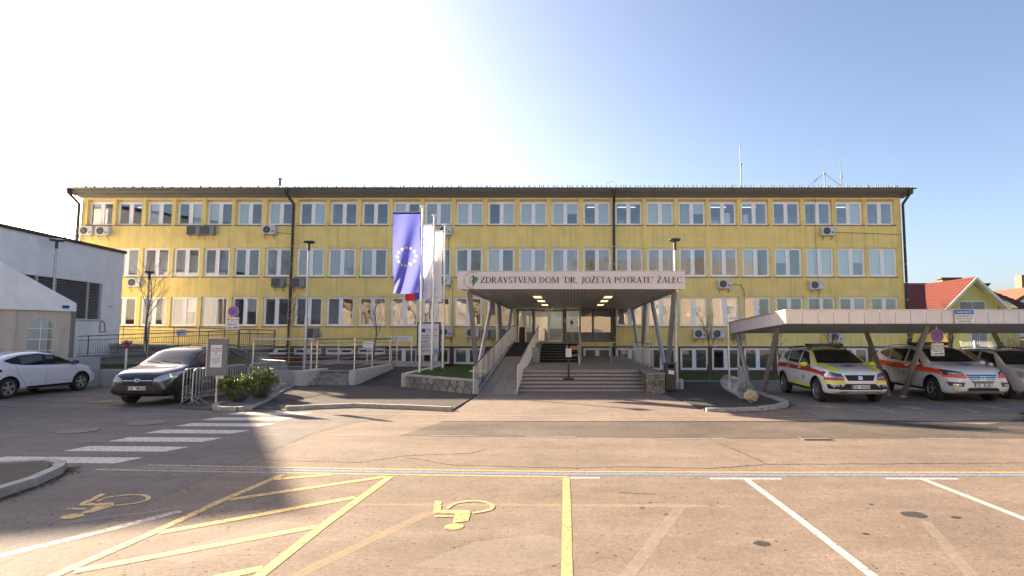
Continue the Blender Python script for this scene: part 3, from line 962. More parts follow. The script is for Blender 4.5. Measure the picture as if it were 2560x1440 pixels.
# things standing on the inner sills and in the rooms (boxes, shelf edges, ceiling lamps), kept as parts of the building
rr = random.Random(5)
for i, z, w_, h_ in ((16, 9.3, 0.5, 0.75), (16, 9.3, 0.95, 0.4), (17, 9.3, 0.3, 0.35), (20, 9.3, 0.35, 0.8), (20, 9.3, 0.6, 0.35), (21, 9.3, 0.32, 0.7), (21, 9.3, 0.6, 0.3), (25, 9.3, 0.5, 0.18)):
    x = BX[i] + rr.choice((-0.45, 0.4))
    MB().box(x - w_ / 2, x + w_ / 2, F + 0.5 + 0.3 * (h_ < 0.5), F + 0.75 + 0.3 * (h_ < 0.5), z - 0.05, z + h_).build('box_on_sill', M['paper'], hc)
M['lampwhite'] = emit('room_lamp', (0.9, 0.95, 1.0), 0.22)
for i, fl in ((1, 10.75), (3, 10.75), (7, 10.75), (16, 10.75), (17, 10.75), (20, 10.75), (21, 10.75), (24, 10.75)):
    MB().box(BX[i] - 0.6, BX[i] + 0.6, F + 1.5, F + 1.6, fl - 0.05, fl).build('ceiling_lamp', M['lampwhite'], hc)

# roof ----------------------------------------------------------------
EL, ER = -32.4, 21.95
mb = MB()
n = 300
y0, zr0, y1, zr1 = F - 0.8, 11.50, F + DEP / 2, 13.0
pts0 = [(EL + (ER - EL) * q / (n * 4)) for q in range(n * 4 + 1)]
hz = [0.028 * math.sin(2 * math.pi * q / 4 + 0.3) for q in range(n * 4 + 1)]
for q in range(n * 4):
    a, b = pts0[q], pts0[q + 1]
    mb.poly([(a, y0, zr0 + hz[q]), (b, y0, zr0 + hz[q + 1]), (b, y1, zr1 + hz[q + 1]), (a, y1, zr1 + hz[q])])
mb.poly([(EL, y1, zr1), (ER, y1, zr1), (ER, F + DEP + 0.9, zr0), (EL, F + DEP + 0.9, zr0)])
rf = mb.build('roof', M['roof'], hc)
mb = MB()
for row, (yy, step, ph) in enumerate(((F - 0.66, 0.62, 0), (F - 0.35, 0.62, 0.31), (F + 0.2, 0.9, 0.2))):
    x = EL + 0.5 + ph
    while x < ER - 0.3:
        zz = zr0 + (zr1 - zr0) * (yy - y0) / (y1 - y0)
        xx = x + rr.uniform(-0.05, 0.05)
        mb.box(xx - 0.02, xx + 0.02, yy - 0.02, yy + 0.03, zz, zz + 0.11)
        mb.box(xx - 0.035, xx + 0.035, yy - 0.03, yy + 0.0, zz + 0.09, zz + 0.14)
        x += step
tag(mb.build('snow_guards', M['gutter'], rf), kind='stuff')
mb = MB()       # sloping eaves boards, two boards with a step
mb.slab([(EL + 0.1, F - 0.70, 11.33), (ER - 0.1, F - 0.70, 11.33), (ER - 0.1, F - 0.36, 11.20), (EL + 0.1, F - 0.36, 11.20)], (0, 0.02, 0.04))
mb.slab([(EL + 0.2, F - 0.36, 11.17), (ER - 0.2, F - 0.36, 11.17), (ER - 0.2, F + 0.05, 10.985), (EL + 0.2, F + 0.05, 10.985)], (0, 0.02, 0.04))
mb.box(EL + 0.06, ER - 0.06, F - 0.73, F - 0.702, 11.31, 11.47)
mb.box(EL + 0.02, EL + 0.09, F - 0.70, F + 5, 11.12, 11.44).box(ER - 0.09, ER - 0.02, F - 0.70, F + 5, 11.12, 11.44)
mb.build('eaves', M['soffit'], hc)
g = MB()        # half-round gutter
prof = [(-0.075 * math.cos(a) - 0.81, -0.075 * math.sin(a)) for a in [math.pi * q / 8 for q in range(9)]]
for q in range(8):
    g.poly([(EL - 0.1, F + prof[q][0], 11.45 + prof[q][1]), (ER + 0.1, F + prof[q][0], 11.45 + prof[q][1]), (ER + 0.1, F + prof[q + 1][0], 11.45 + prof[q + 1][1]), (EL - 0.1, F + prof[q + 1][0], 11.45 + prof[q + 1][1])])
for x in (EL - 0.1, ER + 0.1):
    g.poly([(x, F + p[0], 11.45 + p[1]) for p in prof])
g.build('gutter', M['gutter'], hc, smooth=60)
for x, hop in ((-32.06, -32.2), (-18.1, -18.3), (2.72, 2.72), (21.52, 21.65)):
    d = MB()
    d.tube([(hop, F - 0.81, 11.38), (hop, F - 0.79, 11.1), (x, F - 0.16, 10.55), (x, F - 0.14, -0.3 if x > 0 else 0.2)], 0.085, 10)
    d.lathe([(0.09, 11.05), (0.13, 11.18), (0.15, 11.36)], 10, (hop, F - 0.81, 0))
    dp = d.build('downpipe', M['pipe'], hc, smooth=True)
    c = MB()
    for z in (10.0, 8.9, 7.75, 6.6, 5.4, 4.3, 3.1, 1.9):
        c.lathe([(0.095, z), (0.095, z + 0.04)], 10, (x, F - 0.14, 0))
    c.build('clamp', M['galv'], dp)

# cables and conduits on the facade
def cable(pts, r=0.014, m=None):
    return MB().tube(pts, r, 5).build('cable', m or M['pipe'], hc)
cable([(-19.5, F - 0.03, 8.72), (-18.9, F - 0.03, 8.68), (-18.2, F - 0.03, 8.62)])
cable([(16.9, F - 0.03, 8.72), (19, F - 0.03, 8.66), (21.4, F - 0.03, 8.56)])
cable([(15.9, F - 0.03, 11.0), (15.8, F - 0.03, 8.8), (15.9, F - 0.03, 5.5), (15.95, F - 0.03, 1.4)], 0.012)
cable([(10.3, F - 0.03, 5.3), (10.9, F - 0.03, 5.3), (11.1, F - 0.03, 4.9), (11.1, F - 0.03, 1.4)], 0.016)
cable([(-8.0, F - 0.03, 8.4), (-8.0, F - 0.03, 5.4), (-7.7, F - 0.03, 5.0), (-7.7, F - 0.03, 1.4)], 0.014)
MB().box(-8.35, -8.22, F - 0.05, F - 0.002, 1.0, 2.2).build('conduit', M['white'], hc)
MB().box(9.1, 9.22, F - 0.05, F - 0.002, 1.3, 2.1).build('conduit', M['white'], hc)

# roof fittings
t = thing('roof_vent', 'short round roof vent with a flat cap left of centre on the roof', 'vent', (-19.35, F + 0.4, 11.9))
MB().lathe([(0.10, 11.9), (0.10, 12.35)], 12, (-19.35, F + 0.4, 0)).build('pipe', M['gutter'], t, smooth=True)
MB().lathe([(0.17, 12.37), (0.17, 12.41), (0.03, 12.45)], 12, (-19.35, F + 0.4, 0)).build('cap', M['gutter'], t)
def mast(px, top, split, label, wires=False):
    t = thing('antenna', label, 'antenna', (px, F + 1.5, 12.0), 0, 'radio antennas on the roof')
    MB().tube([(px, F + 1.5, 11.9), (px, F + 1.5, split)], 0.034, 8).build('mast', M['pipe'], t)
    MB().tube([(px - 0.02, F + 1.45, split - 0.15), (px - 0.06, F + 1.45, top)], 0.022 if not wires else 0.01, 8).build('rod', M['pipe'], t)
    MB().box(px - 0.06, px + 0.05, F + 1.42, F + 1.56, split - 0.12, split).build('bracket', M['gutter'], t)
    if wires:
        w = MB()
        for dx, dy in ((-0.9, -0.4), (-0.75, 0.6), (1.9, 0.2)):
            w.tube([(px, F + 1.5, split - 0.05), (px + dx * 0.6, F + 1.5 + dy * 0.6, split - 0.05 - abs(dx) * 0.42), (px + dx * 0.95, F + 1.5 + dy, split - 0.1 - abs(dx) * 0.75)], 0.014, 5)
        w.build('stay', M['pipe'], t)
mast(11.55, 15.0, 13.75, 'tallest rod antenna on the roof, standing left of the other two')
mast(17.25, 14.6, 13.1, 'thin whip antenna with three splayed stays on the roof', True)
mast(18.4, 13.95, 12.9, 'plain rod antenna on the roof, nearest the right end')
t = thing('aerial', 'small lattice television aerial lying low on the roof near the middle', 'antenna', (2.6, F + 0.3, 12.0))
MB().tube([(2.6, F + 0.3, 11.85), (2.6, F + 0.3, 12.15)], 0.015, 6).build('mast', M['gutter'], t)
b = MB().tube([(2.25, F + 0.3, 12.05), (2.75, F + 0.3, 12.2)], 0.01, 5)
for k in range(6):
    b.tube([(2.28 + k * 0.09, F + 0.15, 12.06 + k * 0.027), (2.28 + k * 0.09, F + 0.45, 12.06 + k * 0.027)], 0.007, 4)
b.build('boom', M['gutter'], t)

# ------------------------------------------------------------------ air conditioners
def make_ac(kind):
    t = thing('air_conditioner', 'x', 'air conditioner', (0, 0, 0), 0, 'air conditioners on the facade')
    casing = M['acw'] if kind != 'g' else M['acg']
    mb = MB()
    w, h, d = 0.42, 0.29, 0.33
    mb.box(-w, w, -d, -0.05, -h, h)
    bo = mb.build('casing', casing, t, world=False)
    gx = -0.10
    r = 0.225
    if kind == 'g':
        MB().box(-w + 0.03, 0.12, -d - 0.012, -d, -h + 0.04, h - 0.04).build('grille', M['acd'], t, world=False)
        g = MB()
        for q in range(9):
            g.box(-w + 0.05, 0.10, -d - 0.02, -d - 0.012, -h + 0.07 + q * 0.052, -h + 0.085 + q * 0.052)
        g.build('grille_bar', M['acg'], t, world=False)
    else:
        MB().lathe([(r, -d), (r, -d - 0.015), (r * 0.93, -d - 0.018)], 22, (gx, 0, 0), 'Y').build('grille', M['acd'], t, world=False)
        g = MB()
        for q in range(1, 5):
            rr_ = r * q / 5
            g.tube([(gx + rr_ * math.cos(a), -d - 0.024, rr_ * math.sin(a)) for a in [2 * math.pi * k / 14 for k in range(14)]], 0.006, 4, closed=True)
        for q in range(6):
            a = math.pi * q / 3
            g.bar((gx + 0.04 * math.cos(a), -d - 0.022, 0.04 * math.sin(a)), (gx + r * math.cos(a), -d - 0.022, r * math.sin(a)), 0.012, 0.006, 0, (0, 1, 0))
        g.disc((gx, -d - 0.026, 0), 0.04, 10, 'Y')
        g.build('fan_guard', M['acg'], t, world=False)
        MB().box(0.2, 0.36, -d - 0.008, -d, -0.16, -0.04).build('sticker', M['paper'] if kind == 's' else M['acg'], t, world=False)
    for s in (-0.28, 0.28):
        b = MB()
        b.bar((s, -0.02, -h - 0.025), (s, -d, -h - 0.025), 0.04, 0.03)
        b.bar((s, -0.02, -h - 0.28), (s, -d + 0.06, -h - 0.04), 0.03, 0.02)
        b.build('bracket', M['galv'], t, world=False)
    MB().tube([(w, -0.15, 0.0), (w + 0.09, -0.15, 0.0), (w + 0.11, -0.06, -0.05), (w + 0.11, -0.03, -0.25)], 0.022, 6).build('hose', M['acw'], t, world=False)
    return t
AC = {k: make_ac(k) for k in 'wgs'}
used = set()
ACS = [  # x, z, kind, label
    (-31.4, 8.78, 'w', 'white air conditioner under the top-floor corner window, leftmost on the facade'),
    (-30.35, 8.76, 'w', 'white air conditioner second from the left corner, under the top-floor windows'),
    (-24.45, 8.80, 'g', 'dark grey air conditioner under the fourth top-floor window, left of its twin'),
    (-23.55, 8.80, 'g', 'dark grey air conditioner under the fourth top-floor window, right of its twin'),
    (-19.6, 8.84, 'w', 'white air conditioner under the top floor beside the second downpipe'),
    (-8.2, 8.80, 'w', 'air conditioner under the top floor, half hidden behind the flagpoles'),
    (16.55, 8.76, 'w', 'single air conditioner high on the wall near the right end'),
    (-28.1, 5.42, 's', 'beige air conditioner above the grey ramp, beside the white annex'),
    (-18.85, 5.42, 'g', 'grey air conditioner on the middle floor just left of the second downpipe'),
    (-17.6, 5.42, 'g', 'grey air conditioner on the middle floor just right of the second downpipe'),
    (-8.2, 5.55, 's', 'air conditioner left of the entrance sign, behind the third flagpole'),
    (9.78, 5.32, 'w', 'white air conditioner right of the entrance canopy under the middle-floor windows'),
    (15.65, 5.26, 's', 'white air conditioner above the carport roof under the middle-floor windows'),
    (-16.6, 2.2, 'g', 'grey air conditioner low on the wall behind the tall lamp post'),
    (-8.05, 2.25, 'w', 'white air conditioner low on the wall behind the information board'),
    (-6.35, 2.22, 's', 'white air conditioner low on the wall behind the first canopy columns'),
    (-5.3, 2.12, 'g', 'grey air conditioner low on the wall left of the ramp, middle of three'),
    (-4.3, 2.22, 'w', 'white air conditioner low on the wall nearest the entrance ramp'),
    (8.15, 2.14, 'w', 'white air conditioner low on the wall left of the bare sapling'),
    (9.32, 2.14, 's', 'white air conditioner low on the wall right of the bare sapling'),
    (10.6, 2.08, 'g', 'dark air conditioner partly hidden behind the left carport corner'),
    (16.8, 1.92, 'w', 'air conditioner under the carport roof behind a sapling'),
]
for x, z, k, lab in ACS:
    if k not in used:
        o = AC[k]
        used.add(k)
    else:
        o = copy_tree(AC[k])
    o.location = (x, F, z)
    o['label'] = lab
# ================================================================== ENTRANCE
M['dgrey'] = mat('entrance_frame_grey', (0.16, 0.155, 0.155), 0.5, var=0.06)
M['panelg'] = mat('entrance_panel_grey', (0.22, 0.21, 0.21), 0.55, var=0.06)
ef = MB()
yb0, yb1 = F + 0.22, F + 0.32
x0, x1, z0, z1 = -3.55, 2.62, 1.62, 4.2
def fr(a, b, c, d):
    ef.box(a, b, yb0, yb1, c, d)
for a, b in ((-3.55, -3.44), (-2.58, -2.42), (-0.60, -0.36), (0.46, 0.58), (1.28, 1.42), (2.5, 2.62)):
    fr(a, b, 1.62, 4.2)
for a, b in ((-3.44, -2.58), (-2.42, -0.60), (-0.36, 0.46), (0.58, 1.28), (1.42, 2.5)):
    fr(a, b, 4.05, 4.2)
    fr(a, b, 3.62, 3.72)
    if b > -0.5 or a < -3:
        fr(a, b, 2.16, 2.24)
        fr(a, b, 1.62, 1.68)
ent = ef.build('entrance_front', M['dgrey'], hc)
for a, b in ((-3.44, -2.58), (-0.36, 0.46), (0.58, 1.28), (1.42, 2.5)):
    n = max(1, round((b - a) / 0.36))
    for k in range(n):
        u0, u1 = a + (b - a) * k / n + 0.012, a + (b - a) * (k + 1) / n - 0.012
        MB().box(u0, u1, yb0 + 0.03, yb1, 1.69, 2.15).build('panel', M['panelg'], ent)
    MB().poly([(a, F + 0.27, 2.24), (b, F + 0.27, 2.24), (b, F + 0.27, 3.62), (a, F + 0.27, 3.62)]).build('pane', M['paneclear'], ent)
    MB().poly([(a, F + 0.27, 3.72), (b, F + 0.27, 3.72), (b, F + 0.27, 4.05), (a, F + 0.27, 4.05)]).build('pane', M['paneclear'], ent)
MB().poly([(-2.42, F + 0.27, 3.72), (-0.6, F + 0.27, 3.72), (-0.6, F + 0.27, 4.05), (-2.42, F + 0.27, 4.05)]).build('pane', M['paneclear'], ent)
for a, b in ((-2.41, -1.53), (-1.50, -0.61)):        # sliding leaves
    d = MB().box(a, a + 0.05, yb0 + 0.02, yb1 - 0.02, 1.63, 3.61).box(b - 0.05, b, yb0 + 0.02, yb1 - 0.02, 1.63, 3.61)
    d.box(a + 0.05, b - 0.05, yb0 + 0.02, yb1 - 0.02, 1.63, 1.71).box(a + 0.05, b - 0.05, yb0 + 0.02, yb1 - 0.02, 3.55, 3.61)
    dr = d.build('door', M['galv'], hc)
    MB().poly([(a + 0.05, F + 0.27, 1.71), (b - 0.05, F + 0.27, 1.71), (b - 0.05, F + 0.27, 3.55), (a + 0.05, F + 0.27, 3.55)]).build('pane', M['paneclear'], dr)
MB().box(-1.75, -1.25, F + 0.14, F + 0.22, 3.64, 3.70).build('door_sensor', M['white'], hc)
MB().box(-0.5, -0.42, F + 0.19, F + 0.22, 2.85, 3.15).build('intercom', M['white'], hc)
nt_ = MB().box(-0.12, 0.10, F + 0.245, F + 0.26, 2.72, 3.05).build('notice_on_pane', M['paper'], ent)
MB().box(-0.06, 0.05, F + 0.24, F + 0.245, 2.82, 2.98).build('notice_print', M['ink'], nt_)
MB().tube([(0.52, F - 0.05, 1.62), (0.52, F - 0.05, 4.1)], 0.04, 8).build('post', M['galv'], hc)
M['lobbylamp'] = emit('lobby_lamp', (1.0, 0.93, 0.8), 9.0)
# dark lobby with a reception counter and ceiling lamps
b = MB().box(-3.6, 2.7, F + 4.9, F + 5.0, 1.45, 4.9)
b.build('lobby_wall', M['room'], hc)
MB().box(-2.2, -0.4, F + 3.0, F + 3.5, 1.45, 2.5).build('lobby_counter', M['panelg'], hc)
for k in range(3):
    MB().box(-1.3, -0.9, F + 1.0 + k, F + 1.12 + k, 3.98, 4.02).build('lobby_lamp', M['lobbylamp'], hc)

# canopy ---------------------------------------------------------------
M['fascia'] = mat('canopy_sheet', (0.64, 0.61, 0.61), 0.45, 0.1, var=0.03, scale=1)
M['slat'] = mat('soffit_slat', (0.70, 0.65, 0.60), 0.4, 0.2, var=0.08, scale=1.5)
M['cgap'] = mat('soffit_gap', (0.03, 0.028, 0.026), 0.8, var=0)
M['colgrey'] = mat('column_paint', (0.48, 0.475, 0.47), 0.32, 0.4, var=0.08, scale=2)
cy0, cy1, cxl, cxr = 20.5, 36.45, -4.15, 4.09
can = thing('entrance_canopy', 'flat grey entrance canopy on slanted columns with the centre name on its front', 'canopy', (0, cy0, 0))
MB().box(cxl, -0.045, cy0, cy0 + 0.05, 3.735, 4.37).build('fascia_panel', M['fascia'], can)
MB().box(-0.035, cxr, cy0, cy0 + 0.05, 3.735, 4.37).build('fascia_panel', M['fascia'], can)
MB().box(cxl, cxl + 0.05, cy0 + 0.05, cy1, 3.78, 4.30).build('fascia_panel', M['fascia'], can)
MB().box(cxr - 0.05, cxr, cy0 + 0.05, cy1, 3.78, 4.30).build('fascia_panel', M['fascia'], can)
MB().box(cxl + 0.05, cxr - 0.05, cy0 + 0.05, cy1, 3.80, 4.2).build('deck', M['cgap'], can)
MB().box(cxl - 0.02, cxr + 0.02, cy0 - 0.015, cy0 + 0.09, 4.372, 4.40).build('coping', M['galv'], can)
ns = 60
sw = (cxr - cxl - 0.2) / ns
lights = []
for sx in (-1.48, 1.55):
    for yc in (24.5, 27.4, 31.0):
        lights.append((sx, yc))
slat_me = MB().box(-sw / 2 + 0.009, sw / 2 - 0.009, 0, cy1 - cy0 - 0.1, 0, 0.045).mesh('slat', M['slat'])
for k in range(ns):
    link('slat', slat_me, can, (cxl + 0.1 + sw * (k + 0.5), 0.07, 3.74))
M['canlight'] = emit('canopy_light', (1.0, 0.72, 0.36), 0.3)
for sx, yc in lights:
    o = MB().box(sx - 0.19, sx + 0.19, yc - 0.62, yc + 0.62, 3.70, 3.738).build('light_panel', M['white'], can)
    MB().box(sx - 0.165, sx + 0.165, yc - 0.59, yc + 0.59, 3.692, 3.699).build('diffuser', M['canlight'], o)
for s, zb in ((-1, 0.45), (1, 0.35)):
    for yb, ya, yc in ((24.4, 21.2, 27.3), (33.3, 29.9, 36.2)):
        zz = zb if yb < 30 else (0.2 if s < 0 else 0.0)
        for k, yt in enumerate((ya, yc)):
            MB().tube([(s * 4.02, yb + (-0.12 if k == 0 else 0.12), zz), (s * 3.84, yt, 3.76)], 0.105, 14).build('column', M['colgrey'], can, smooth=True)
        MB().box(s * 4.02 - 0.3, s * 4.02 + 0.3, yb - 0.42, yb + 0.42, zz - 0.5, zz + 0.12).build('footing', M['concw'], can)
for s in (-1, 1):
    MB().tube([(s * 3.78, 29.2, 0.2), (s * 3.86, 28.9, 3.76)], 0.055, 8).build('drain_pipe', M['polew'], can, smooth=True)
    MB().bar((s * 3.84, 20.7, 3.70), (s * 3.84, 36.4, 3.70), 0.1, 0.08).build('edge_beam', M['colgrey'], can)

# the lettering on the canopy: a roman face drawn as thick and thin strokes
def glyphs():
    G = {}
    T, t = 0.135, 0.05
    def rect(a, b, c, d): return [(a, c), (b, c), (b, d), (a, d)]
    def ring(cx, cy, rx, ry, a0, a1, tx=T, ty=t, n=18):
        out = []
        for k in range(n):
            p = []
            for a, inn in ((a0 + (a1 - a0) * k / n, 0), (a0 + (a1 - a0) * (k + 1) / n, 0), (a0 + (a1 - a0) * (k + 1) / n, 1), (a0 + (a1 - a0) * k / n, 1)):
                x, y = (rx - tx * inn) * math.cos(R(a)), (ry - ty * inn) * math.sin(R(a))
                p.append((cx + x, cy + y))
            out.append(p)
        return out
    def diag(a, b, w):   # stroke of horizontal width w between two points
        return [(a[0], a[1]), (a[0] + w, a[1]), (b[0] + w, b[1]), (b[0], b[1])]
    def serif(x, y, w=0.24): return rect(x - w / 2, x + w / 2, y - 0.018, y + 0.018)
    def stem(x, s=True):
        r = [rect(x, x + T, 0, 1)]
        return r + ([serif(x + T / 2, 0.018), serif(x + T / 2, 0.982)] if s else [])
    G['I'] = (0.32, stem(0.08))
    G['Z'] = (0.74, [rect(0.06, 0.66, 1 - t, 1), rect(0.02, 0.70, 0, t), diag((0.02, 0.02), (0.50, 0.98), 0.17), rect(0.06, 0.10, 0.84, 1), rect(0.66, 0.70, 0, 0.18)])
    G['D'] = (0.86, stem(0.08) + ring(0.2, 0.5, 0.60, 0.5, -90, 90))
    G['R'] = (0.78, stem(0.08) + ring(0.2, 0.74, 0.42, 0.26, -90, 90) + [diag((0.58, 0.0), (0.24, 0.5), 0.15)])
    G['P'] = (0.68, stem(0.08) + ring(0.2, 0.72, 0.42, 0.28, -90, 90))
    G['A'] = (0.84, [diag((0.60, 0), (0.36, 1), 0.15), diag((0.06, 0), (0.38, 1), 0.06), rect(0.2, 0.62, 0.34, 0.34 + t), serif(0.1, 0.018, 0.2), serif(0.69, 0.018, 0.26)])
    G['V'] = (0.82, [diag((0.36, 0), (0.08, 1), 0.15), diag((0.40, 0), (0.68, 1), 0.06), serif(0.14, 0.982, 0.26), serif(0.71, 0.982, 0.2)])
    G['T'] = (0.72, stem(0.28, False) + [rect(0.02, 0.68, 1 - t, 1), serif(0.35, 0.018), rect(0.02, 0.06, 0.84, 1), rect(0.64, 0.68, 0.84, 1)])
    G['E'] = (0.64, stem(0.08) + [rect(0.2, 0.56, 1 - t, 1), rect(0.2, 0.48, 0.5, 0.5 + t), rect(0.2, 0.58, 0, t), rect(0.55, 0.58, 0, 0.16), rect(0.53, 0.56, 0.86, 1)])
    G['L'] = (0.62, stem(0.08) + [rect(0.2, 0.58, 0, t), rect(0.55, 0.58, 0, 0.18)])
    G['N'] = (0.88, [rect(0.1, 0.15, 0, 1), rect(0.70, 0.75, 0, 1), diag((0.60, 0), (0.08, 1), 0.15), serif(0.12, 0.018, 0.2), serif(0.72, 0.982, 0.2)])
    G['M'] = (1.06, [rect(0.1, 0.15, 0, 1), rect(0.84, 0.97, 0, 1), diag((0.44, 0.05), (0.10, 1), 0.14), diag((0.47, 0.05), (0.84, 1), 0.05), serif(0.12, 0.018, 0.2), serif(0.9, 0.018, 0.24)])
    G['O'] = (0.96, ring(0.48, 0.5, 0.43, 0.52, 0, 360, T, t, 28))
    G['C'] = (0.84, ring(0.48, 0.5, 0.43, 0.52, 50, 312, T, t, 24) + [rect(0.72, 0.76, 0.74, 0.96), rect(0.73, 0.76, 0.08, 0.2)])
    G['J'] = (0.5, [rect(0.24, 0.24 + T, 0.1, 1), serif(0.31, 0.982)] + ring(0.12, 0.1, 0.255, 0.24, -110, 0, T, t, 8))
    G['S'] = (0.60, ring(0.30, 0.75, 0.23, 0.27, 30, 250, 0.12, t, 12) + ring(0.30, 0.25, 0.25, 0.27, -150, 70, 0.12, t, 12) + [diag((0.40, 0.36), (0.12, 0.56), 0.13), rect(0.48, 0.51, 0.78, 0.98), rect(0.06, 0.09, 0.02, 0.24)])
    G['.'] = (0.28, [rect(0.06, 0.19, 0, 0.13)])
    G['"'] = (0.36, [rect(0.08, 0.13, 0.76, 1.04), rect(0.2, 0.25, 0.76, 1.04)])
    w, ps = G['Z']
    G['Ž'] = (w, ps + [diag((0.30, 1.08), (0.20, 1.26), 0.05), diag((0.34, 1.08), (0.46, 1.26), 0.05)])
    G[' '] = (0.40, [])
    return G
GL = glyphs()
def roman(s, width, h, x, y, z, parent, m):
    tot = sum(GL[c][0] for c in s)
    sx = width / tot
    px = x
    for c in s:
        w, ps = GL[c]
        if ps:
            mb = MB()
            for i, p in enumerate(ps):
                mb.slab([(px + q[0] * sx, y - 0.0004 * i, z + q[1] * h) for q in p], (0, -0.014, 0))
            mb.build('letter', m, parent)
        px += w * sx
roman('ZDRAVSTVENI DOM "DR. JOŽETA POTRATE" ŽALEC', 7.32, 0.222, -3.32, cy0 - 0.001, 3.955, can, M['ink'])
# emblem: staff with snake, vine leaf, ring of small letters
em = MB()
ex, ez = -3.60, 4.05
leaf = [(0.02, -0.20), (0.05, -0.17), (0.10, -0.11), (0.13, -0.07), (0.19, -0.05), (0.17, 0.0), (0.235, 0.04), (0.19, 0.06), (0.21, 0.10), (0.16, 0.11), (0.15, 0.145), (0.105, 0.14), (0.08, 0.12), (0.07, 0.06), (0.03, 0.02), (0.05, -0.06), (0.03, -0.12)]
M['leafg'] = mat('leaf_green', (0.10, 0.30, 0.04), 0.5, var=0.35, scale=14)
M['navy'] = mat('navy_print', (0.02, 0.035, 0.09), 0.5, var=0)
emb = MB().slab([(ex + a, cy0 - 0.004, ez + b) for a, b in leaf], (0, -0.006, 0)).build('emblem_leaf', M['leafg'], can)
b = MB().tube([(ex + 0.02, cy0 - 0.012, ez - 0.26), (ex + 0.025, cy0 - 0.012, ez + 0.2)], [0.006, 0.02], 6)
b.tube([(ex - 0.03, cy0 - 0.016, ez + 0.12), (ex + 0.09, cy0 - 0.016, ez + 0.09), (ex + 0.09, cy0 - 0.016, ez + 0.03), (ex - 0.02, cy0 - 0.016, ez - 0.02), (ex + 0.0, cy0 - 0.016, ez - 0.07), (ex + 0.06, cy0 - 0.016, ez - 0.11), (ex, cy0 - 0.016, ez - 0.17)], 0.014, 6)
b.build('emblem_staff', M['navy'], can, smooth=True)
b = MB()
for k in range(9):
    zz = ez - 0.14 + k * 0.033
    w_ = 0.05 + 0.07 * math.sin(math.pi * (k + 1) / 10)
    b.box(ex - 0.02 - w_, ex - 0.03 - 0.02 * (k % 2), cy0 - 0.008, cy0 - 0.003, zz, zz + 0.007)
    if k % 2:
        b.box(ex - 0.02 - w_ * 0.7, ex - 0.012 - w_ * 0.7, cy0 - 0.008, cy0 - 0.003, zz, zz + 0.033)
b.build('emblem_circuit', M['leafg'], can)
word = 'ZDRAVSTVENI DOM ŽALEC'
for k, c in enumerate(word):
    if c == ' ':
        continue
    a = R(272 - k * 10.6)
    text(c, 0.075, 'emblem_letter', M['ink'], can, (ex + 0.275 * math.cos(a), cy0 - 0.004, ez + 0.27 * math.sin(a)), (R(90), a - R(90), 0) if False else (R(90), R(90) - a, 0))

# ramp, steps, platform --------------------------------------------------
M['rampside'] = mat('painted_concrete', (0.33, 0.345, 0.36), 0.7, var=0.1, scale=3)
M['mat'] = mat('rubber_mat', (0.016, 0.016, 0.017), 0.9, var=0.2, scale=30, bump=0.4, bscale=150)
ry0, ry1, rz1 = 20.0, 33.0, 1.62
rxl, rxr = -3.40, -1.95
ang = math.atan2(rz1, ry1 - ry0)
ramp = thing('entrance_ramp', 'straight tiled access ramp rising to the entrance door', 'ramp', (rxl, ry0, 0))
b = MB()
b.slab([(rxl, ry0, -0.01), (rxl, ry1, -0.4), (rxl, ry1, rz1 - 0.03), (rxl, ry0, 0.0)], (rxr - rxl, 0, 0))
b.build('ramp_body', M['rampside'], ramp)
for s, x in ((-1, rxl), (1, rxr - 0.09)):
    MB().slab([(x, ry0 + 0.3, 0.03), (x, ry1, rz1 - 0.02), (x, ry1, rz1 + 0.07), (x, ry0 + 0.3, 0.12)], (0.09, 0, 0)).build('kerb_edge', M['rampside'], ramp)
cw = (rxr - rxl - 0.18) / 3
tl = 0.5
tm = MB().box(-cw / 2 + 0.008, cw / 2 - 0.008, 0.006, tl - 0.008, 0, 0.03).mesh('tile', M['rampt'])
nrow = int(8.0 / tl)
for r_ in range(nrow):
    for c_ in range(3):
        d = 0.15 + r_ * tl
        o = link('tile', tm, ramp, (0.09 + cw * (c_ + 0.5), d * math.cos(ang), d * math.sin(ang) - 0.012 + random.uniform(-0.003, 0.003)))
        o.rotation_euler = (ang, 0, 0)
d0 = 0.15 + nrow * tl
MB().box(0.09, rxr - rxl - 0.09, d0, (ry1 - ry0) / math.cos(ang), 0.0, 0.022).xf(Matrix.Rotation(ang, 4, 'X')).build('rubber_mat', M['mat'], ramp, world=False)

def railing(name, label, pts, h=0.95, post=1.25, bar=0.125, m_post=None, m_rail=None, rr_=0.024, group=None, mid=None, drop=0.06):
    """bar railing along 3-D base points"""
    pts = [Vector(p) for p in pts]
    t = thing(name, label, 'railing', pts[0], 0, group)
    up = Vector((0, 0, h))
    MB().tube([p + up for p in pts], rr_, 8).build('handrail', m_rail or M['steel'], t, smooth=True)
    MB().tube([p + Vector((0, 0, 0.1)) for p in pts], 0.014, 6).build('bottom_rail', m_post or M['steel'], t)
    if mid:
        MB().tube([p + Vector((0, 0, mid)) for p in pts], 0.016, 6).build('middle_rail', m_post or M['steel'], t)
    bars = MB()
    for i in range(len(pts) - 1):
        a, b_ = pts[i], pts[i + 1]
        L = (b_ - a).length
        n = max(1, round(L / post))
        for k in range(n + (1 if i == len(pts) - 2 else 0)):
            p = a.lerp(b_, k / n)
            MB().tube([p - Vector((0, 0, drop)), p + up], 0.022, 8).build('post', m_post or M['steel'], t)
        if bar:
            nb = int(L / bar)
            for k in range(nb):
                p = a.lerp(b_, (k + 0.5) / nb)
                bars.tube([p + Vector((0, 0, 0.1)), p + Vector((0, 0, (mid if mid and mid > 0.7 else h) - 0.02))], 0.007, 5)
    if bar:
        tag(bars.build('infill_bars', m_post or M['steel'], t), kind='stuff')
    return t
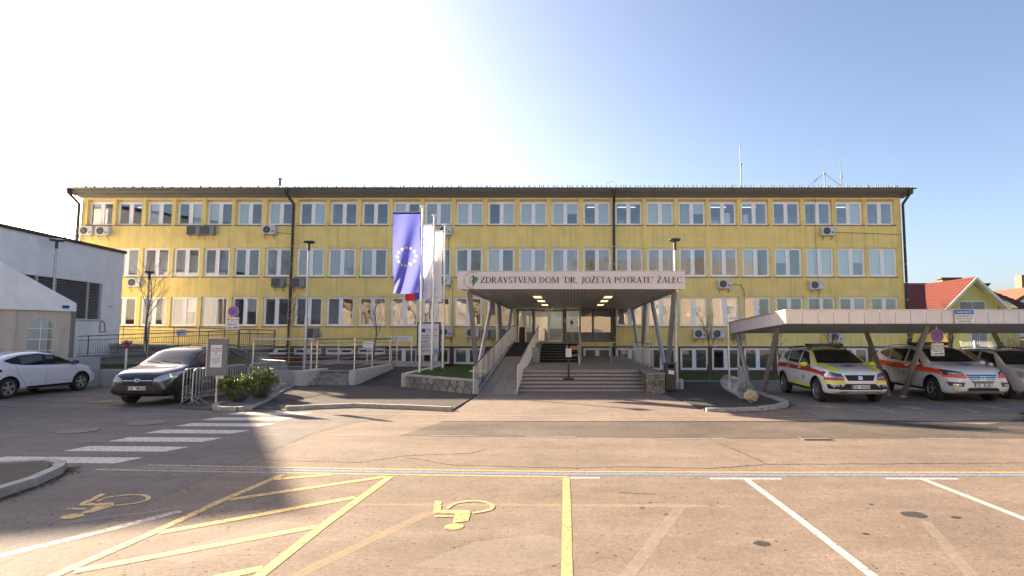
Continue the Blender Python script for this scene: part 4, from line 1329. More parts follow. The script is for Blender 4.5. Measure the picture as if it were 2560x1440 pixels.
M['railw'] = mat('rail_white_steel', (0.62, 0.60, 0.57), 0.35, 0.45, var=0.05)
M['handr'] = mat('handrail_dark', (0.20, 0.18, 0.165), 0.4, 0.5, var=0.08)
def rp(x, y): return (x, y, (y - ry0) * rz1 / (ry1 - ry0))
railing('ramp_railing', 'barred railing along the left side of the entrance ramp', [rp(-3.44, 20.05), rp(-3.44, 33.0), (-3.44, 35.0, rz1)], 0.98, 1.5, 0.18, M['railw'], M['handr'], 0.026, 'ramp railings')
railing('ramp_railing', 'barred railing along the right side of the entrance ramp', [rp(-1.93, 20.35), rp(-1.93, 32.9)], 0.98, 1.5, 0.18, M['railw'], M['handr'], 0.026, 'ramp railings')

st = thing('entrance_steps', 'wide grey entrance steps and landing platform under the canopy', 'steps', (0.4, 21.2, 0))
PZ = 0.73
nst = 6
for k in range(nst):
    y = 21.2 + k * 0.27
    zt = PZ * (k + 1) / nst
    MB().box(-1.94, 2.66, y, (22.9 if k < nst - 1 else 36.5), zt - PZ / nst + (0.0 if k else -0.05), zt - 0.03).build('riser', M['stepc'], st)
    if k < nst - 1:
        MB().box(-1.94, 2.66, y - 0.025, y + 0.30, zt - 0.029, zt).build('tread', M['tread'], st)
MB().box(-1.94, 3.30, 22.52, 36.5, PZ - 0.029, PZ).build('platform', M['plat'], st)
MB().box(2.67, 3.28, 22.9, 36.5, -0.3, PZ - 0.03).build('platform_side', M['stepc'], st)
# black inner stairs to the door
b0 = thing('door_stairs', 'black rubber-covered stairs leading up to the sliding door', 'stairs', (-0.6, 28.3, PZ))
for k in range(7):
    y = 28.3 + k * 0.27
    zt = PZ + (rz1 - PZ) * (k + 1) / 7
    o = MB().box(-1.58, 0.28, y, 30.25, zt - (rz1 - PZ) / 7, zt).build('step', M['mat'], b0)
    MB().box(-1.56, 0.26, y - 0.008, y + 0.03, zt - 0.004, zt + 0.006).build('nosing', M['gpaint'], o)
MB().box(-1.94, 0.28, 30.26, F + 0.2, PZ + 0.001, rz1 - 0.004).build('landing', M['plat'], b0)
MB().box(-3.40, -1.945, 33.0, F + 0.2, 0.3, rz1 - 0.004).build('landing', M['plat'], b0)
MB().box(0.285, 0.47, 28.4, F, PZ + 0.001, rz1 - 0.02).build('cheek', M['stepc'], b0)
MB().box(-1.93, -1.59, 27.6, 30.25, PZ + 0.001, 1.45).build('cheek', M['rampside'], b0)
railing('stair_railing', 'short steel railing with two posts right of the black door stairs', [(0.42, 28.5, PZ + 0.3), (0.42, 30.6, rz1), (0.42, 34.5, rz1)], 0.95, 1.6, 0, M['galv'], M['galv'])
railing('platform_railing', 'steel railing with panels at the right side of the entrance platform', [(1.92, 28.2, PZ), (3.05, 28.2, PZ), (3.22, 22.75, PZ)], 0.98, 1.1, 0.14, M['galv'], M['galv'], 0.022, None, 0.82)

# stone facings ------------------------------------------------------------
def voronoi(w, h, pts):
    cells = []
    for i, p in enumerate(pts):
        poly = [(0, 0), (w, 0), (w, h), (0, h)]
        for j, q in enumerate(pts):
            if i == j:
                continue
            mx, my = (p[0] + q[0]) / 2, (p[1] + q[1]) / 2
            nx, ny = q[0] - p[0], q[1] - p[1]
            out = []
            for k in range(len(poly)):
                a, b_ = poly[k], poly[(k + 1) % len(poly)]
                da, db = (a[0] - mx) * nx + (a[1] - my) * ny, (b_[0] - mx) * nx + (b_[1] - my) * ny
                if da <= 0:
                    out.append(a)
                if da * db < 0:
                    t_ = da / (da - db)
                    out.append((a[0] + (b_[0] - a[0]) * t_, a[1] + (b_[1] - a[1]) * t_))
            poly = out
            if not poly:
                break
        if len(poly) > 2:
            cells.append(poly)
    return cells
def stones(parent, org, ux, w, h, nrm, pts, m, gap=0.014, th=0.03, rnd=None):
    rnd = rnd or random.Random(2)
    ux, nrm = Vector(ux).normalized(), Vector(nrm).normalized()
    for c in voronoi(w, h, pts):
        cx, cy = sum(p[0] for p in c) / len(c), sum(p[1] for p in c) / len(c)
        mean = sum(math.hypot(p[0] - cx, p[1] - cy) for p in c) / len(c)
        if mean < 0.02:
            continue
        f_ = max(0.3, 1 - gap / mean)
        f2 = f_ * 0.86
        tz = th * rnd.uniform(0.6, 1.3)
        base = [Vector(org) + ux * (cx + (p[0] - cx) * f_) + Vector((0, 0, cy + (p[1] - cy) * f_)) for p in c]
        top = [Vector(org) + ux * (cx + (p[0] - cx) * f2) + Vector((0, 0, cy + (p[1] - cy) * f2)) + nrm * (tz + rnd.uniform(-0.006, 0.006)) for p in c]
        n = len(c)
        MB().add(base + top, [tuple(range(n, 2 * n))] + [(i, (i + 1) % n, n + (i + 1) % n, n + i) for i in range(n)]).build('stone', m[rnd.randrange(len(m))], parent)
SM = [mat('stone_a', (0.17, 0.145, 0.125), 0.85, var=0.3, scale=9, bump=0.6, bscale=25), mat('stone_b', (0.22, 0.185, 0.15), 0.85, var=0.3, scale=9, bump=0.6, bscale=25), mat('stone_c', (0.135, 0.12, 0.11), 0.85, var=0.3, scale=9, bump=0.6, bscale=25)]
M['mortar'] = mat('mortar', (0.42, 0.39, 0.35), 0.9, var=0.15, scale=10, bump=0.3)
ck = thing('stone_cheek', 'low flagstone-faced cheek wall beside the right end of the entrance steps', 'wall', (2.98, 20.4, 0))
MB().box(2.68, 3.30, 20.42, 22.85, -0.02, 0.70).build('core', M['mortar'], ck)
MB().box(2.64, 3.34, 20.38, 22.9, 0.70, 0.728).build('cap', M['plat'], ck)
rn = random.Random(11)
stones(ck, (2.68, 20.42, 0.0), (1, 0, 0), 0.62, 0.69, (0, -1, 0), [(rn.uniform(0, 0.62), rn.uniform(0, 0.69)) for _ in range(13)], SM)
stones(ck, (2.68, 22.85, 0.0), (0, -1, 0), 2.43, 0.69, (-1, 0, 0), [(rn.uniform(0, 2.43), rn.uniform(0, 0.69)) for _ in range(36)], SM)

# planting bed left of the ramp, faced with rough stone
pl = thing('planter_wall', 'rough stone retaining wall with concrete coping round the flagpole bed', 'wall', (-6.55, 22.65, 0))
A, B = Vector((-6.55, 22.62, 0)), Vector((-3.46, 20.02, 0))
dv = (B - A).normalized()
nv = Vector((dv.y, -dv.x, 0))
if nv.y > 0:
    nv = -nv
L_ = (B - A).length
b = MB()
b.slab([A - nv * 0.02, B - nv * 0.02, B - nv * 0.02 + Vector((0, 0, 0.46)), A - nv * 0.02 + Vector((0, 0, 0.46))], -nv * 0.25)
b.build('core', M['mortar'], pl)
b = MB().slab([A + nv * 0.03 + Vector((0, 0, 0.462)), B + nv * 0.03 + Vector((0, 0, 0.462)), B - nv * 0.26 + Vector((0, 0, 0.462)), A - nv * 0.26 + Vector((0, 0, 0.462))], (0, 0, 0.06))
b.build('coping', M['conc'], pl)
pts = []
for r_ in range(2):
    n = 9
    for k in range(n):
        pts.append(((k + 0.5 + 0.35 * (r_ % 2)) * L_ / n + rn.uniform(-0.08, 0.08), 0.115 + r_ * 0.23 + rn.uniform(-0.03, 0.03)))
SM2 = [mat('rough_a', (0.20, 0.185, 0.17), 0.9, var=0.45, scale=8, bump=1.0, bscale=18), mat('rough_b', (0.26, 0.235, 0.21), 0.9, var=0.45, scale=8, bump=1.0, bscale=18)]
stones(pl, A - nv * 0.02, dv, L_, 0.455, nv, pts, SM2, 0.02, 0.06, rn)
MB().box(-6.75, -6.5, 22.7, 29.4, -0.1, 0.56).build('side_wall', M['concw'], pl)

# terrace walls and steps on the left ------------------------------------------
def wall(name, label, boxes, m=None):
    t = thing(name, label, 'wall', (boxes[0][0], boxes[0][2], 0))
    for bx in boxes:
        MB().box(*bx).build('panel', m or M['conc'], t)
    return t
wall('retaining_wall', 'higher end block of the low concrete wall behind the white hatchback', [(-20.4, -19.55, 23.2, 23.75, -0.05, 1.16)])
wall('retaining_wall', 'long low concrete retaining wall behind the dark minivan', [(-19.55 + k * 1.483, -18.075 + k * 1.483, 23.7, 23.95, -0.05, 0.66) for k in range(4)] + [(-13.61, -11.2, 24.0, 24.2, -0.05, 0.6)])
wall('retaining_wall', 'short concrete cheek wall left of the small terrace steps', [(-11.2, -10.72, 23.2, 25.2, -0.05, 0.62)], M['concw'])
wall('retaining_wall', 'concrete cheek wall right of the small terrace steps, running back beside the path', [(-9.18, -8.9, 23.6, 28.6, -0.05, 0.63)], M['concw'])
wall('retaining_wall', 'low concrete wall at the back of the terrace below the basement windows', [(-14.2, -9.1, 30.2, 30.4, 0.3, 0.72), (-9.1, -6.75, 29.4, 29.6, 0.2, 0.72)], M['conc'])
ts = thing('terrace_steps', 'four worn concrete steps up to the railed terrace', 'steps', (-9.95, 23.4, 0))
for k in range(4):
    MB().box(-10.71, -9.19, 23.45 + k * 0.3, 24.9, 0.05 + 0.125 * k - 0.05, 0.05 + 0.125 * (k + 1)).build('step', mat('step_worn_%d' % k, (0.25, 0.24, 0.22), 0.9, var=0.45, scale=5, bump=0.5, bscale=30), ts)

def steel_railing(label, pts, zb, h=1.0, nrail=6, post=None):
    t = thing('terrace_railing', label, 'railing', (*pts[0], zb), 0, 'stainless terrace railings')
    P = [Vector((*p, zb)) for p in pts]
    MB().tube([p + Vector((0, 0, h)) for p in P], 0.032, 10).build('handrail', M['steel'], t, smooth=True)
    for p in (post or P):
        p = Vector((p[0], p[1], zb))
        MB().tube([p, p + Vector((0, 0, h - 0.15))], 0.034, 10).tube([p + Vector((0, 0, h - 0.15)), p + Vector((0, 0, h))], 0.015, 8).build('post', M['steel'], t, smooth=True)
    for k in range(nrail):
        MB().tube([p + Vector((0, 0, 0.14 + k * (h - 0.32) / (nrail - 1))) for p in P], 0.012, 6).build('rail', M['steel'], t)
steel_railing('stainless railing along the front edge of the terrace', [(-13.5, 24.15), (-10.95, 24.15)], ZT + 0.03, 1.28, 6, [(-13.45, 24.15), (-11.0, 24.15)])
steel_railing('stainless railing going back along the right side of the terrace', [(-9.04, 23.75), (-9.04, 28.5)], ZT + 0.05, 1.28, 6, [(-9.04, 23.8), (-9.04, 25.9), (-9.04, 28.4)])
steel_railing('stainless railing across the back of the terrace', [(-14.0, 29.9), (-9.1, 29.9)], ZT + 0.0, 1.28, 6, [(-12.2, 29.9), (-10.7, 29.9), (-9.15, 29.9)])
steel_railing('short stainless railing on the left side of the small terrace steps', [(-10.96, 24.3), (-10.96, 29.8)], ZT + 0.03, 1.28, 6, [(-10.96, 24.6), (-12.0, 29.8)][:1])

# grey access ramp in two flights at the far left
M['rgrey'] = mat('ramp_grey_steel', (0.17, 0.175, 0.18), 0.5, 0.5, var=0.1)
gr = thing('access_ramp', 'grey two-flight access ramp in front of the yellow wall beside the annex', 'ramp', (-21, 29, 0.5))
b = MB().slab([(-26, 28.9, 0.86), (-17.0, 28.9, 1.22), (-17.0, 28.9, 1.36), (-26, 28.9, 1.0)], (0, 1.4, 0))
b.build('lower_deck', M['galv'], gr)
MB().slab([(-26, 29.1, 0.4), (-17.2, 29.1, 0.4), (-17.2, 29.1, 1.19), (-26, 29.1, 0.83)], (0, 1.1, 0)).build('lower_base', M['conc'], gr)
MB().slab([(-27, 31.2, 1.5), (-17.0, 31.2, 1.22), (-17.0, 31.2, 1.36), (-27, 31.2, 1.66)], (0, 1.4, 0)).build('upper_deck', M['galv'], gr)
MB().slab([(-27, 31.4, 0.3), (-17.2, 31.4, 0.3), (-17.2, 31.4, 1.19), (-27, 31.4, 1.47)], (0, 1.1, 0)).build('upper_base', M['conc'], gr)
railing('access_ramp_railing', 'grey barred railing on the near flight of the access ramp', [(-26, 28.92, 0.98), (-16.9, 28.92, 1.34)], 0.98, 1.5, 0.115, M['rgrey'], M['rgrey'], 0.022, 'access ramp railings', 0.78, 0.15)
railing('access_ramp_railing', 'grey barred railing on the far flight of the access ramp', [(-27, 32.5, 1.64), (-16.9, 32.5, 1.36)], 0.98, 1.5, 0.115, M['rgrey'], M['rgrey'], 0.022, 'access ramp railings', 0.78, 0.15)
railing('access_ramp_railing', 'grey barred railing closing the right end of the access ramp', [(-16.9, 29.0, 1.36), (-16.9, 32.4, 1.36)], 0.98, 1.5, 0.115, M['rgrey'], M['rgrey'], 0.022, 'access ramp railings', 0.78, 0.15)
# ================================================================== OTHER BUILDINGS
M['annexw'] = stucco('render_white', (0.84, 0.83, 0.83), 0.05, 0.1)
M['anthra'] = mat('anthracite_metal', (0.055, 0.057, 0.06), 0.45, 0.4, var=0.06)
M['louvre'] = mat('louvre_grey', (0.34, 0.34, 0.345), 0.4, 0.4, var=0.06)
an = thing('annex', 'white flat-roofed annex with a dark roof edge and a long louvred window', 'building', (-25.4, 32, 0))
def aw(y): return -25.4 + 0.127 * (32 - y)          # wall line
AZ = 6.66
wy0, wy1, wz0, wz1 = 24.2, 30.45, 2.9, 4.8
b = MB()
def wq(y0_, y1_, z0_, z1_):
    b.poly([(aw(y0_), y0_, z0_), (aw(y1_), y1_, z0_), (aw(y1_), y1_, z1_), (aw(y0_), y0_, z1_)])
wq(16, wy0, -0.2, AZ); wq(wy1, 32, -0.2, AZ); wq(wy0, wy1, -0.2, wz0); wq(wy0, wy1, wz1, AZ)
dx = -0.22
for (ya, yb_, za, zb_) in ((wy0, wy0, wz0, wz1), (wy1, wy1, wz0, wz1)):
    b.poly([(aw(ya), ya, za), (aw(ya) + dx, ya, za), (aw(ya) + dx, ya, zb_), (aw(ya), ya, zb_)])
for z in (wz0, wz1):
    b.poly([(aw(wy0), wy0, z), (aw(wy1), wy1, z), (aw(wy1) + dx, wy1, z), (aw(wy0) + dx, wy0, z)])
b.poly([(aw(32), 32, -0.2), (-29.6, 32.4, -0.2), (-29.6, 32.4, AZ), (aw(32), 32, AZ)])
b.poly([(aw(16), 16, -0.2), (-29.6, 16, -0.2), (-29.6, 16, AZ), (aw(16), 16, AZ)])
b.poly([(-29.6, 16, -0.2), (-29.6, 32.4, -0.2), (-29.6, 32.4, AZ), (-29.6, 16, AZ)])
b.build('wall', M['annexw'], an)
MB().slab([(aw(15.9) + 0.09, 15.9, AZ), (aw(32.1) + 0.09, 32.1, AZ), (-29.7, 32.5, AZ), (-29.7, 15.9, AZ)], (0, 0, 0.15)).build('roof', M['anthra'], an)
# louvred blinds in bays, rails between them
bays = [24.3, 26.1, 27.2, 29.4, 30.4]
win = MB().slab([(aw(wy0) - 0.2, wy0, wz0), (aw(wy1) - 0.2, wy1, wz0), (aw(wy1) - 0.2, wy1, wz1), (aw(wy0) - 0.2, wy0, wz1)], (-0.05, 0, 0)).build('window', M['black'], an)
for i in range(len(bays) - 1):
    b = MB()
    y0_, y1_ = bays[i] + 0.02, bays[i + 1] - 0.02
    n = 24
    for k in range(n):
        z = wz0 + 0.04 + (wz1 - wz0 - 0.08) * (k + 0.5) / n
        b.slab([(aw(y0_) - 0.15, y0_, z + 0.02), (aw(y1_) - 0.15, y1_, z + 0.02), (aw(y1_) - 0.08, y1_, z - 0.025), (aw(y0_) - 0.08, y0_, z - 0.025)], (0, 0, 0.008))
    b.build('louvre_blind', M['louvre'], win)
for y in bays[1:-1]:
    MB().box(aw(y) - 0.12, aw(y) - 0.02, y - 0.07, y + 0.07, wz0, wz1).build('louvre_rail', M['galv'], win)
MB().slab([(aw(wy0) - 0.2, wy0 - 0.05, wz0 - 0.05), (aw(wy1) - 0.2, wy1 + 0.05, wz0 - 0.05), (aw(wy1) + 0.07, wy1 + 0.05, wz0 - 0.07), (aw(wy0) + 0.07, wy0 - 0.05, wz0 - 0.07)], (0, 0, 0.035)).build('sill', M['galv'], an)
MB().lathe([(0.02, 0.14), (0.12, 0.08), (0.17, 0.0), (0.17, -0.06)], 14, (aw(31.1) + 0.04, 31.1, 3.72)).build('wall_lamp', M['white'], an, smooth=True)
# tall block beyond the left edge of the picture: its shadow lies on the lot
tb = thing('neighbour_block', 'tall rendered block beyond the left edge whose shadow lies across the lot', 'building', (-36, 26, 0))
b = MB()
fp = [(-28.95, 24.8), (-34.0, 32.6), (-49.1, 30.3), (-43.2, 19.9)]
b.prism(fp, -0.2, 11.4)
b.build('wall', M['annexw'], tb)
MB().prism([(-28.85, 24.6), (-34.0, 32.75), (-49.4, 30.4), (-43.25, 19.6)], 11.402, 11.65).build('roof', M['anthra'], tb)
for k in range(4):
    for fl in range(3):
        p = Vector((-28.95, 24.8)).lerp(Vector((-34.0, 32.6)), 0.15 + 0.22 * k)
        MB().box(p.x + 0.0, p.x + 0.25, p.y - 0.5, p.y + 0.5, 1.5 + 3.5 * fl, 3.2 + 3.5 * fl).build('window', M['black'], tb)
# chimney and vent on the annex roof, twigs of a tree behind it
t = thing('roof_vent', 'small dark vent on the roof edge of the white annex', 'vent', (-26.4, 26.8, 6.8))
MB().box(-26.6, -26.3, 26.7, 27.0, 6.8, 7.02).build('body', M['anthra'], t)
MB().box(-26.65, -26.25, 26.65, 27.05, 7.022, 7.06).build('cap', M['anthra'], t)

# party tent at the far left ----------------------------------------------------------
M['tentw'] = mat('tent_pvc', (0.86, 0.84, 0.81), 0.55, var=0.08, scale=1.2, bump=1.0, bscale=4.5)
M['tentb'] = mat('tent_wall', (0.56, 0.48, 0.39), 0.7, var=0.08, scale=2, bump=0.5, bscale=4)
M['tentwin'] = glass('tent_window_film', (0.72, 0.75, 0.8), 0.2, 0.08)
M['galvd'] = mat('galvanised_dull', (0.30, 0.30, 0.29), 0.5, 0.6, var=0.15, scale=6)
tn = thing('party_tent', 'white gabled party tent with beige side walls and an arched window', 'tent', (-21.4, 24.5, 0))
TD = Vector((-0.37, -0.929, 0))           # along the gable, towards the camera
TC = Vector((-21.3, 24.4, 0))
TB = Vector((-0.929, 0.37, 0))            # depth of the tent, away from the lot
def tp(u, z, d=0.0): return TC + TD * u + TB * d + Vector((0, 0, z))
ew, rz, hz_ = 6.0, 3.42, 5.15
b = MB()
nn = 12
for k in range(nn):        # gable cloth with slight folds
    def gp(q):
        u = ew * q / nn
        top = rz + (hz_ - rz) * (1 - abs(u - ew / 2) / (ew / 2))
        return u, top
    (u0, t0), (u1, t1) = gp(k), gp(k + 1)
    w0, w1 = 0.03 * math.sin(k * 2.1), 0.03 * math.sin((k + 1) * 2.1)
    m0, m1 = 0.03 * math.sin(k * 3.3 + 1), 0.03 * math.sin(k * 3.3 + 4.3)
    b.poly([tp(u0, 3.08, w0 - 0.05), tp(u1, 3.08, w1 - 0.05), tp(u1, (3.08 + t1) / 2, m1 - 0.03), tp(u0, (3.08 + t0) / 2, m0 - 0.03)])
    b.poly([tp(u0, (3.08 + t0) / 2, m0 - 0.03), tp(u1, (3.08 + t1) / 2, m1 - 0.03), tp(u1, t1, 0), tp(u0, t0, 0)])
b.build('gable', M['tentw'], tn, smooth=60)
b = MB()
for k in range(nn):
    u0, t0 = ew * k / nn, rz + (hz_ - rz) * (1 - abs(ew * k / nn - ew / 2) / (ew / 2))
    u1, t1 = ew * (k + 1) / nn, rz + (hz_ - rz) * (1 - abs(ew * (k + 1) / nn - ew / 2) / (ew / 2))
    b.slab([tp(u0, t0, 0), tp(u1, t1, 0), tp(u1, t1, 6), tp(u0, t0, 6)], (0, 0, 0.02))
b.build('roof', M['tentw'], tn)
MB().slab([tp(-0.03, 3.08, 0), tp(-0.03, 3.08, 6), tp(-0.03, rz, 6), tp(-0.03, rz, 0)], TD * 0.02).build('valance', M['tentw'], tn)
# side wall with the arched window opening
aw_c, aw_r, aw_z0 = 1.12, 0.42, 1.0
def wallstrip(u0, u1, za, zb):
    n = max(1, int((u1 - u0) / 0.12))
    for k in range(n):
        a, c = u0 + (u1 - u0) * k / n, u0 + (u1 - u0) * (k + 1) / n
        f1, f2 = 0.025 * math.sin(a * 9), 0.025 * math.sin(c * 9)
        b.poly([tp(a, za, 0.08 + f1), tp(c, za, 0.08 + f2), tp(c, zb, 0.08 + f2 * 0.4), tp(a, zb, 0.08 + f1 * 0.4)])
b = MB()
wallstrip(0.1, aw_c - aw_r, 0.05, 3.1)
wallstrip(aw_c + aw_r, ew, 0.05, 3.1)
wallstrip(aw_c - aw_r, aw_c + aw_r, 0.05, aw_z0)
arc = [(aw_c - aw_r * math.cos(a), 2.35 + aw_r * math.sin(a)) for a in [math.pi * k / 12 for k in range(13)]]
for k in range(12):
    b.poly([tp(arc[k][0], arc[k][1], 0.08), tp(arc[k + 1][0], arc[k + 1][1], 0.08), tp(arc[k + 1][0], 3.1, 0.08), tp(arc[k][0], 3.1, 0.08)])
b.build('side_wall', M['tentb'], tn)
tw = MB().poly([tp(aw_c - aw_r, aw_z0, 0.09), tp(aw_c + aw_r, aw_z0, 0.09)] + [tp(a, z, 0.09) for a, z in reversed(arc)]).build('window', M['tentwin'], tn)
b = MB()
for u in (aw_c,):
    b.bar(tp(u, aw_z0, 0.07), tp(u, 2.76, 0.07), 0.025, 0.012)
for z in (1.45, 1.9, 2.35):
    b.bar(tp(aw_c - aw_r, z, 0.07), tp(aw_c + aw_r, z, 0.07), 0.012, 0.025)
b.build('window_bars', M['tentw'], tw)
MB().bar(tp(0.02, 0.0, 0.1), tp(0.02, 3.15, 0.1), 0.13, 0.13).build('post', M['galvd'], tn)
MB().bar(tp(1.95, 0.0, 0.05), tp(1.95, 3.08, 0.05), 0.05, 0.03).build('strap', M['tentb'], tn)
MB().slab([tp(0.28, 3.2, -0.09), tp(0.52, 3.2, -0.09), tp(0.52, 3.32, -0.09), tp(0.28, 3.32, -0.09)], TB * -0.004).build('logo_patch', M['inkblue'], tn)
t = thing('small_notice', 'small white arched notice holder fixed behind the tent post', 'sign', (-21.0, 25.6, 2.2))
MB().tube([(-21.2, 25.6, 2.2), (-21.2, 25.6, 2.6), (-21.1, 25.6, 2.7), (-21.0, 25.6, 2.6), (-20.95, 25.6, 2.2), (-21.2, 25.6, 2.2)], 0.02, 6).build('hoop', M['anthra'], t)
MB().box(-21.17, -20.99, 25.59, 25.61, 2.23, 2.5).build('sheet', M['paper'], t)

# house with red roofs, right ------------------------------------------------------------
M['housey'] = stucco('render_lemon', (0.66, 0.58, 0.24), 0.05)
M['tiler'] = mat('roof_tile_lit', (0.115, 0.024, 0.014), 0.6, var=0.22, scale=6)  # red tile of the sunward slope, sunlight put into the colour
M['tiled'] = mat('roof_tile_shade', (0.10, 0.022, 0.022), 0.55, var=0.2, scale=6)  # same red tile for slopes away from the sun, shade painted in as maroon
M['barge'] = mat('barge_white', (0.72, 0.70, 0.66), 0.6)
HY = 52.0
hs = thing('yellow_house', 'lemon yellow house with red tiled gable roofs seen right of the health centre', 'house', (38, HY, -0.5))
xa, xb = 34.2, 38.93
xm = (xa + xb) / 2
ez0 = 4.98
rz_ = 7.29
b = MB()        # gable wing facing the camera
b.slab([(xa, HY, -0.6), (xb, HY, -0.6), (xb, HY, ez0 - 0.1), (xm, HY, rz_ - 0.35), (xa, HY, ez0 - 0.1)], (0, 9, 0))
b.build('wall', M['housey'], hs)
b = MB()        # main body behind, ridge along X
mb0, mb1 = xa - 4.5, xb + 3.8
my0, my1 = HY + 2.5, HY + 11
mrz = 7.32
b.slab([(mb0, my0, -0.6), (mb0, my1, -0.6), (mb0, my1, ez0 - 0.3), (mb0, (my0 + my1) / 2, mrz - 0.3), (mb0, my0, ez0 - 0.3)], (mb1 - mb0, 0, 0))
b.build('wall', M['housey'], hs)
def tiled(poly4, m, name, rows, cols, parent):
    """roof slope from four corners (eave a, eave b, ridge b, ridge a), built of stepped tile courses"""
    a, b_, c, d = [Vector(p) for p in poly4]
    mb = MB()
    n = (b_ - a).cross(d - a).normalized()
    if n.z < 0:
        n = -n
    for k in range(rows):
        f0, f1 = k / rows, (k + 1) / rows
        p0, p1 = a.lerp(d, f0), b_.lerp(c, f0)
        p2, p3 = b_.lerp(c, f1), a.lerp(d, f1)
        for j in range(cols):
            g0, g1 = j / cols, (j + 1) / cols
            gm = (g0 + g1) / 2
            q = [p0.lerp(p1, g0) + n * 0.06, p0.lerp(p1, gm) + n * 0.10, p0.lerp(p1, g1) + n * 0.06, p3.lerp(p2, g1) + n * 0.01, p3.lerp(p2, gm) + n * 0.05, p3.lerp(p2, g0) + n * 0.01]
            mb.add(q, [(0, 1, 4, 5), (1, 2, 3, 4)])
            mb.add([p0.lerp(p1, g0), p0.lerp(p1, g1), q[2], q[1], q[0]], [(0, 1, 2, 3, 4)])
    o = mb.build(name, m, parent)
    MB().slab([a, b_, c, d], -n * 0.12).build('underside', M['barge'], o)
    return o
ov = 0.9
s1 = (rz_ - ez0) / (xm - xa)
tiled([(xa - ov, HY - 0.8, ez0 - s1 * ov), (xa - ov, HY + 6.5, ez0 - s1 * ov), (xm, HY + 6.5, rz_), (xm, HY - 0.8, rz_)], M['tiler'], 'roof', 14, 18, hs)
tiled([(xb + ov, HY - 0.8, ez0 - s1 * ov), (xb + ov, HY + 6.5, ez0 - s1 * ov), (xm, HY + 6.5, rz_), (xm, HY - 0.8, rz_)], M['tiled'], 'roof', 14, 18, hs)
tiled([(mb0 - 0.7, my0 - 0.9, ez0 - 0.55), (mb1 + 3.2, my0 - 0.9, ez0 - 1.2), (mb1 - 1.2, (my0 + my1) / 2, mrz), (mb0 - 0.7, (my0 + my1) / 2, mrz)], M['tiled'], 'roof', 14, 40, hs)
MB().slab([(mb0 - 0.7, my1 + 0.9, ez0 - 0.6), (mb1 + 0.7, my1 + 0.9, ez0 - 0.6), (mb1 + 0.7, (my0 + my1) / 2, mrz), (mb0 - 0.7, (my0 + my1) / 2, mrz)], (0, 0, 0.08)).build('roof', M['tiled'], hs)
for sgn, xe in ((-1, xa - ov), (1, xb + ov)):        # white barge boards
    MB().slab([(xe, HY - 0.84, ez0 - s1 * ov - 0.28), (xm, HY - 0.84, rz_ - 0.28), (xm, HY - 0.84, rz_ + 0.02), (xe, HY - 0.84, ez0 - s1 * ov + 0.02)], (0, -0.05, 0)).build('barge_board', M['barge'], hs)
MB().slab([(mb0 - 0.74, my0 - 0.9, ez0 - 0.85), (mb0 - 0.74, (my0 + my1) / 2, mrz - 0.3), (mb0 - 0.74, (my0 + my1) / 2, mrz + 0.02), (mb0 - 0.74, my0 - 0.9, ez0 - 0.53)], (0.05, 0, 0)).build('barge_board', M['barge'], hs)
MB().box(37.95, 39.6, 58.0, 58.8, 4.5, 7.75).build('chimney', mat('chimney_brick', (0.30, 0.17, 0.11), 0.8), hs)
MB().box(37.7, 39.85, 57.8, 59.0, 7.752, 7.9).build('chimney_cap', M['anthra'], hs)
def hwin(x0_, x1_, z0_, z1_, yv):
    o = MB().box(x0_, x1_, yv - 0.06, yv + 0.02, z0_, z1_).build('window', M['barge'], hs)
    w_ = (x1_ - x0_ - 0.25) / 2
    for k in range(2):
        a = x0_ + 0.1 + k * (w_ + 0.05)
        MB().box(a, a + w_, yv - 0.075, yv - 0.062, z0_ + 0.1, z1_ - 0.12).build('pane', M['acg'], o)
wz = 5.17
hwin(xm - 1.2, xm + 1.25, wz - 1.6, wz, HY)
hwin(xm - 0.3, xm + 1.3, 0.6, 2.6, HY)
hwin(xa - 3.6, xa - 2.4, wz - 1.7, wz - 0.2, my0)
MB().tube([(xa - 0.6, HY - 0.7, ez0 - 0.75), (xa - 0.2, HY - 0.12, ez0 - 1.3), (xa + 0.15, HY - 0.12, ez0 - 1.6), (xa + 0.15, HY - 0.12, -0.4)], 0.09, 8).build('downpipe', mat('pipe_brown', (0.06, 0.035, 0.03), 0.5), hs)
# bellied white balcony railing
bal = thing('balcony_railing', 'white bellied wrought-iron railing before the yellow house', 'railing', (xm, HY - 2.2, 0.2))
bx0, bx1 = 33.83, 37.32
zb_, zt_ = 0.64, 1.51
MB().bar((bx0, HY - 2.2, zt_), (bx1, HY - 2.2, zt_), 0.06, 0.05).build('top_rail', M['white'], bal)
MB().bar((bx0, HY - 2.2, zb_), (bx1, HY - 2.2, zb_), 0.06, 0.05).build('bottom_rail', M['white'], bal)
n = int((bx1 - bx0) / 0.15)
b = MB()
for k in range(n + 1):
    x = bx0 + (bx1 - bx0) * k / n
    b.tube([(x, HY - 2.2, zt_), (x, HY - 2.23, zt_ - 0.25), (x, HY - 2.34, zb_ + 0.42), (x, HY - 2.44, zb_ + 0.24), (x, HY - 2.36, zb_ + 0.08), (x, HY - 2.2, zb_)], 0.014, 5)
tag(b.build('balusters', M['white'], bal), kind='stuff')
MB().box(bx0 + 1.2, bx0 + 1.32, HY - 2.24, HY - 2.12, zb_ - 0.6, zt_ + 0.05).build('post', M['white'], bal)
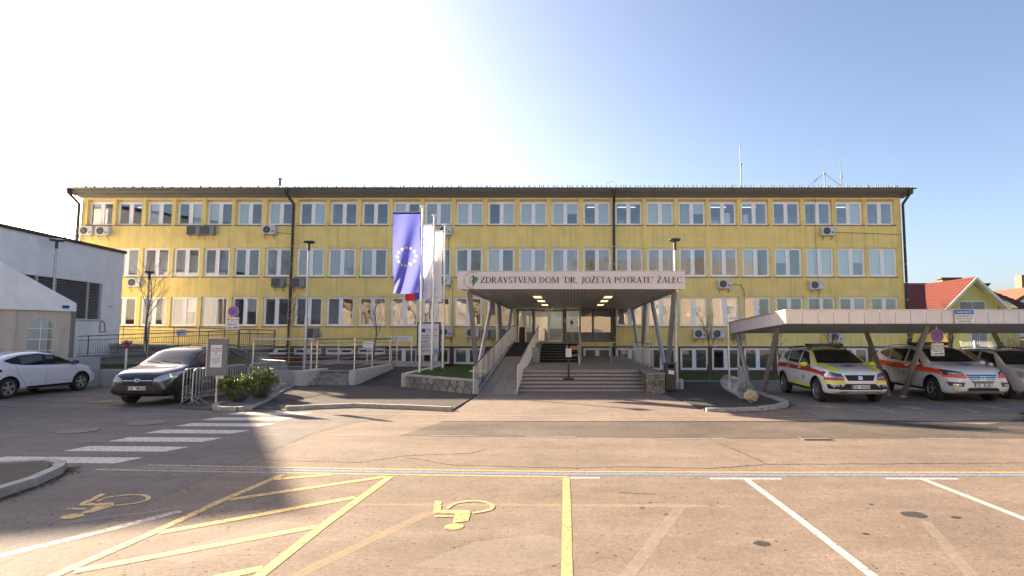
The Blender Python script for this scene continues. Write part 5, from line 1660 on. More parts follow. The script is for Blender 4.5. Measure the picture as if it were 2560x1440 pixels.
# second house at the right edge
h2 = thing('far_house', 'pale house with an orange tiled roof peeking in at the right edge', 'house', (52, 60, -0.5))
q = Vector((49.32, 62, 6.81))
MB().slab([(q.x - 3.5, 62, -0.6), (q.x + 6, 62, -0.6), (q.x + 6, 62, q.z - 1.6), (q.x + 1.2, 62, q.z - 0.1), (q.x - 3.5, 62, q.z - 3)], (0, 8, 0)).build('wall', M['annexw'], h2)
MB().slab([(q.x - 4.4, 61.3, q.z - 2.9), (q.x + 1.2, 61.3, q.z + 0.25), (q.x + 1.2, 70, q.z + 0.25), (q.x - 4.4, 70, q.z - 2.9)], (0, 0, 0.25)).build('roof', mat('roof_orange', (0.20, 0.075, 0.042), 0.7, var=0.2, scale=5), h2)
MB().slab([(q.x + 7, 61.3, q.z - 2.2), (q.x + 1.2, 61.3, q.z + 0.25), (q.x + 1.2, 70, q.z + 0.25), (q.x + 7, 70, q.z - 2.2)], (0, 0, 0.25)).build('roof', M['anthra'], h2)
MB().box(q.x + 1.5, q.x + 2.5, 64, 65, q.z - 0.5, q.z + 2.0).build('chimney', mat('chimney_brick2', (0.26, 0.14, 0.09), 0.8), h2)
# slope with dry grass behind the carport
b = MB()
b.slab([(36, 46, -0.6), (80, 46, -0.6), (80, 75, 3.6), (36, 75, 3.6)], (0, 0, 0.1))
tag(b.build('slope', mat('dry_grass', (0.30, 0.23, 0.10), 0.95, var=0.35, scale=1.5, bump=0.8, bscale=6)), kind='structure')

# houses and trees across the lot, behind the viewer: the windows mirror them -----------------
M['beige'] = stucco('render_beige', (0.66, 0.56, 0.43), 0.08)
oh = thing('opposite_house', 'sunlit beige house with a grey roof across the lot, mirrored in the windows', 'house', (13, -16, 0))
MB().box(1.0, 29, -24, -15, -0.1, 11.0).build('wall', M['beige'], oh)
b = MB()
for k in range(86):
    x = 0.2 + k * 0.345
    b.slab([(x, -14.2, 10.8), (x + 0.17, -14.2, 10.8), (x + 0.17, -19.5, 14.4), (x, -19.5, 14.4)], (0, 0, 0.1))
    b.slab([(x + 0.17, -14.2, 10.78), (x + 0.345, -14.2, 10.78), (x + 0.345, -19.5, 14.38), (x + 0.17, -19.5, 14.38)], (0, 0, 0.04))
b.build('roof', mat('roof_grey', (0.20, 0.19, 0.175), 0.8, var=0.2), oh)
MB().slab([(0.2, -19.5, 14.4), (29.8, -19.5, 14.4), (29.8, -24.8, 10.8), (0.2, -24.8, 10.8)], (0, 0, 0.1)).build('roof', M['roofd'], oh)
for fx in (4, 9, 14, 19, 24):
    for fz in (1.4, 5.0, 8.4):
        o = MB().box(fx - 0.8, fx + 0.8, -15.0, -14.94, fz, fz + 1.7).build('window', M['wframe'], oh)
        MB().box(fx - 0.68, fx + 0.68, -14.94, -14.92, fz + 0.12, fz + 1.58).build('pane', M['acg'], oh)
ol = thing('opposite_hall', 'long low sunlit hall across the lot on the left, mirrored in the lower windows', 'building', (-40, -22, 0))
MB().box(-75, -4, -34, -24, -0.1, 8.0).build('wall', M['beige'], ol)
MB().slab([(-75.5, -23.4, 7.9), (-3.5, -23.4, 7.9), (-3.5, -29, 9.8), (-75.5, -29, 9.8)], (0, 0, 0.15)).build('roof', M['roofd'], ol)
# ================================================================== CARPORT
M['cpanel'] = mat('carport_panel', (0.62, 0.585, 0.575), 0.4, 0.25, var=0.06, scale=2)
M['csoff'] = mat('carport_soffit', (0.62, 0.58, 0.54), 0.35, 0.3, var=0.1, scale=1.5)
M['ccol'] = mat('carport_column', (0.30, 0.285, 0.27), 0.38, 0.4, var=0.1, scale=3)
cp = thing('carport', 'flat carport with panelled grey edge on slanted round columns', 'carport', (12, 19, 0))
FY, BY = 17.5, 22.0
zf0, zf1 = 2.44, 2.84
zb0, zb1 = 2.14, 2.54
fx0, bx0_, fx1 = 6.60, 6.02, 22.0
def zs(y): return zf0 + (zb0 - zf0) * (y - FY) / (BY - FY)
MB().slab([(fx0, FY, zf0 + 0.03), (fx1, FY, zf0 + 0.03), (fx1, BY, zb0 + 0.03), (bx0_, BY, zb0 + 0.03)], (0, 0, 0.33)).build('deck', M['csoff'], cp)
MB().slab([(fx0 + 0.05, FY + 0.06, zf0), (fx1, FY + 0.06, zf0), (fx1, BY - 0.05, zb0), (bx0_ + 0.08, BY - 0.05, zb0)], (0, 0, 0.025)).build('soffit', M['csoff'], cp)
pw = 0.475
k = 0
x = fx0
while x < fx1 - 0.1:
    MB().slab([(x + 0.008, FY - 0.02, zf0 - 0.01), (x + pw - 0.008, FY - 0.02, zf0 - 0.01), (x + pw - 0.008, FY - 0.02, zf1), (x + 0.008, FY - 0.02, zf1)], (0, 0.03, 0)).build('edge_panel', M['cpanel'], cp)
    x += pw
n = 9
for k in range(n):
    a, c = Vector((fx0, FY, 0)).lerp(Vector((bx0_, BY, 0)), k / n), Vector((fx0, FY, 0)).lerp(Vector((bx0_, BY, 0)), (k + 1) / n)
    d = (c - a).normalized() * 0.008
    za, zc = zs(a.y) - 0.01, zs(c.y) - 0.01
    MB().slab([(a.x + d.x, a.y + d.y, za), (c.x - d.x, c.y - d.y, zc), (c.x - d.x, c.y - d.y, zc + 0.41), (a.x + d.x, a.y + d.y, za + 0.41)], (-0.025, 0, 0)).build('edge_panel', M['cpanel'], cp)
MB().bar((fx0 - 0.03, FY - 0.02, zf1 + 0.015), (fx1, FY - 0.02, zf1 + 0.015), 0.07, 0.03).build('edge_trim', M['galv'], cp)
MB().bar((fx0 - 0.02, FY + 0.02, zf1 + 0.012), (bx0_ - 0.02, BY, zb1 + 0.012), 0.07, 0.03).build('edge_trim', M['galv'], cp)
def ccol(b_, t_):
    MB().tube([b_, (t_[0], t_[1], zs(t_[1]) + 0.02)], 0.085, 14).build('column', M['ccol'], cp, smooth=True)
    MB().lathe([(0.15, 0.012), (0.15, 0.04)], 14, (b_[0], b_[1], 0)).build('base_plate', M['galv'], cp)
ccol((6.58, 21.25, 0.03), (6.32, 21.85))
ccol((6.78, 20.45, 0.03), (6.86, 19.0))
ccol((11.02, 20.0, 0.03), (10.98, 21.3))
ccol((11.16, 19.4, 0.03), (11.30, 18.1))
ccol((15.95, 20.3, 0.03), (15.8, 21.4))
ccol((16.1, 19.6, 0.03), (16.3, 18.2))
# reserved-parking sign on the front edge
M['signblue'] = mat('sign_blue', (0.02, 0.16, 0.42), 0.45, var=0.0)
ps = thing('parking_sign', 'blue and white reserved-parking sign on the carport edge', 'sign', (11.98, FY - 0.06, 2.6))
MB().box(11.72, 12.30, FY - 0.075, FY - 0.055, 2.44, 2.855).build('plate', M['white'], ps)
MB().box(11.722, 12.298, FY - 0.079, FY - 0.0752, 2.71, 2.853).build('blue_band', M['signblue'], ps)
text('PARKIRIŠČE', 0.095, 'lettering', M['white'], ps, (12.01, FY - 0.0795, 2.745), bold=0.0, xs=0.95)
text('REZERVIRANO ZA', 0.062, 'lettering', M['ink'], ps, (12.01, FY - 0.0765, 2.635), bold=0.0006)
text('VOZILA ZD ŽALEC -', 0.062, 'lettering', M['ink'], ps, (12.01, FY - 0.0765, 2.56), bold=0.0006)
text('5 parkirnih mest', 0.058, 'lettering', M['ink'], ps, (12.01, FY - 0.0765, 2.485), bold=0.0006)

# ================================================================== STREET FURNITURE
M['sred'] = mat('sign_red', (0.50, 0.02, 0.035), 0.45, var=0.0)
M['sblue'] = mat('sign_field_blue', (0.05, 0.16, 0.62), 0.45, var=0.0)
def plate(t, x, y, z0, z1, w, lines, size, arrows=False):
    MB().box(x - w / 2, x + w / 2, y, y + 0.012, z0, z1).build('plate', M['white'], t)
    bd = MB()
    e, f_ = 0.012, 0.006
    bd.box(x - w / 2 + e, x + w / 2 - e, y - 0.002, y - 0.0005, z0 + e, z0 + e + f_).box(x - w / 2 + e, x + w / 2 - e, y - 0.002, y - 0.0005, z1 - e - f_, z1 - e)
    bd.box(x - w / 2 + e, x - w / 2 + e + f_, y - 0.002, y - 0.0005, z0 + e + f_, z1 - e - f_).box(x + w / 2 - e - f_, x + w / 2 - e, y - 0.002, y - 0.0005, z0 + e + f_, z1 - e - f_)
    bd.build('plate_border', M['ink'], t)
    h = (z1 - z0) / (len(lines) + 0.4)
    for i, s in enumerate(lines):
        text(s, size, 'lettering', M['ink'], t, (x, y - 0.0025, z1 - h * (i + 0.95) - 0.0), bold=0.0008)
    if arrows:
        zc = (z0 + z1) / 2
        for s in (-1, 1):
            a = MB()
            a.box(*sorted((x + s * 0.08, x + s * 0.16)), y - 0.003, y - 0.001, zc - 0.008, zc + 0.008)
            a.poly([(x + s * w * 0.42, y - 0.003, zc), (x + s * 0.13, y - 0.003, zc + 0.038), (x + s * 0.13, y - 0.003, zc - 0.038)])
            a.build('arrow', M['ink'], t)
def no_stopping(x, y, zc, r, dist, label, post, hang=None):
    t = thing('no_stopping_sign', label, 'road sign', (x, y, 0), 0, 'no stopping signs')
    MB().lathe([(r, 0.0), (r, 0.018)], 32, (x, y, zc), 'Y').build('disc', M['white'], t)
    rg = MB()
    n = 32
    for k in range(n):
        a0, a1 = 2 * math.pi * k / n, 2 * math.pi * (k + 1) / n
        rg.poly([(x + q * math.cos(a), y - 0.003, zc + q * math.sin(a)) for q, a in ((r * 0.80, a0), (r * 0.96, a0), (r * 0.96, a1), (r * 0.80, a1))])
    for a in (45, 135):
        d = Vector((math.cos(R(a)), 0, math.sin(R(a))))
        p = Vector((x, y - 0.004, zc))
        u = Vector((-d.z, 0, d.x)) * r * 0.085
        rg.poly([p - d * r * 0.82 - u, p + d * r * 0.82 - u, p + d * r * 0.82 + u, p - d * r * 0.82 + u])
    rg.build('red_ring', M['sred'], t)
    MB().disc((x, y - 0.002, zc), r * 0.81, 32).build('blue_field', M['sblue'], t)
    z1_ = zc - r - 0.02
    plate(t, x, y, z1_ - 0.17, z1_, 0.40, [dist], 0.085, True)
    plate(t, x - 0.01, y, z1_ - 0.41, z1_ - 0.18, 0.44, ['Razen za', 'vozila NMP'], 0.08)
    if post:
        MB().tube([(x, y + 0.05, post), (x, y + 0.05, zc + r * 0.8)], 0.03, 10).build('post', M['galv'], t, smooth=True)
    if hang:
        MB().bar((x, y + 0.03, z1_ - 0.4), (x, y + 0.03, hang), 0.04, 0.02).build('bracket', M['galv'], t)
    return t
no_stopping(-11.02, 18.5, 2.85, 0.17, '5m', 'no stopping sign on its post behind the dark minivan', 0.0)
no_stopping(11.9, 18.6, 2.05, 0.215, '15m', 'no stopping sign hanging under the carport between the ambulance cars', None, 2.35)

def lamp(x, y, zb, h, r, label, base=None):
    t = thing('lamp_post', label, 'street lamp', (x, y, zb), 0, 'disc-headed lamp posts')
    MB().tube([(x, y, zb), (x, y, zb + h * 0.4), (x, y, zb + h * 0.4), (x, y, zb + h * 0.4 + 0.02), (x, y, zb + h - 0.4)], [0.075, 0.075, 0.075, 0.05, 0.045], 12).build('pole', M['galv'], t, smooth=True)
    MB().tube([(x, y, zb + h - 0.4), (x, y, zb + h - 0.02)], 0.06, 12).build('neck', M['anthra'], t, smooth=True)
    MB().lathe([(0.05, zb + h - 0.05), (r * 0.9, zb + h - 0.045), (r, zb + h - 0.01), (r, zb + h + 0.025), (r * 0.8, zb + h + 0.045)], 28, (x, y, 0)).build('head', M['anthra'], t, smooth=True)
    MB().lathe([(r * 0.45, zb + h - 0.052), (r * 0.82, zb + h - 0.056)], 28, (x, y, 0)).build('lens', M['gpaint'], t)
    if base:
        MB().prism([(x - 0.17, y - 0.15), (x + 0.22, y - 0.15), (x + 0.22, y + 0.15), (x - 0.17, y + 0.15)], zb - 0.05, zb + 0.36).build('footing', M['concw'], t)
lamp(-11.95, 25.6, ZT - 0.04, 5.75, 0.25, 'tall lamp post standing on the railed terrace')
lamp(-24.15, 26.4, 0.5, 6.0, 0.28, 'lamp post rising behind the tent before the white annex')
lamp(-22.4, 30.0, 0.55, 4.85, 0.22, 'lamp post between the annex and the access ramp')
lamp(3.98, 21.8, 0.05, 5.7, 0.23, 'lamp post with a concrete foot right of the entrance canopy', True)
t = thing('bottle', 'small clear bottle standing by the foot of the right lamp post', 'bottle', (4.05, 21.5, 0.06))
MB().lathe([(0.04, 0.06), (0.04, 0.28), (0.015, 0.34), (0.015, 0.38)], 12, (4.05, 21.5, 0)).build('body', M['galvd'], t, smooth=True)
MB().lathe([(0.017, 0.381), (0.017, 0.40)], 10, (4.05, 21.5, 0)).build('cap', M['white'], t)

# flagpoles and flags
def pole(x, y, top, label):
    t = thing('flagpole', label, 'flagpole', (x, y, 0.5), 0, 'white flagpoles in the bed')
    MB().tube([(x, y, 0.5), (x, y, 0.5 + 0.35 * (top - 0.5)), (x, y, 0.5 + 0.36 * (top - 0.5)), (x, y, top)], [0.06, 0.056, 0.05, 0.045], 14).build('shaft', M['polew'], t, smooth=True)
    MB().lathe([(0.05, top), (0.055, top + 0.02), (0.11, top + 0.05), (0.11, top + 0.08), (0.03, top + 0.11)], 14, (x, y, 0)).build('cap', M['white'], t, smooth=True)
    MB().lathe([(0.15, 0.47), (0.15, 0.52)], 14, (x, y, 0)).build('base', M['galv'], t)
    c = MB()
    for k in range(4):
        c.lathe([(0.056, 0), (0.056, 0.05)], 12, (x, y, top - 0.55 - k * 0.95))
    c.build('ring', M['polew'], t)
pole(-6.30, 23.7, 7.42, 'nearest flagpole, carrying the blue flag')
pole(-6.20, 25.3, 7.38, 'middle flagpole, carrying the striped flag')
pole(-6.05, 26.8, 7.25, 'farthest flagpole, carrying the white banner')
def cloth(name, colors):
    m = bpy.data.materials.new(name)
    m.use_nodes = True
    nt = m.node_tree
    b = nt.nodes['Principled BSDF']
    b.inputs['Base Color'].default_value = (*colors, 1)
    b.inputs['Roughness'].default_value = 0.75
    tr = nt.nodes.new('ShaderNodeBsdfTranslucent')
    tr.inputs['Color'].default_value = (*[min(1, c * 1.1) for c in colors], 1)
    mx = nt.nodes.new('ShaderNodeMixShader')
    mx.inputs['Fac'].default_value = 0.5
    nt.links.new(b.outputs[0], mx.inputs[1])
    nt.links.new(tr.outputs[0], mx.inputs[2])
    nt.links.new(mx.outputs[0], nt.nodes['Material Output'].inputs['Surface'])
    return m
FM = {'blue': cloth('flag_blue', (0.14, 0.16, 0.58)), 'navy': cloth('flag_navy', (0.03, 0.04, 0.25)), 'white': cloth('flag_white', (0.80, 0.79, 0.80)), 'red': cloth('flag_red', (0.65, 0.04, 0.03)), 'star': cloth('flag_star', (0.95, 0.78, 0.22)), 'blue2': cloth('flag_blue_dark', (0.05, 0.09, 0.42))}
def flag_fn(seed, x1, y, ztop, w, h):
    def P(u, v):           # u 0..1 from free edge to pole, v 0..1 downwards
        sag = 0.10 * math.sin(2.2 * u * math.pi + 5.2 * v + seed) * (0.25 + v)
        fold = 0.07 * math.sin(9 * u + 6 * v * v + seed) * v
        xx = x1 - w * (1 - u) + 0.05 * v * (1 - u)
        return Vector((xx, y - sag - fold, ztop - h * v - 0.06 * v * math.sin(3 * u + seed)))
    return P
def flag(P, name, label, bands, nu=28, nv=40):
    t = thing(name, label, 'flag', P(1, 0), 0, 'flags on the three poles')
    for (a, b_, m, nm) in bands:
        mb = MB()
        nn_ = max(2, int(nu * (b_ - a)))
        vs_, fs = [], []
        for j in range(nv + 1):
            for i in range(nn_ + 1):
                vs_.append(P(a + (b_ - a) * i / nn_, j / nv))
        for j in range(nv):
            for i in range(nn_):
                q = j * (nn_ + 1) + i
                fs.append((q, q + 1, q + nn_ + 2, q + nn_ + 1))
        mb.add(vs_, fs)
        mb.build(nm, m, t, smooth=80)
    p0, p1 = P(0, 0), P(1, 0)
    MB().tube([p0 + Vector((-0.02, 0, 0.03)), p1 + Vector((0.2, 0, 0.03))], 0.018, 6).build('arm', M['polew'], t)
    MB().slab([p0 + Vector((0, -0.01, -0.05)), p1 + Vector((0, -0.01, -0.05)), p1 + Vector((0, -0.01, 0.02)), p0 + Vector((0, -0.01, 0.02))], (0, 0.02, 0)).build('sleeve', bands[-1][2] if len(bands) > 1 else (FM['navy'] if 'blue' in label else FM['white']), t)
    return t
P1 = flag_fn(0.4, -6.38, 23.62, 7.2, 1.14, 3.36)
f1 = flag(P1, 'flag', 'blue flag with a ring of twelve golden stars', [(0, 1, FM['blue'], 'cloth')])
def in_star(u, v):
    for k in range(12):
        a = 2 * math.pi * k / 12
        dx, dz = (u - 0.50 - 0.36 * math.sin(a)) * 1.14, -(v - 0.545 + 0.112 * math.cos(a)) * 3.36
        r_ = math.hypot(dx, dz)
        if r_ < 0.075:
            b_ = (math.atan2(dx, dz) % (2 * math.pi / 5)) - math.pi / 5
            # inner radius reached between the points
            if r_ < 0.029 * 0.809 / max(0.05, math.cos(math.pi / 5 * 1.0) * math.cos(abs(b_)) + 0 if abs(b_) < 0.35 else 1) or r_ < 0.03 + (0.075 - 0.03) * (abs(b_) / (math.pi / 5)) ** 1.3:
                return True
    return False
for o_ in list(f1.children):
    if o_.name.startswith('cloth'):
        bpy.data.objects.remove(o_)
NU, NV = 96, 280
bl_, sr_ = MB(), MB()
gv = [[P1(i / NU, j / NV) for i in range(NU + 1)] for j in range(NV + 1)]
vs_ = [p for row in gv for p in row]
fb, fs_ = [], []
for j in range(NV):
    for i in range(NU):
        q = j * (NU + 1) + i
        (fs_ if in_star((i + 0.5) / NU, (j + 0.5) / NV) else fb).append((q, q + 1, q + NU + 2, q + NU + 1))
bl_.add(vs_, fb, 0)
bl_.f += fs_
bl_.m += [1] * len(fs_)
bl_.build('cloth', [FM['blue'], FM['star']], f1, smooth=80)
P2 = flag_fn(2.0, -6.28, 25.25, 7.0, 1.14, 3.36)
f2 = flag(P2, 'flag', 'white, blue and red striped flag behind the blue one', [(0, 0.333, FM['red'], 'red_stripe'), (0.333, 0.667, FM['blue2'], 'blue_stripe'), (0.667, 1, FM['white'], 'white_stripe')])
cr = MB()
for k in range(20):
    a0, a1 = 2 * math.pi * k / 20, 2 * math.pi * (k + 1) / 20
    cr.poly([P2(0.70 + q * math.cos(a) / 1.14, 0.24 + q * 1.25 * math.sin(a) / 3.36) + Vector((0, -0.014, 0)) for q, a in ((0.10, a0), (0.14, a0), (0.14, a1), (0.10, a1))])
cr.build('crest', FM['blue2'], f2)
P3 = flag_fn(4.1, -6.14, 26.75, 7.0, 1.14, 3.36)
f3 = flag(P3, 'flag', 'plain white banner with small print near its lower hem, on the farthest pole', [(0, 1, FM['white'], 'cloth')])
text('zdravstveni dom Žalec', 0.075, 'lettering', M['ink'], f3, tuple(P3(0.62, 0.955) + Vector((0, -0.06, 0))))
lg = MB()
for k in range(6):
    p = P3(0.62 + 0.05 * (k % 3), 0.22 + 0.02 * k) + Vector((0, -0.05, 0))
    lg.box(p.x, p.x + 0.05, p.y, p.y + 0.003, p.z, p.z + 0.02)
lg.build('logo', M['leafg'], f3)

def scribble(parent, p, w, h, m):
    # print too small to read: a row of uneven strokes
    b_ = MB()
    rz2 = random.Random(int(abs(p[0] * 100 + p[2] * 1000)))
    x_ = p[0]
    while x_ < p[0] + w:
        q_ = rz2.uniform(0.35, 0.75) * h
        if rz2.random() > 0.14:
            hh_ = h * rz2.choice((0.7, 0.75, 1.0))
            b_.box(x_, x_ + q_ * 0.4, p[1] - 0.001, p[1], p[2], p[2] + hh_)
            b_.box(x_ + q_ * 0.4, x_ + q_ * 0.8, p[1] - 0.001, p[1], p[2] + hh_ * rz2.choice((0.0, 0.4, 0.7)), p[2] + hh_ * rz2.choice((0.3, 0.8, 1.0)) + 0.002)
        x_ += q_
    return b_.build('print', m, parent)

# information board behind the flagpoles
ib = thing('information_board', 'large white information board with dark frame behind the flagpoles', 'sign', (-8.05, 32, 0.4))
MB().box(-8.70, -8.62, 32.0, 32.08, 0.4, 2.78).box(-7.46, -7.38, 32.0, 32.08, 0.4, 2.78).build('frame', M['anthra'], ib)
MB().box(-8.62, -7.46, 32.02, 32.06, 2.70, 2.78).build('frame_top', M['anthra'], ib)
MB().box(-8.62, -7.46, 31.98, 32.01, 0.95, 2.70).build('panel', M['paper'], ib)
MB().box(-8.52, -8.22, 31.975, 31.979, 2.22, 2.42).build('blue_flag_print', M['inkblue'], ib)
text('EVROPSKA UNIJA', 0.075, 'lettering', M['ink'], ib, (-8.16, 31.977, 2.36), align='LEFT', bold=0.001)
scribble(ib, (-8.16, 31.977, 2.29), 0.5, 0.03, M['ink'])
scribble(ib, (-8.16, 31.977, 2.22), 0.55, 0.03, M['ink'])
text('NALOŽBA V VAŠO', 0.115, 'lettering', M['ink'], ib, (-8.52, 31.977, 1.99), align='LEFT', bold=0.001)
text('PRIHODNOST', 0.115, 'lettering', M['ink'], ib, (-8.52, 31.977, 1.85), align='LEFT', bold=0.001)
b = MB()
rq = random.Random(9)
for k, z in enumerate((1.74, 1.69, 1.64, 1.55, 1.49, 1.44, 1.39, 1.34, 1.22, 1.17, 1.12)):
    b.box(-8.52, -8.52 + rq.uniform(0.25, 0.95), 31.974, 31.978, z, z + 0.018)
b.build('small_print', M['ink'], ib)
b = MB()
for a0 in (20, 70, 120):
    c = Vector((-7.62, 31.974, 1.08))
    d = Vector((math.cos(R(a0)), 0, math.sin(R(a0))))
    b.bar(c + d * 0.04, c + d * 0.26, 0.06, 0.003, 0, (0, 1, 0))
b.tube([(-7.62 + 0.09 * math.cos(q), 31.975, 1.06 + 0.09 * math.sin(q)) for q in [2 * math.pi * k / 16 for k in range(16)]], 0.018, 4, closed=True)
b.build('blue_logo', M['signblue'], ib)
# direction sign
ds = thing('direction_sign', 'low white direction sign with a red arrow between two posts', 'sign', (-9.0, 31, 0.4))
for x in (-9.86, -8.70):
    MB().box(x - 0.03, x + 0.03, 31.0, 31.06, 0.4, 2.02).build('post', M['polew'], ds)
MB().box(-9.83, -8.73, 30.985, 31.0, 1.74, 2.0).build('plate', M['white'], ds)
MB().poly([(-9.79, 30.98, 1.87), (-9.70, 30.98, 1.97), (-9.70, 30.98, 1.77)]).build('red_arrow', M['inkred'], ds)
MB().tube([(-9.54 + q[0], 30.98, 1.87 + q[1]) for q in ((0, -0.09), (-0.09, 0.0), (-0.08, 0.06), (0, 0.085), (0.08, 0.06), (0.09, 0.0))], 0.012, 5, closed=True).build('emblem', M['navy'], ds)
text('CENTER ZA KREPITEV ZDRAVJA', 0.046, 'lettering', M['ink'], ds, (-9.40, 30.982, 1.90), align='LEFT', xs=0.84)
scribble(ds, (-9.40, 30.982, 1.82), 0.5, 0.03, M['ink'])
# notices on the railings
def notice(x, y, z, w, h, label, lines, mt):
    t = thing('paper_notice', label, 'notice', (x, y, z), 0, 'paper notices on the railings')
    MB().box(x - w / 2, x + w / 2, y - 0.006, y, z, z + h).build('sheet', M['paper'], t)
    for i, s in enumerate(lines):
        if isinstance(s, float):
            scribble(t, (x - w * s / 2, y - 0.007, z + h * (0.72 - 0.29 * i)), w * s, h * 0.14, mt)
        else:
            text(s, h * 0.24, 'lettering', mt, t, (x, y - 0.007, z + h * (0.70 - 0.29 * i)), bold=0.001)
    return t
notice(-22.2, 32.42, 2.02, 0.6, 0.36, 'white paper notice on the far railing of the access ramp', [0.7, 0.45, 0.75], M['inkblue'])
t = notice(-8.92, 25.0, 1.45, 0.42, 0.32, 'white paper notice with a blue arrow on the steel terrace railing', [0.7, 0.45, 0.75], M['inkred'])
MB().box(-9.08, -8.78, 24.988, 24.993, 1.47, 1.49).poly([(-9.1, 24.988, 1.48), (-9.04, 24.988, 1.51), (-9.04, 24.988, 1.45)]).build('blue_arrow', M['signblue'], t)

# grey notice stand among the barriers
ns_ = thing('notice_stand', 'grey upright notice board with two white sheets standing behind the crowd barriers', 'sign', (-10.75, 17.3, 0))
MB().tube([(-10.72, 17.35, 0.0), (-10.72, 17.35, 0.9)], 0.035, 10).build('post', M['polew'], ns_)
MB().box(-11.03, -10.43, 17.3, 17.36, 0.86, 1.98).build('panel', mat('board_grey', (0.20, 0.195, 0.195), 0.5), ns_)
MB().box(-11.05, -11.03, 17.29, 17.37, 0.85, 1.99).box(-11.03, -10.43, 17.29, 17.37, 1.98, 1.995).build('edge', M['polew'], ns_)
MB().box(-10.92, -10.58, 17.290, 17.298, 1.46, 1.78).build('sheet', M['paper'], ns_)
MB().box(-10.92, -10.58, 17.290, 17.298, 1.11, 1.45).build('sheet', M['paper'], ns_)
for i, s in enumerate(('VSTOP SAMO ZA', 'NAROČENE NA', 'URO')):
    text(s, 0.05, 'lettering', M['inkred'], ns_, (-10.75, 17.288, 1.66 - 0.07 * i), bold=0.001, xs=0.85)
for i, w_ in enumerate((0.22, 0.27, 0.27, 0.15)):
    scribble(ns_, (-10.75 - w_ / 2, 17.288, 1.37 - 0.05 * i), w_, 0.026, M['ink'])

# crowd barriers
def barrier(p0, p1, label, first=True):
    p0, p1 = Vector((*p0, 0)), Vector((*p1, 0))
    t = thing('crowd_barrier', label, 'barrier', p0, 0, 'galvanised crowd barriers')
    d = (p1 - p0).normalized()
    L = (p1 - p0).length
    def q(u, z): return p0 + d * u + Vector((0, 0, z))
    MB().tube([q(0, 0.12), q(0, 0.95), q(0.03, 1.03), q(0.12, 1.08), q(L - 0.12, 1.08), q(L - 0.03, 1.03), q(L, 0.95), q(L, 0.12)], 0.019, 8).build('frame', M['galv'], t, smooth=True)
    MB().tube([q(0, 0.22), q(L, 0.22)], 0.015, 6).build('bottom_rail', M['galv'], t)
    n = int(L / 0.125)
    b = MB()
    for k in range(1, n):
        b.tube([q(L * k / n, 0.22), q(L * k / n, 1.075)], 0.0085, 5)
    tag(b.build('bars', M['galv'], t), kind='stuff')
    nrm = Vector((-d.y, d.x, 0))
    for u in (0.28, L - 0.28):
        MB().tube([q(u, 0.22), q(u, 0.2) , q(u, 0.02) + nrm * 0.33], 0.016, 6).tube([q(u, 0.21), q(u, 0.02) - nrm * 0.33], 0.016, 6).build('foot', M['galv'], t)
    return t
barrier((-11.5, 17.0), (-11.2, 19.6), 'crowd barrier nearest the dark minivan, partly behind another')
barrier((-11.15, 16.9), (-10.98, 19.4), 'crowd barrier right beside the laurel bushes')
barrier((-10.98, 19.5), (-10.9, 21.9), 'crowd barrier continuing behind the laurel bushes')
barrier((-10.95, 22.0), (-12.9, 23.6), 'crowd barrier at the far end before the terrace wall')
notice(-11.02, 17.95, 0.72, 0.26, 0.34, 'small white sheet tied to the barrier by the notice stand', ['COVID', 'TOČKA'], M['inkred'])['group'] = 'paper notices on the railings'

# hydrant
M['hred'] = mat('hydrant_red', (0.35, 0.02, 0.02), 0.45, var=0.1)
hy = thing('hydrant', 'pillar hydrant with a red head behind the low concrete wall', 'hydrant', (-19.0, 24.4, ZT))
MB().tube([(-19.0, 24.4, ZT - 0.02), (-19.0, 24.4, 1.52)], 0.05, 12).build('pillar', M['polew'], hy, smooth=True)
MB().lathe([(0.07, 1.5), (0.11, 1.58), (0.10, 1.66), (0.05, 1.70), (0.09, 1.78), (0.08, 1.84), (0.02, 1.86)], 14, (-19.0, 24.4, 0)).build('head', M['hred'], hy, smooth=True)
for s in (-1, 1):
    MB().lathe([(0.06, 0.05), (0.085, 0.1), (0.085, 0.17), (0.03, 0.2)], 12, (0, 0, 0), 'X').xf(Matrix.Translation((-19.0, 24.4, 1.77)) @ Matrix.Rotation(R(35) * s if s > 0 else R(180 + 35 * s) , 4, 'Z') if False else Matrix.Translation((-19.0, 24.4, 1.77)) @ Matrix.Diagonal((s, 1, 1, 1))).build('outlet', M['steel'], hy, smooth=True)

# bin, cabinet, sign pole, bicycle rack, boulder
M['binb'] = mat('bin_brown', (0.05, 0.042, 0.037), 0.5, 0.2, var=0.1)
bn = thing('litter_bin', 'tall dark brown litter bin at the end of the entrance steps', 'litter bin', (3.62, 21.25, 0))
MB().box(3.44, 3.80, 21.05, 21.45, 0.06, 0.86).build('body', M['binb'], bn)
MB().box(3.44, 3.50, 21.05, 21.45, 0.862, 1.0).box(3.74, 3.80, 21.05, 21.45, 0.862, 1.0).box(3.50, 3.74, 21.41, 21.45, 0.862, 1.0).build('side', M['binb'], bn)
MB().box(3.42, 3.82, 21.03, 21.47, 1.002, 1.05).build('lid', M['binb'], bn)
MB().slab([(3.53, 21.044, 0.66), (3.74, 21.044, 0.63), (3.75, 21.044, 0.77), (3.54, 21.044, 0.80)], (0, -0.004, 0)).build('sheet', M['paper'], bn)
cb = thing('utility_cabinet', 'small pale grey utility cabinet with a white marker post beside the carport', 'cabinet', (6.55, 22.9, 0))
MB().box(6.72, 7.08, 23.0, 23.3, 0.0, 0.78).build('body', M['acw'], cb)
MB().prism([(6.70, 22.98), (7.10, 22.98), (7.10, 23.32), (6.70, 23.32)], 0.782, 0.82).build('lid', M['acw'], cb)
MB().bar((6.86, 22.9, 0.0), (6.86, 22.9, 0.82), 0.05, 0.04).build('marker', M['white'], cb)
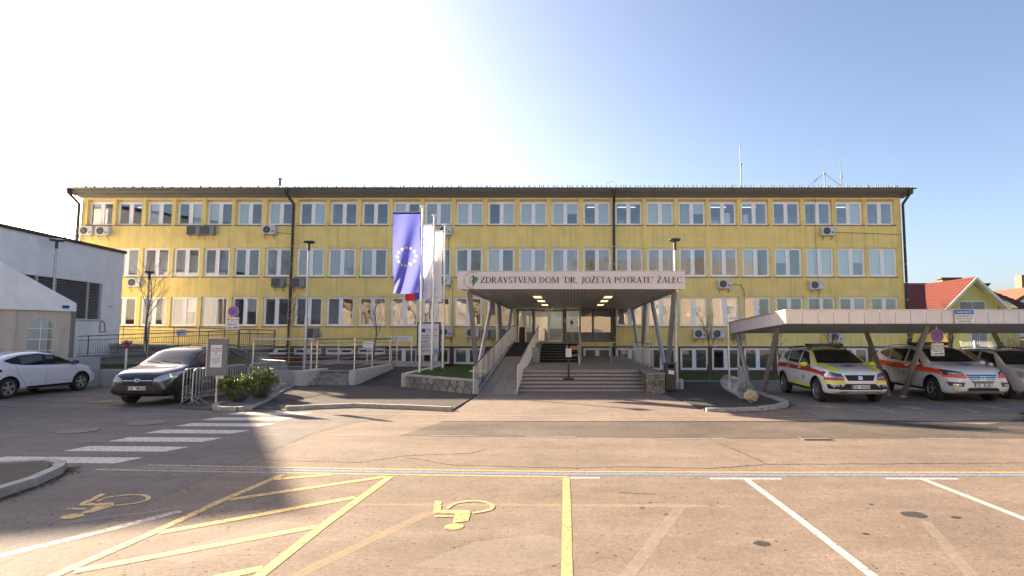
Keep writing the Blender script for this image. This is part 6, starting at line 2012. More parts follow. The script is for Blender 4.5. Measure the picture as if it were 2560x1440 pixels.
sp = thing('sign_pole', 'thin grey pole with a small bracket left of the carport', 'pole', (5.95, 21.7, 0))
MB().tube([(5.95, 21.7, 0.0), (5.95, 21.7, 2.72)], 0.035, 10).build('shaft', M['polew'], sp, smooth=True)
MB().box(5.92, 6.35, 21.68, 21.72, 2.66, 2.76).build('bracket', M['acw'], sp)
bk = thing('bicycle_rack', 'long coiled steel bicycle rack lying beside the carport kerb', 'bicycle rack', (5.6, 19.3, 0.06))
P0, P1_ = Vector((5.72, 21.1, 0.36)), Vector((5.42, 17.9, 0.36))
ax = (P1_ - P0).normalized()
sd = Vector((-ax.y, ax.x, 0))
sp_ = []
N_ = 13 * 16
for k in range(N_ + 1):
    a = 2 * math.pi * k / 16
    sp_.append(P0.lerp(P1_, k / N_) + sd * 0.27 * math.cos(a) + Vector((0, 0, 0.27 * math.sin(a))))
MB().tube(sp_, 0.0125, 6).build('coil', M['galv'], bk, smooth=True)
for s in (-1, 1):
    MB().tube([P0 + sd * 0.14 * s - Vector((0, 0, 0.25)), P1_ + sd * 0.14 * s - Vector((0, 0, 0.25))], 0.018, 6).build('ground_rail', M['galv'], bk)
bo = thing('boulder', 'rounded yellowish boulder at the near end of the bicycle rack', 'stone', (5.42, 17.45, 0.06))
bm = bmesh.new()
bmesh.ops.create_icosphere(bm, subdivisions=3, radius=0.20)
for v in bm.verts:
    n_ = v.co.normalized()
    f_ = 1 + 0.13 * math.sin(5 * n_.x + 2) * math.cos(4 * n_.y) + 0.08 * math.sin(9 * n_.z + 3 * n_.x)
    v.co = Vector((v.co.x * f_ * 1.1, v.co.y * f_ * 0.8, v.co.z * f_ * 0.92 + 0.17))
me = bpy.data.meshes.new('rock')
bm.to_mesh(me)
bm.free()
me.materials.append(mat('boulder_stone', (0.42, 0.35, 0.22), 0.9, var=0.35, scale=9, bump=0.9, bscale=16))
link('rock', me, bo)

# stand with notice and wooden chair on the platform
sn = thing('notice_post', 'black floor stand holding a white sheet on the entrance steps', 'sign', (-0.12, 21.95, 0.365))
MB().box(-0.33, 0.07, 21.88, 22.08, 0.366, 0.44).build('base', M['black'], sn)
MB().box(-0.165, -0.085, 21.94, 22.02, 0.441, 1.28).build('post', M['black'], sn)
MB().box(-0.24, -0.02, 21.93, 21.945, 1.24, 1.56).build('sheet', M['paper'], sn)
b = MB()
for k in range(7):
    b.box(-0.21, -0.21 + (0.15 if k % 3 else 0.1), 21.926, 21.929, 1.50 - k * 0.036, 1.506 - k * 0.036)
b.build('print', M['inkred'], sn)
MB().lathe([(0.02, 1.56), (0.035, 1.62), (0.01, 1.70)], 10, (-0.2, 21.96, 0)).build('dispenser', M['stake'], sn, smooth=True)
ch = thing('chair', 'wooden-seated chair with pale legs standing at the foot of the black stairs', 'chair', (0.1, 25.2, PZ))
MB().box(-0.12, 0.30, 25.0, 25.42, PZ + 0.44, PZ + 0.47).build('seat', M['wood'], ch)
MB().slab([(0.0 - 0.1, 25.45, PZ + 0.68), (0.28, 25.45, PZ + 0.68), (0.26, 25.5, PZ + 0.86), (-0.08, 25.5, PZ + 0.86)], (0, 0.02, 0)).build('backrest', M['wood'], ch)
for x, y in ((-0.1, 25.03), (0.28, 25.03), (-0.08, 25.4), (0.26, 25.4)):
    sx_ = -0.05 if x < 0.1 else 0.05
    MB().tube([(x, y, PZ + 0.44), (x + sx_, y + (-0.04 if y < 25.2 else 0.05), PZ)], 0.014, 6).build('leg', M['polew'] if y < 25.2 else M['black'], ch)
for x in (-0.06, 0.24):
    MB().tube([(x, 25.41, PZ + 0.46), (x, 25.47, PZ + 0.72)], 0.012, 6).build('back_post', M['black'], ch)
tb2 = thing('bar_table', 'small dark high table standing at the top of the ramp by the door', 'table', (-3.0, 34.2, rz1))
MB().box(-3.25, -2.72, 34.0, 34.45, rz1 + 0.92, rz1 + 0.97).build('top', M['paper'], tb2)
MB().box(-3.15, -2.82, 34.1, 34.35, rz1 + 0.005, rz1 + 0.918).build('cabinet', M['black'], tb2)
for x in (-3.22, -2.77):
    MB().box(x, x + 0.05, 34.02, 34.07, rz1 + 0.005, rz1 + 0.918).build('leg', M['polew'], tb2)

# fallen leaves and grit swept against the kerbs
M['leafb'] = mat('dead_leaf', (0.13, 0.07, 0.035), 0.9, var=0.5, scale=20)
lr = random.Random(21)
lb = MB()
def litter(path, n, spread):
    for _ in range(n):
        i = lr.randrange(len(path) - 1)
        p = Vector(path[i]).lerp(Vector(path[i + 1]), lr.random())
        x, y = p.x + abs(lr.gauss(0, spread)) * lr.choice((0.4, 1)), p.y + lr.gauss(0, spread)
        s_, a = lr.uniform(0.008, 0.03), lr.uniform(0, 6.28)
        c_, q_ = math.cos(a) * s_, math.sin(a) * s_
        lb.add([(x - c_, y - q_, 0.004), (x + q_ * 0.5, y - c_ * 0.5, 0.004 + s_ * 0.4), (x + c_, y + q_, 0.006), (x - q_ * 0.5, y + c_ * 0.5, 0.004 + s_ * 0.25)], [(0, 1, 2, 3)])
litter([(-7.3, 7.2), (-7.4, 8.0), (-7.65, 8.75), (-7.95, 9.2)], 420, 0.09)
litter([(-6.2, 16.55), (-4.9, 16.2), (-3.4, 15.7)], 200, 0.05)
litter([(3.8, 15.6), (5.2, 15.8), (6.5, 17.0)], 200, 0.06)
litter([(-20, 23.4), (-13.6, 23.5)], 300, 0.1)
litter([(-11.6, 16.6), (-9.4, 15.7)], 300, 0.12)
tag(lb.build('leaf_litter', M['leafb']), 'dead leaves and grit swept along the kerbs', 'leaves', kind='stuff')
# ================================================================== VEGETATION
def branch(mb, p, d, r, L, depth, rnd, spread, kids, up=0.25, sides=4):
    n = 3
    pts, rs = [p], [r]
    q, dd = p.copy(), d.copy()
    for k in range(n):
        dd = (dd + Vector((rnd.uniform(-1, 1), rnd.uniform(-1, 1), rnd.uniform(-0.6, 1) * up + 0.02)) * 0.16).normalized()
        q = q + dd * L / n
        pts.append(q.copy())
        rs.append(r * (1 - 0.62 * (k + 1) / n))
    mb.tube(pts, rs, sides, caps=False)
    if depth <= 0:
        return
    for k in range(kids):
        t_ = rnd.uniform(0.3, 1.0)
        i = min(n - 1, int(t_ * n))
        b0 = pts[i].lerp(pts[i + 1], t_ * n - i)
        a = rnd.uniform(0, 2 * math.pi)
        ax_ = dd.orthogonal().normalized()
        ax_ = Matrix.Rotation(a, 3, dd) @ ax_
        nd = (dd * math.cos(spread) + ax_ * math.sin(spread) + Vector((0, 0, up * 0.6))).normalized()
        branch(mb, b0, nd, max(0.0025, rs[i] * 0.55), L * rnd.uniform(0.45, 0.72), depth - 1, rnd, spread, kids, up, 3)
def bare_tree(x, y, z, h, r, label, seed, depth=2, kids=6, crown0=0.45, stake=None, group=None, spread=0.65, nb=14, cat='tree'):
    rnd = random.Random(seed)
    t = thing('bare_tree', label, cat, (x, y, z), 0, group)
    pts = [Vector((x + 0.02 * h * math.sin(k * 1.3 + seed), y, z + h * k / 7)) for k in range(8)]
    MB().tube(pts, [r * (1 - 0.85 * k / 7) for k in range(8)], 8).build('trunk', M['bark'], t, smooth=True)
    mb = MB()
    for k in range(nb):
        f = crown0 + (0.97 - crown0) * (k + rnd.random()) / nb
        i = min(6, int(f * 7))
        p = pts[i].lerp(pts[i + 1], f * 7 - i)
        a = k * 2.4 + rnd.uniform(-0.4, 0.4)
        d = Vector((math.cos(a) * math.sin(spread), math.sin(a) * math.sin(spread), math.cos(spread)))
        branch(mb, p, d, r * (1 - 0.8 * f) * 0.55, h * (0.34 - 0.2 * (f - crown0)), depth, rnd, 0.6, kids)
    mb.build('crown', M['bark'], t)
    if stake:
        MB().tube([(x + stake, y - 0.1, z - 0.05), (x + stake, y - 0.1, z + 2.1)], 0.035, 8).build('stake', M['stake'], t)
    return t
SG = 'bare saplings along the facade'
bare_tree(-20.1, 27.0, ZT, 4.6, 0.05, 'bare sapling with a wooden stake rising behind the dark minivan', 1, 1, 6, 0.5, 0.14, SG, 0.5)
bare_tree(-15.4, 31.0, 0.5, 3.4, 0.05, 'bare sapling with a stake in front of the second downpipe', 2, 1, 6, 0.5, 0.12, SG, 0.5)
bare_tree(-10.75, 31.2, 0.45, 3.3, 0.05, 'bare sapling behind the terrace left of the direction sign', 3, 1, 6, 0.45, None, SG, 0.5)
bare_tree(7.4, 31.0, -0.2, 3.35, 0.05, 'bare sapling between two low air conditioners right of the entrance', 4, 1, 6, 0.45, None, SG, 0.5)
bare_tree(10.45, 29.0, -0.15, 2.5, 0.045, 'bare sapling behind the first carport columns', 5, 1, 5, 0.55, None, SG, 0.5)
bare_tree(13.7, 30.0, -0.2, 2.9, 0.05, 'bare sapling behind the yellow-striped ambulance car', 6, 1, 6, 0.5, 0.1, SG, 0.5)
bare_tree(23.8, 40.0, -0.4, 4.2, 0.07, 'bare young tree at the right corner of the health centre', 7, 2, 5, 0.35, None, 'bare trees before the yellow house', 0.6)
bare_tree(28.3, 42.5, -0.4, 4.4, 0.07, 'bare young tree before the wall of the yellow house', 8, 2, 5, 0.35, None, 'bare trees before the yellow house', 0.6)
bare_tree(-45.5, 52.0, 0.0, 11.6, 0.22, 'bare treetop showing above the white annex roof', 9, 2, 6, 0.5, None, None, 0.6, 18)
M['redtwig'] = mat('red_twigs', (0.22, 0.10, 0.06), 0.9, var=0.35, scale=4)
for i, (x, y, h) in enumerate(((29.8, 38.5, 1.9), (31.6, 39.2, 2.3), (33.2, 38.6, 2.0), (34.6, 39.5, 2.4))):
    rnd = random.Random(40 + i)
    t = thing('twiggy_shrub', ['leftmost leafless reddish shrub beside the white balcony railing', 'leafless reddish shrub second from the white balcony railing', 'leafless reddish shrub behind the last carport column', 'leafless reddish shrub at the right edge of the picture'][i], 'shrub', (x, y, -0.3), 0, 'leafless shrubs beyond the carport')
    mb = MB()
    for k in range(34):
        a, s = rnd.uniform(0, 6.28), rnd.uniform(0.1, 0.8)
        branch(mb, Vector((x + rnd.uniform(-0.3, 0.3), y + rnd.uniform(-0.3, 0.3), -0.3)), Vector((math.cos(a) * s, math.sin(a) * s, 1)).normalized(), 0.02, h * rnd.uniform(0.5, 0.85), 2, rnd, 0.5, 5)
    mb.build('twigs', M['redtwig'], t)
# trees across the lot, seen only as mirror images in the glass
MG = 'bare trees across the lot mirrored in the windows'
for i, (x, y, h) in enumerate(((-14, -12, 13), (-24, -14, 14), (-33, -12, 12.5), (-44, -14, 14), (-55, -12, 13))):
    bare_tree(x, y, 0, h, 0.3, 'tall bare tree across the lot, mirrored in the windows, %s from the entrance' % ('nearest', 'second', 'third', 'fourth', 'farthest')[i], 60 + i, 3, 5, 0.25, None, MG, 0.7, 16)

# laurel bushes
M['laurel'] = mat('laurel_leaf', (0.13, 0.19, 0.03), 0.35, var=0.5, scale=9)
M['laurely'] = mat('laurel_young', (0.30, 0.34, 0.05), 0.4, var=0.4, scale=9)
def bush(x, y, z, rx, h, n, label, seed):
    rnd = random.Random(seed)
    t = thing('laurel_bush', label, 'bush', (x, y, z), 0, 'laurel bushes in the gravel bed')
    st_, lv = MB(), MB()
    tips = []
    for k in range(46):
        a = rnd.uniform(0, 6.28)
        s = math.sqrt(rnd.random())
        top = Vector((x + rx * s * math.cos(a), y + rx * s * math.sin(a), z + h * (1.02 - 0.4 * s * s) * rnd.uniform(0.82, 1.06)))
        base = Vector((x + rx * 0.25 * s * math.cos(a), y + rx * 0.25 * s * math.sin(a), z))
        mid = base.lerp(top, 0.5) + Vector((math.cos(a), math.sin(a), 0)) * rx * 0.15
        st_.tube([base, mid, top], [0.012, 0.008, 0.004], 4)
        tips.append((base, mid, top))
    for k in range(n):
        b0, m0, t0 = tips[rnd.randrange(len(tips))]
        f = rnd.random() ** 0.6
        p = m0.lerp(t0, f) if f > 0.25 else b0.lerp(m0, rnd.uniform(0.3, 1))
        a, e = rnd.uniform(0, 6.28), rnd.uniform(-0.2, 1.0)
        d = Vector((math.cos(a) * math.cos(e), math.sin(a) * math.cos(e), math.sin(e)))
        sd_ = d.cross(Vector((0, 0, 1))).normalized() * rnd.uniform(0.018, 0.03)
        L = rnd.uniform(0.09, 0.15)
        nrm = d.cross(sd_).normalized()
        mi = 1 if (f > 0.85 and rnd.random() < 0.6) or rnd.random() < 0.12 else 0
        q = p + d * L * 0.5
        lv.add([p, q + sd_ - nrm * 0.008, p + d * L - Vector((0, 0, 0.02)), q - sd_ - nrm * 0.008, q + nrm * 0.004], [(0, 1, 4), (1, 2, 4), (2, 3, 4), (3, 0, 4)], mi)
    st_.build('stems', M['bark'], t)
    tag(lv.build('leaves', [M['laurel'], M['laurely']], t), kind='stuff')
bush(-10.05, 17.35, 0.07, 0.55, 0.82, 1500, 'nearer laurel bush in the gravel bed beside the crowd barriers', 3)
bush(-9.92, 18.35, 0.07, 0.55, 0.98, 1500, 'taller laurel bush farther back in the gravel bed', 4)
# ================================================================== CARS
def paintm(name, c, metal=0.0, rough=0.28, flake=0.02):
    m = mat(name, c, rough, metal, var=flake, scale=2.0, coat=0.9)
    return m
M['glassd'] = mat('car_glass', (0.012, 0.014, 0.015), 0.03, var=0.0, spec=0.9)
M['chrome'] = mat('chrome', (0.75, 0.75, 0.76), 0.12, 1.0, var=0.0)
M['alloy'] = mat('alloy_silver', (0.55, 0.55, 0.56), 0.3, 0.9, var=0.03)
M['lampg'] = mat('headlamp_glass', (0.42, 0.43, 0.45), 0.08, 0.35, var=0.35, scale=14, spec=0.8, coat=1.0)
M['lampd'] = mat('headlamp_dark', (0.06, 0.065, 0.075), 0.08, 0.2, var=0.5, scale=22, spec=0.8, coat=1.0)
M['tail'] = mat('tail_red', (0.22, 0.008, 0.012), 0.15, var=0.1, coat=0.8)
M['trim'] = mat('car_trim', (0.012, 0.012, 0.013), 0.55, var=0.05, spec=0.3)
M['well'] = mat('wheel_well', (0.006, 0.006, 0.006), 0.9, var=0)
M['plateeu'] = mat('plate_blue', (0.01, 0.06, 0.35), 0.4, var=0)

def interp(pts, x):
    if x >= pts[0][0]: return pts[0][1]
    for (x0_, z0_), (x1_, z1_) in zip(pts, pts[1:]):
        if x1_ <= x <= x0_:
            return z1_ + (z0_ - z1_) * (x - x1_) / (x0_ - x1_)
    return pts[-1][1]

class Car:
    def __init__(s, name, label, loc, rotz, scale, L, Wd, top, belt, low, axles, wr, paint_m, tumble=0.23, nose=0.80, arch=1.17, flare=0.0):
        s.L, s.W, s.top, s.belt, s.low, s.axles, s.wr = L, Wd, top, belt, low, axles, wr
        s.root = thing(name, label, 'car', loc, rotz, 'parked cars')
        s.root.scale = (scale,) * 3
        hw0 = Wd / 2
        xs = sorted(set([L / 2, L / 2 - 0.03, L / 2 - 0.10, L / 2 - 0.24, L / 2 - 0.45] + [-L / 2, -L / 2 + 0.03, -L / 2 + 0.1, -L / 2 + 0.25, -L / 2 + 0.5] + [p[0] for p in top if abs(p[0]) < L / 2 - 0.5] + [k * 0.25 for k in range(-8, 9) if abs(k * 0.25) < L / 2 - 0.5]), reverse=True)
        xx = [xs[0]]
        for x in xs[1:]:
            if xx[-1] - x > 0.025:
                xx.append(x)
        xs = xx
        rings = []
        for x in xs:
            df, dr = L / 2 - x, x + L / 2
            e = min(df, dr)
            k = 1 - (1 - nose if df < dr else 0.14) * max(0, 1 - e / 0.62) ** 2.2
            hw = hw0 * k
            zt = interp(top, x)
            zb = min(interp(belt, x), zt - 0.045)
            zl = interp(low, x)
            if df < 0.12:
                zl = zl + 0.04 * (1 - df / 0.12)
            gh = max(0.0, zt - zb)
            tw = hw * (0.945 - tumble * min(1.0, gh / 0.56))
            mid = (zl + zb) / 2
            half = [(0, zl), (0.55 * hw, zl), (0.86 * hw, zl + 0.005), (0.965 * hw, zl + 0.05), (0.992 * hw, zl + 0.16), (1.0 * hw, mid), (0.992 * hw, zb - 0.14), (0.978 * hw, zb - 0.05), (0.945 * hw, zb)]
            a = (0.945 * hw, zb)
            b_ = (tw, zt - min(0.065, gh * 0.35))
            for f in (0.12, 0.5, 0.88):
                half.append((a[0] + (b_[0] - a[0]) * f + 0.012 * math.sin(math.pi * f) * min(1, gh / 0.4), a[1] + (b_[1] - a[1]) * f))
            half += [b_, (tw * 0.86, zt - min(0.022, gh * 0.12)), (tw * 0.5, zt - 0.004), (0, zt)]
            ring = [(x, y, z) for y, z in half] + [(x, -y, z) for y, z in reversed(half[1:-1])]
            rings.append(ring)
        mb = MB()
        n = len(rings[0])
        vs_ = [p for r in rings for p in r]
        fs = []
        for i in range(len(rings) - 1):
            for k in range(n):
                l = (k + 1) % n
                fs.append((i * n + k, i * n + l, (i + 1) * n + l, (i + 1) * n + k))
        half_n = n // 2
        for base in (0, (len(rings) - 1) * n):      # end caps as quads between mirrored points
            for k in range(half_n):
                a, b2, c, d = k, k + 1, (n - k - 1) % n, (n - k) % n
                q = []
                for v in (a, b2, c, d):
                    if base + v not in q:
                        q.append(base + v)
                if len(q) > 2:
                    fs.append(tuple(q))
        mb.add(vs_, fs)
        me = mb.mesh('body', [paint_m, M['well']])
        ob = bpy.data.objects.new('body_tmp', me)
        col.objects.link(ob)
        sub = ob.modifiers.new('s', 'SUBSURF')
        sub.levels = 2
        sub.render_levels = 2
        dg = bpy.context.evaluated_depsgraph_get()
        ev = ob.evaluated_get(dg)
        m2 = bpy.data.meshes.new_from_object(ev)
        bm = bmesh.new()
        bm.from_mesh(m2)
        s.bvh = BVHTree.FromBMesh(bm)
        bm.free()
        ob.modifiers.clear()
        ob.data = m2
        cutters = []
        for ax in axles:                            # wheel arches
            for sd_ in (-1, 1):
                c = MB().lathe([(wr * arch, 0), (wr * arch, 0.55)], 36, (0, 0, 0), 'Y')
                c.xf(Matrix.Translation((ax, 0.0, wr + 0.01)) @ Matrix.Diagonal((1, sd_, 1, 1)) @ Matrix.Translation((0, Wd / 2 - 0.33, 0)))
                co = bpy.data.objects.new('cut', c.mesh('cut', [M['well']]))
                col.objects.link(co)
                md = ob.modifiers.new('b', 'BOOLEAN')
                md.operation = 'DIFFERENCE'
                md.solver = 'EXACT'
                md.object = co
                if hasattr(md, 'material_mode'):
                    md.material_mode = 'TRANSFER'
                cutters.append(co)
        dg = bpy.context.evaluated_depsgraph_get()
        m3 = bpy.data.meshes.new_from_object(ob.evaluated_get(dg))
        m3.polygons.foreach_set('use_smooth', [True] * len(m3.polygons))
        m3.set_sharp_from_angle(angle=R(38))
        bpy.data.objects.remove(ob)
        for co in cutters:
            bpy.data.objects.remove(co)
        s.body = link('body', m3, s.root)
    def hit(s, mode, a, b, side=1):
        if mode == 'side':
            o, d = Vector((a, side * 4, b)), Vector((0, -side, 0))
        elif mode == 'front':
            o, d = Vector((5, a, b)), Vector((-1, 0, 0))
        elif mode == 'rear':
            o, d = Vector((-5, a, b)), Vector((1, 0, 0))
        else:
            o, d = Vector((a, b, 4)), Vector((0, 0, -1))
        h = s.bvh.ray_cast(o, d)
        if h[0] is None:
            h = s.bvh.find_nearest(o + d * 4)
            return h[0], h[1]
        n = h[1]
        if n.dot(d) > 0:
            n = -n
        return h[0], n
    def patch(s, name, m, A, B, mode='side', side=1, off=0.005, nu=16, nv=6, parent=None):
        def res(P, n):
            P = [Vector(p) for p in P]
            ls = [0]
            for i in range(len(P) - 1):
                ls.append(ls[-1] + (P[i + 1] - P[i]).length)
            out = []
            for k in range(n + 1):
                t_ = ls[-1] * k / n
                for i in range(len(P) - 1):
                    if t_ <= ls[i + 1] + 1e-9:
                        f = (t_ - ls[i]) / max(1e-9, ls[i + 1] - ls[i])
                        out.append(P[i].lerp(P[i + 1], f))
                        break
            return out
        a, b_ = res(A, nu), res(B, nu)
        vs_, fs = [], []
        for j in range(nv + 1):
            for i in range(nu + 1):
                p = a[i].lerp(b_[i], j / nv)
                h, n = s.hit(mode, p.x, p.y, side)
                vs_.append(h + n * off)
        for j in range(nv):
            for i in range(nu):
                q = j * (nu + 1) + i
                fs.append((q, q + 1, q + nu + 2, q + nu + 1))
        mb = MB().add(vs_, fs)
        me = mb.mesh(name, m)
        me.polygons.foreach_set('use_smooth', [True] * len(me.polygons))
        return link(name, me, parent or s.root)
    def seam(s, pts, mode='side', side=1, w=0.008, name='door_seam', m=None, off=0.003):
        mb = MB()
        P = [Vector(p) for p in pts]
        out = []
        for i in range(len(P) - 1):
            n = max(2, int((P[i + 1] - P[i]).length / 0.06))
            out += [P[i].lerp(P[i + 1], k / n) for k in range(n)]
        out.append(P[-1])
        vs_ = []
        for i, p in enumerate(out):
            t_ = (out[min(i + 1, len(out) - 1)] - out[max(0, i - 1)]).normalized()
            nn_ = Vector((-t_.y, t_.x)) * w / 2
            for sg in (-1, 1):
                q = p + nn_ * sg
                h, n = s.hit(mode, q.x, q.y, side)
                vs_.append(h + n * off)
        mb.add(vs_, [(2 * i, 2 * i + 1, 2 * i + 3, 2 * i + 2) for i in range(len(out) - 1)])
        return mb.build(name, m or M['trim'], s.root, world=False)
    def wheels(s, rim_m, style, track=None, dark=None):
        r = s.wr
        hw = (track or s.W / 2) - 0.012
        tyre = MB().lathe([(r * 0.62, -0.20), (r * 0.9, -0.20), (r * 0.98, -0.18), (r, -0.15), (r, -0.05), (r * 0.98, -0.02), (r * 0.92, 0.0), (r * 0.66, -0.005), (r * 0.64, -0.04)], 40, (0, 0, 0), 'Y').mesh('wheel', M['rubber'], 40)
        rim = MB()
        rr_ = r * 0.66
        rim.lathe([(rr_, -0.045), (rr_, -0.002), (rr_ * 0.93, -0.004), (rr_ * 0.90, -0.03)], 40, (0, 0, 0), 'Y', 0, False)
        def spoke(a, w0, w1, r0, r1, y=-0.012):
            d, t_ = Vector((math.cos(a), 0, math.sin(a))), Vector((-math.sin(a), 0, math.cos(a)))
            rim.slab([d * r0 - t_ * w0 + Vector((0, y - 0.004, 0)), d * r1 - t_ * w1 + Vector((0, y, 0)), d * r1 + t_ * w1 + Vector((0, y, 0)), d * r0 + t_ * w0 + Vector((0, y - 0.004, 0))], (0, -0.03, 0))
        if style == 'five_twin':
            for k in range(5):
                a = 2 * math.pi * k / 5 + 0.3
                spoke(a - 0.13, 0.012, 0.018, 0.03, rr_ * 0.94)
                spoke(a + 0.13, 0.012, 0.018, 0.03, rr_ * 0.94)
        elif style == 'five':
            for k in range(5):
                spoke(2 * math.pi * k / 5 + 0.2, 0.03, 0.045, 0.03, rr_ * 0.94)
        elif style == 'swirl':
            for k in range(8):
                a = 2 * math.pi * k / 8
                d0, d1 = Vector((math.cos(a), 0, math.sin(a))) * rr_ * 0.25, Vector((math.cos(a + 0.45), 0, math.sin(a + 0.45))) * rr_ * 0.93
                t_ = Vector((-math.sin(a + 0.3), 0, math.cos(a + 0.3)))
                rim.slab([d0 - t_ * 0.014 + Vector((0, -0.006, 0)), d1 - t_ * 0.034 + Vector((0, -0.01, 0)), d1 + t_ * 0.034 + Vector((0, -0.01, 0)), d0 + t_ * 0.014 + Vector((0, -0.006, 0))], (0, -0.02, 0))
        else:
            for k in range(10):
                spoke(2 * math.pi * k / 10, 0.009, 0.013, 0.03, rr_ * 0.94)
        rim.lathe([(0.065, -0.04), (0.065, -0.004), (0.03, 0.0)], 14, (0, 0, 0), 'Y')
        rme = rim.mesh('rim', rim_m, 30)
        disc = MB().disc((0, -0.055, 0), rr_ * 0.97, 30).mesh('brake_disc', dark or M['trim'])
        for ax in s.axles:
            for sd_ in (-1, 1):
                o = link('wheel', tyre, s.root, (ax, sd_ * hw, r))
                if sd_ < 0:
                    o.rotation_euler = (0, 0, math.pi)
                link('rim', rme, o)
                link('brake_disc', disc, o)
    def mirror(s, x, z, m, m2=None, w=0.23, h=0.15):
        for sd_ in (-1, 1):
            hpt, n = s.hit('side', x, z, sd_)
            bm = bmesh.new()
            bmesh.ops.create_uvsphere(bm, u_segments=16, v_segments=10, radius=1)
            for v in bm.verts:
                v.co = Vector((v.co.x * 0.085 * (0.6 if v.co.x < 0 else 1), v.co.y * w / 2, v.co.z * h / 2))
            me = bpy.data.meshes.new('mirror')
            bm.to_mesh(me)
            bm.free()
            me.materials.append(m)
            me.polygons.foreach_set('use_smooth', [True] * len(me.polygons))
            o = link('mirror', me, s.root, (x, hpt.y + sd_ * (0.06 + w / 2), z + 0.06))
            MB().bar((0, 0, -0.05), (0.03, -sd_ * (w / 2 + 0.05), -0.07), 0.05, 0.04).build('mirror_arm', M['trim'], o, world=False)
            MB().poly([(-0.056, -w * 0.42, -h * 0.36), (-0.056, w * 0.42, -h * 0.36), (-0.056, w * 0.42, h * 0.36), (-0.056, -w * 0.42, h * 0.36)]).build('mirror_glass', M['chrome'], o, world=False)
    def plate(s, txt, z, mode='front'):
        h, n = s.hit('front', 0, z)
        x = h.x + 0.012
        o = MB().box(x - 0.01, x + 0.006, -0.26, 0.26, z - 0.057, z + 0.057).build('number_plate', M['white'], s.root, world=False)
        MB().box(x + 0.0065, x + 0.008, -0.258, -0.215, z - 0.054, z + 0.054).build('blue_strip', M['plateeu'], o, world=False)
        rim = MB()
        for a in ((-0.26, 0.26, z - 0.057, z - 0.050), (-0.26, 0.26, z + 0.050, z + 0.057), (0.253, 0.26, z - 0.05, z + 0.05)):
            rim.box(x + 0.0065, x + 0.0075, a[0], a[1], a[2], a[3])
        rim.build('plate_border', M['ink'], o, world=False)
        me = s._text(txt, 0.105, 0.003)
        t_ = link('plate_lettering', me, o, (x + 0.0085, 0.022, z - 0.036))
        t_.rotation_euler = (R(90), 0, R(90))
        t_.scale = (0.78, 1, 1)
        MB().disc((x + 0.009, -0.098, z), 0.016, 10, 'X').build('plate_crest', M['leafg'], o, world=False)
    def _text(s, txt, size, bold=0.0, m=None, align='CENTER'):
        cu = bpy.data.curves.new('t', 'FONT')
        cu.body = txt
        cu.size = size
        cu.align_x = align
        cu.offset = bold
        cu.resolution_u = 2
        ob = bpy.data.objects.new('t', cu)
        me = bpy.data.meshes.new_from_object(ob)
        bpy.data.objects.remove(ob)
        bpy.data.curves.remove(cu)
        me.materials.clear()
        me.materials.append(m or M['ink'])
        return me
    def side_text(s, txt, size, x, z, side, m, name='lettering'):
        """lettering that follows the body side"""
        me = s._text(txt, size, 0.001, m)
        for v in me.vertices:
            xx, zz = x + (v.co.x if side < 0 else -v.co.x), z + v.co.y
            h, n = s.hit('side', xx, zz, side)
            v.co = h + n * 0.006
        return link(name, me, s.root)
    def rails(s, x0_, x1_, m, y=0.6):
        for sd_ in (-1, 1):
            pts = []
            for k in range(9):
                x = x0_ + (x1_ - x0_) * k / 8
                h, n = s.hit('top', x, sd_ * y)
                pts.append(Vector((x, sd_ * y, h.z + (0.005 if k in (0, 8) else 0.055))))
            MB().tube(pts, 0.016, 8).build('roof_rail', m, s.root, smooth=True, world=False)
    def wipers(s, x, z):
        for y0_, y1_ in ((0.5, -0.15), (-0.1, -0.62)):
            mb = MB()
            pts = []
            for k in range(7):
                y = y0_ + (y1_ - y0_) * k / 6
                h, n = s.hit('front', y, z + 0.05 * k / 6)
                pts.append(h + n * 0.018)
            mb.tube(pts, 0.007, 5).build('wiper', M['trim'], s.root, world=False)

def side_windows(c, wins, frame=True):
    for sd_ in (-1, 1):
        for A, B in wins:
            c.patch('side_window', M['glassd'], A, B, 'side', sd_, 0.006, 14, 6)

def mirrored(A):
    return [(-a, b) for a, b in A]

# ---- dark minivan --------------------------------------------------------------
anth = paintm('paint_anthracite', (0.014, 0.016, 0.022), 0.2, 0.3)
c = Car('minivan', 'dark anthracite minivan parked head-on behind the crowd barriers', (-12.75, 19.18, 0.0), R(-90), 1.04, 4.50, 1.75,
        [(2.25, 0.66), (2.235, 0.80), (2.15, 0.93), (1.9, 1.02), (1.5, 1.085), (1.25, 1.13), (0.95, 1.32), (0.58, 1.54), (0.3, 1.61), (-0.3, 1.65), (-1.0, 1.63), (-1.6, 1.59), (-2.0, 1.50), (-2.12, 1.25), (-2.2, 1.0), (-2.25, 0.62)],
        [(2.25, 0.60), (1.9, 0.88), (1.2, 1.0), (0, 1.02), (-1.2, 1.04), (-2.25, 1.02)],
        [(2.25, 0.30), (2.0, 0.24), (1.0, 0.25), (-1.5, 0.26), (-2.25, 0.36)], (1.42, -1.39), 0.325, anth, nose=0.86, tumble=0.18)
c.wheels(M['alloy'], 'swirl')
side_windows(c, [([(0.98, 1.06), (0.1, 1.06)], [(0.62, 1.40), (0.12, 1.52)]), ([(0.04, 1.06), (-0.85, 1.08)], [(0.04, 1.53), (-0.82, 1.54)]), ([(-0.95, 1.10), (-1.75, 1.16)], [(-0.92, 1.53), (-1.68, 1.46)])])
c.patch('windscreen', M['glassd'], [(-0.74, 1.14), (0, 1.13), (0.74, 1.14)], [(-0.62, 1.565), (0, 1.59), (0.62, 1.565)], 'front', 1, 0.006, 16, 10)
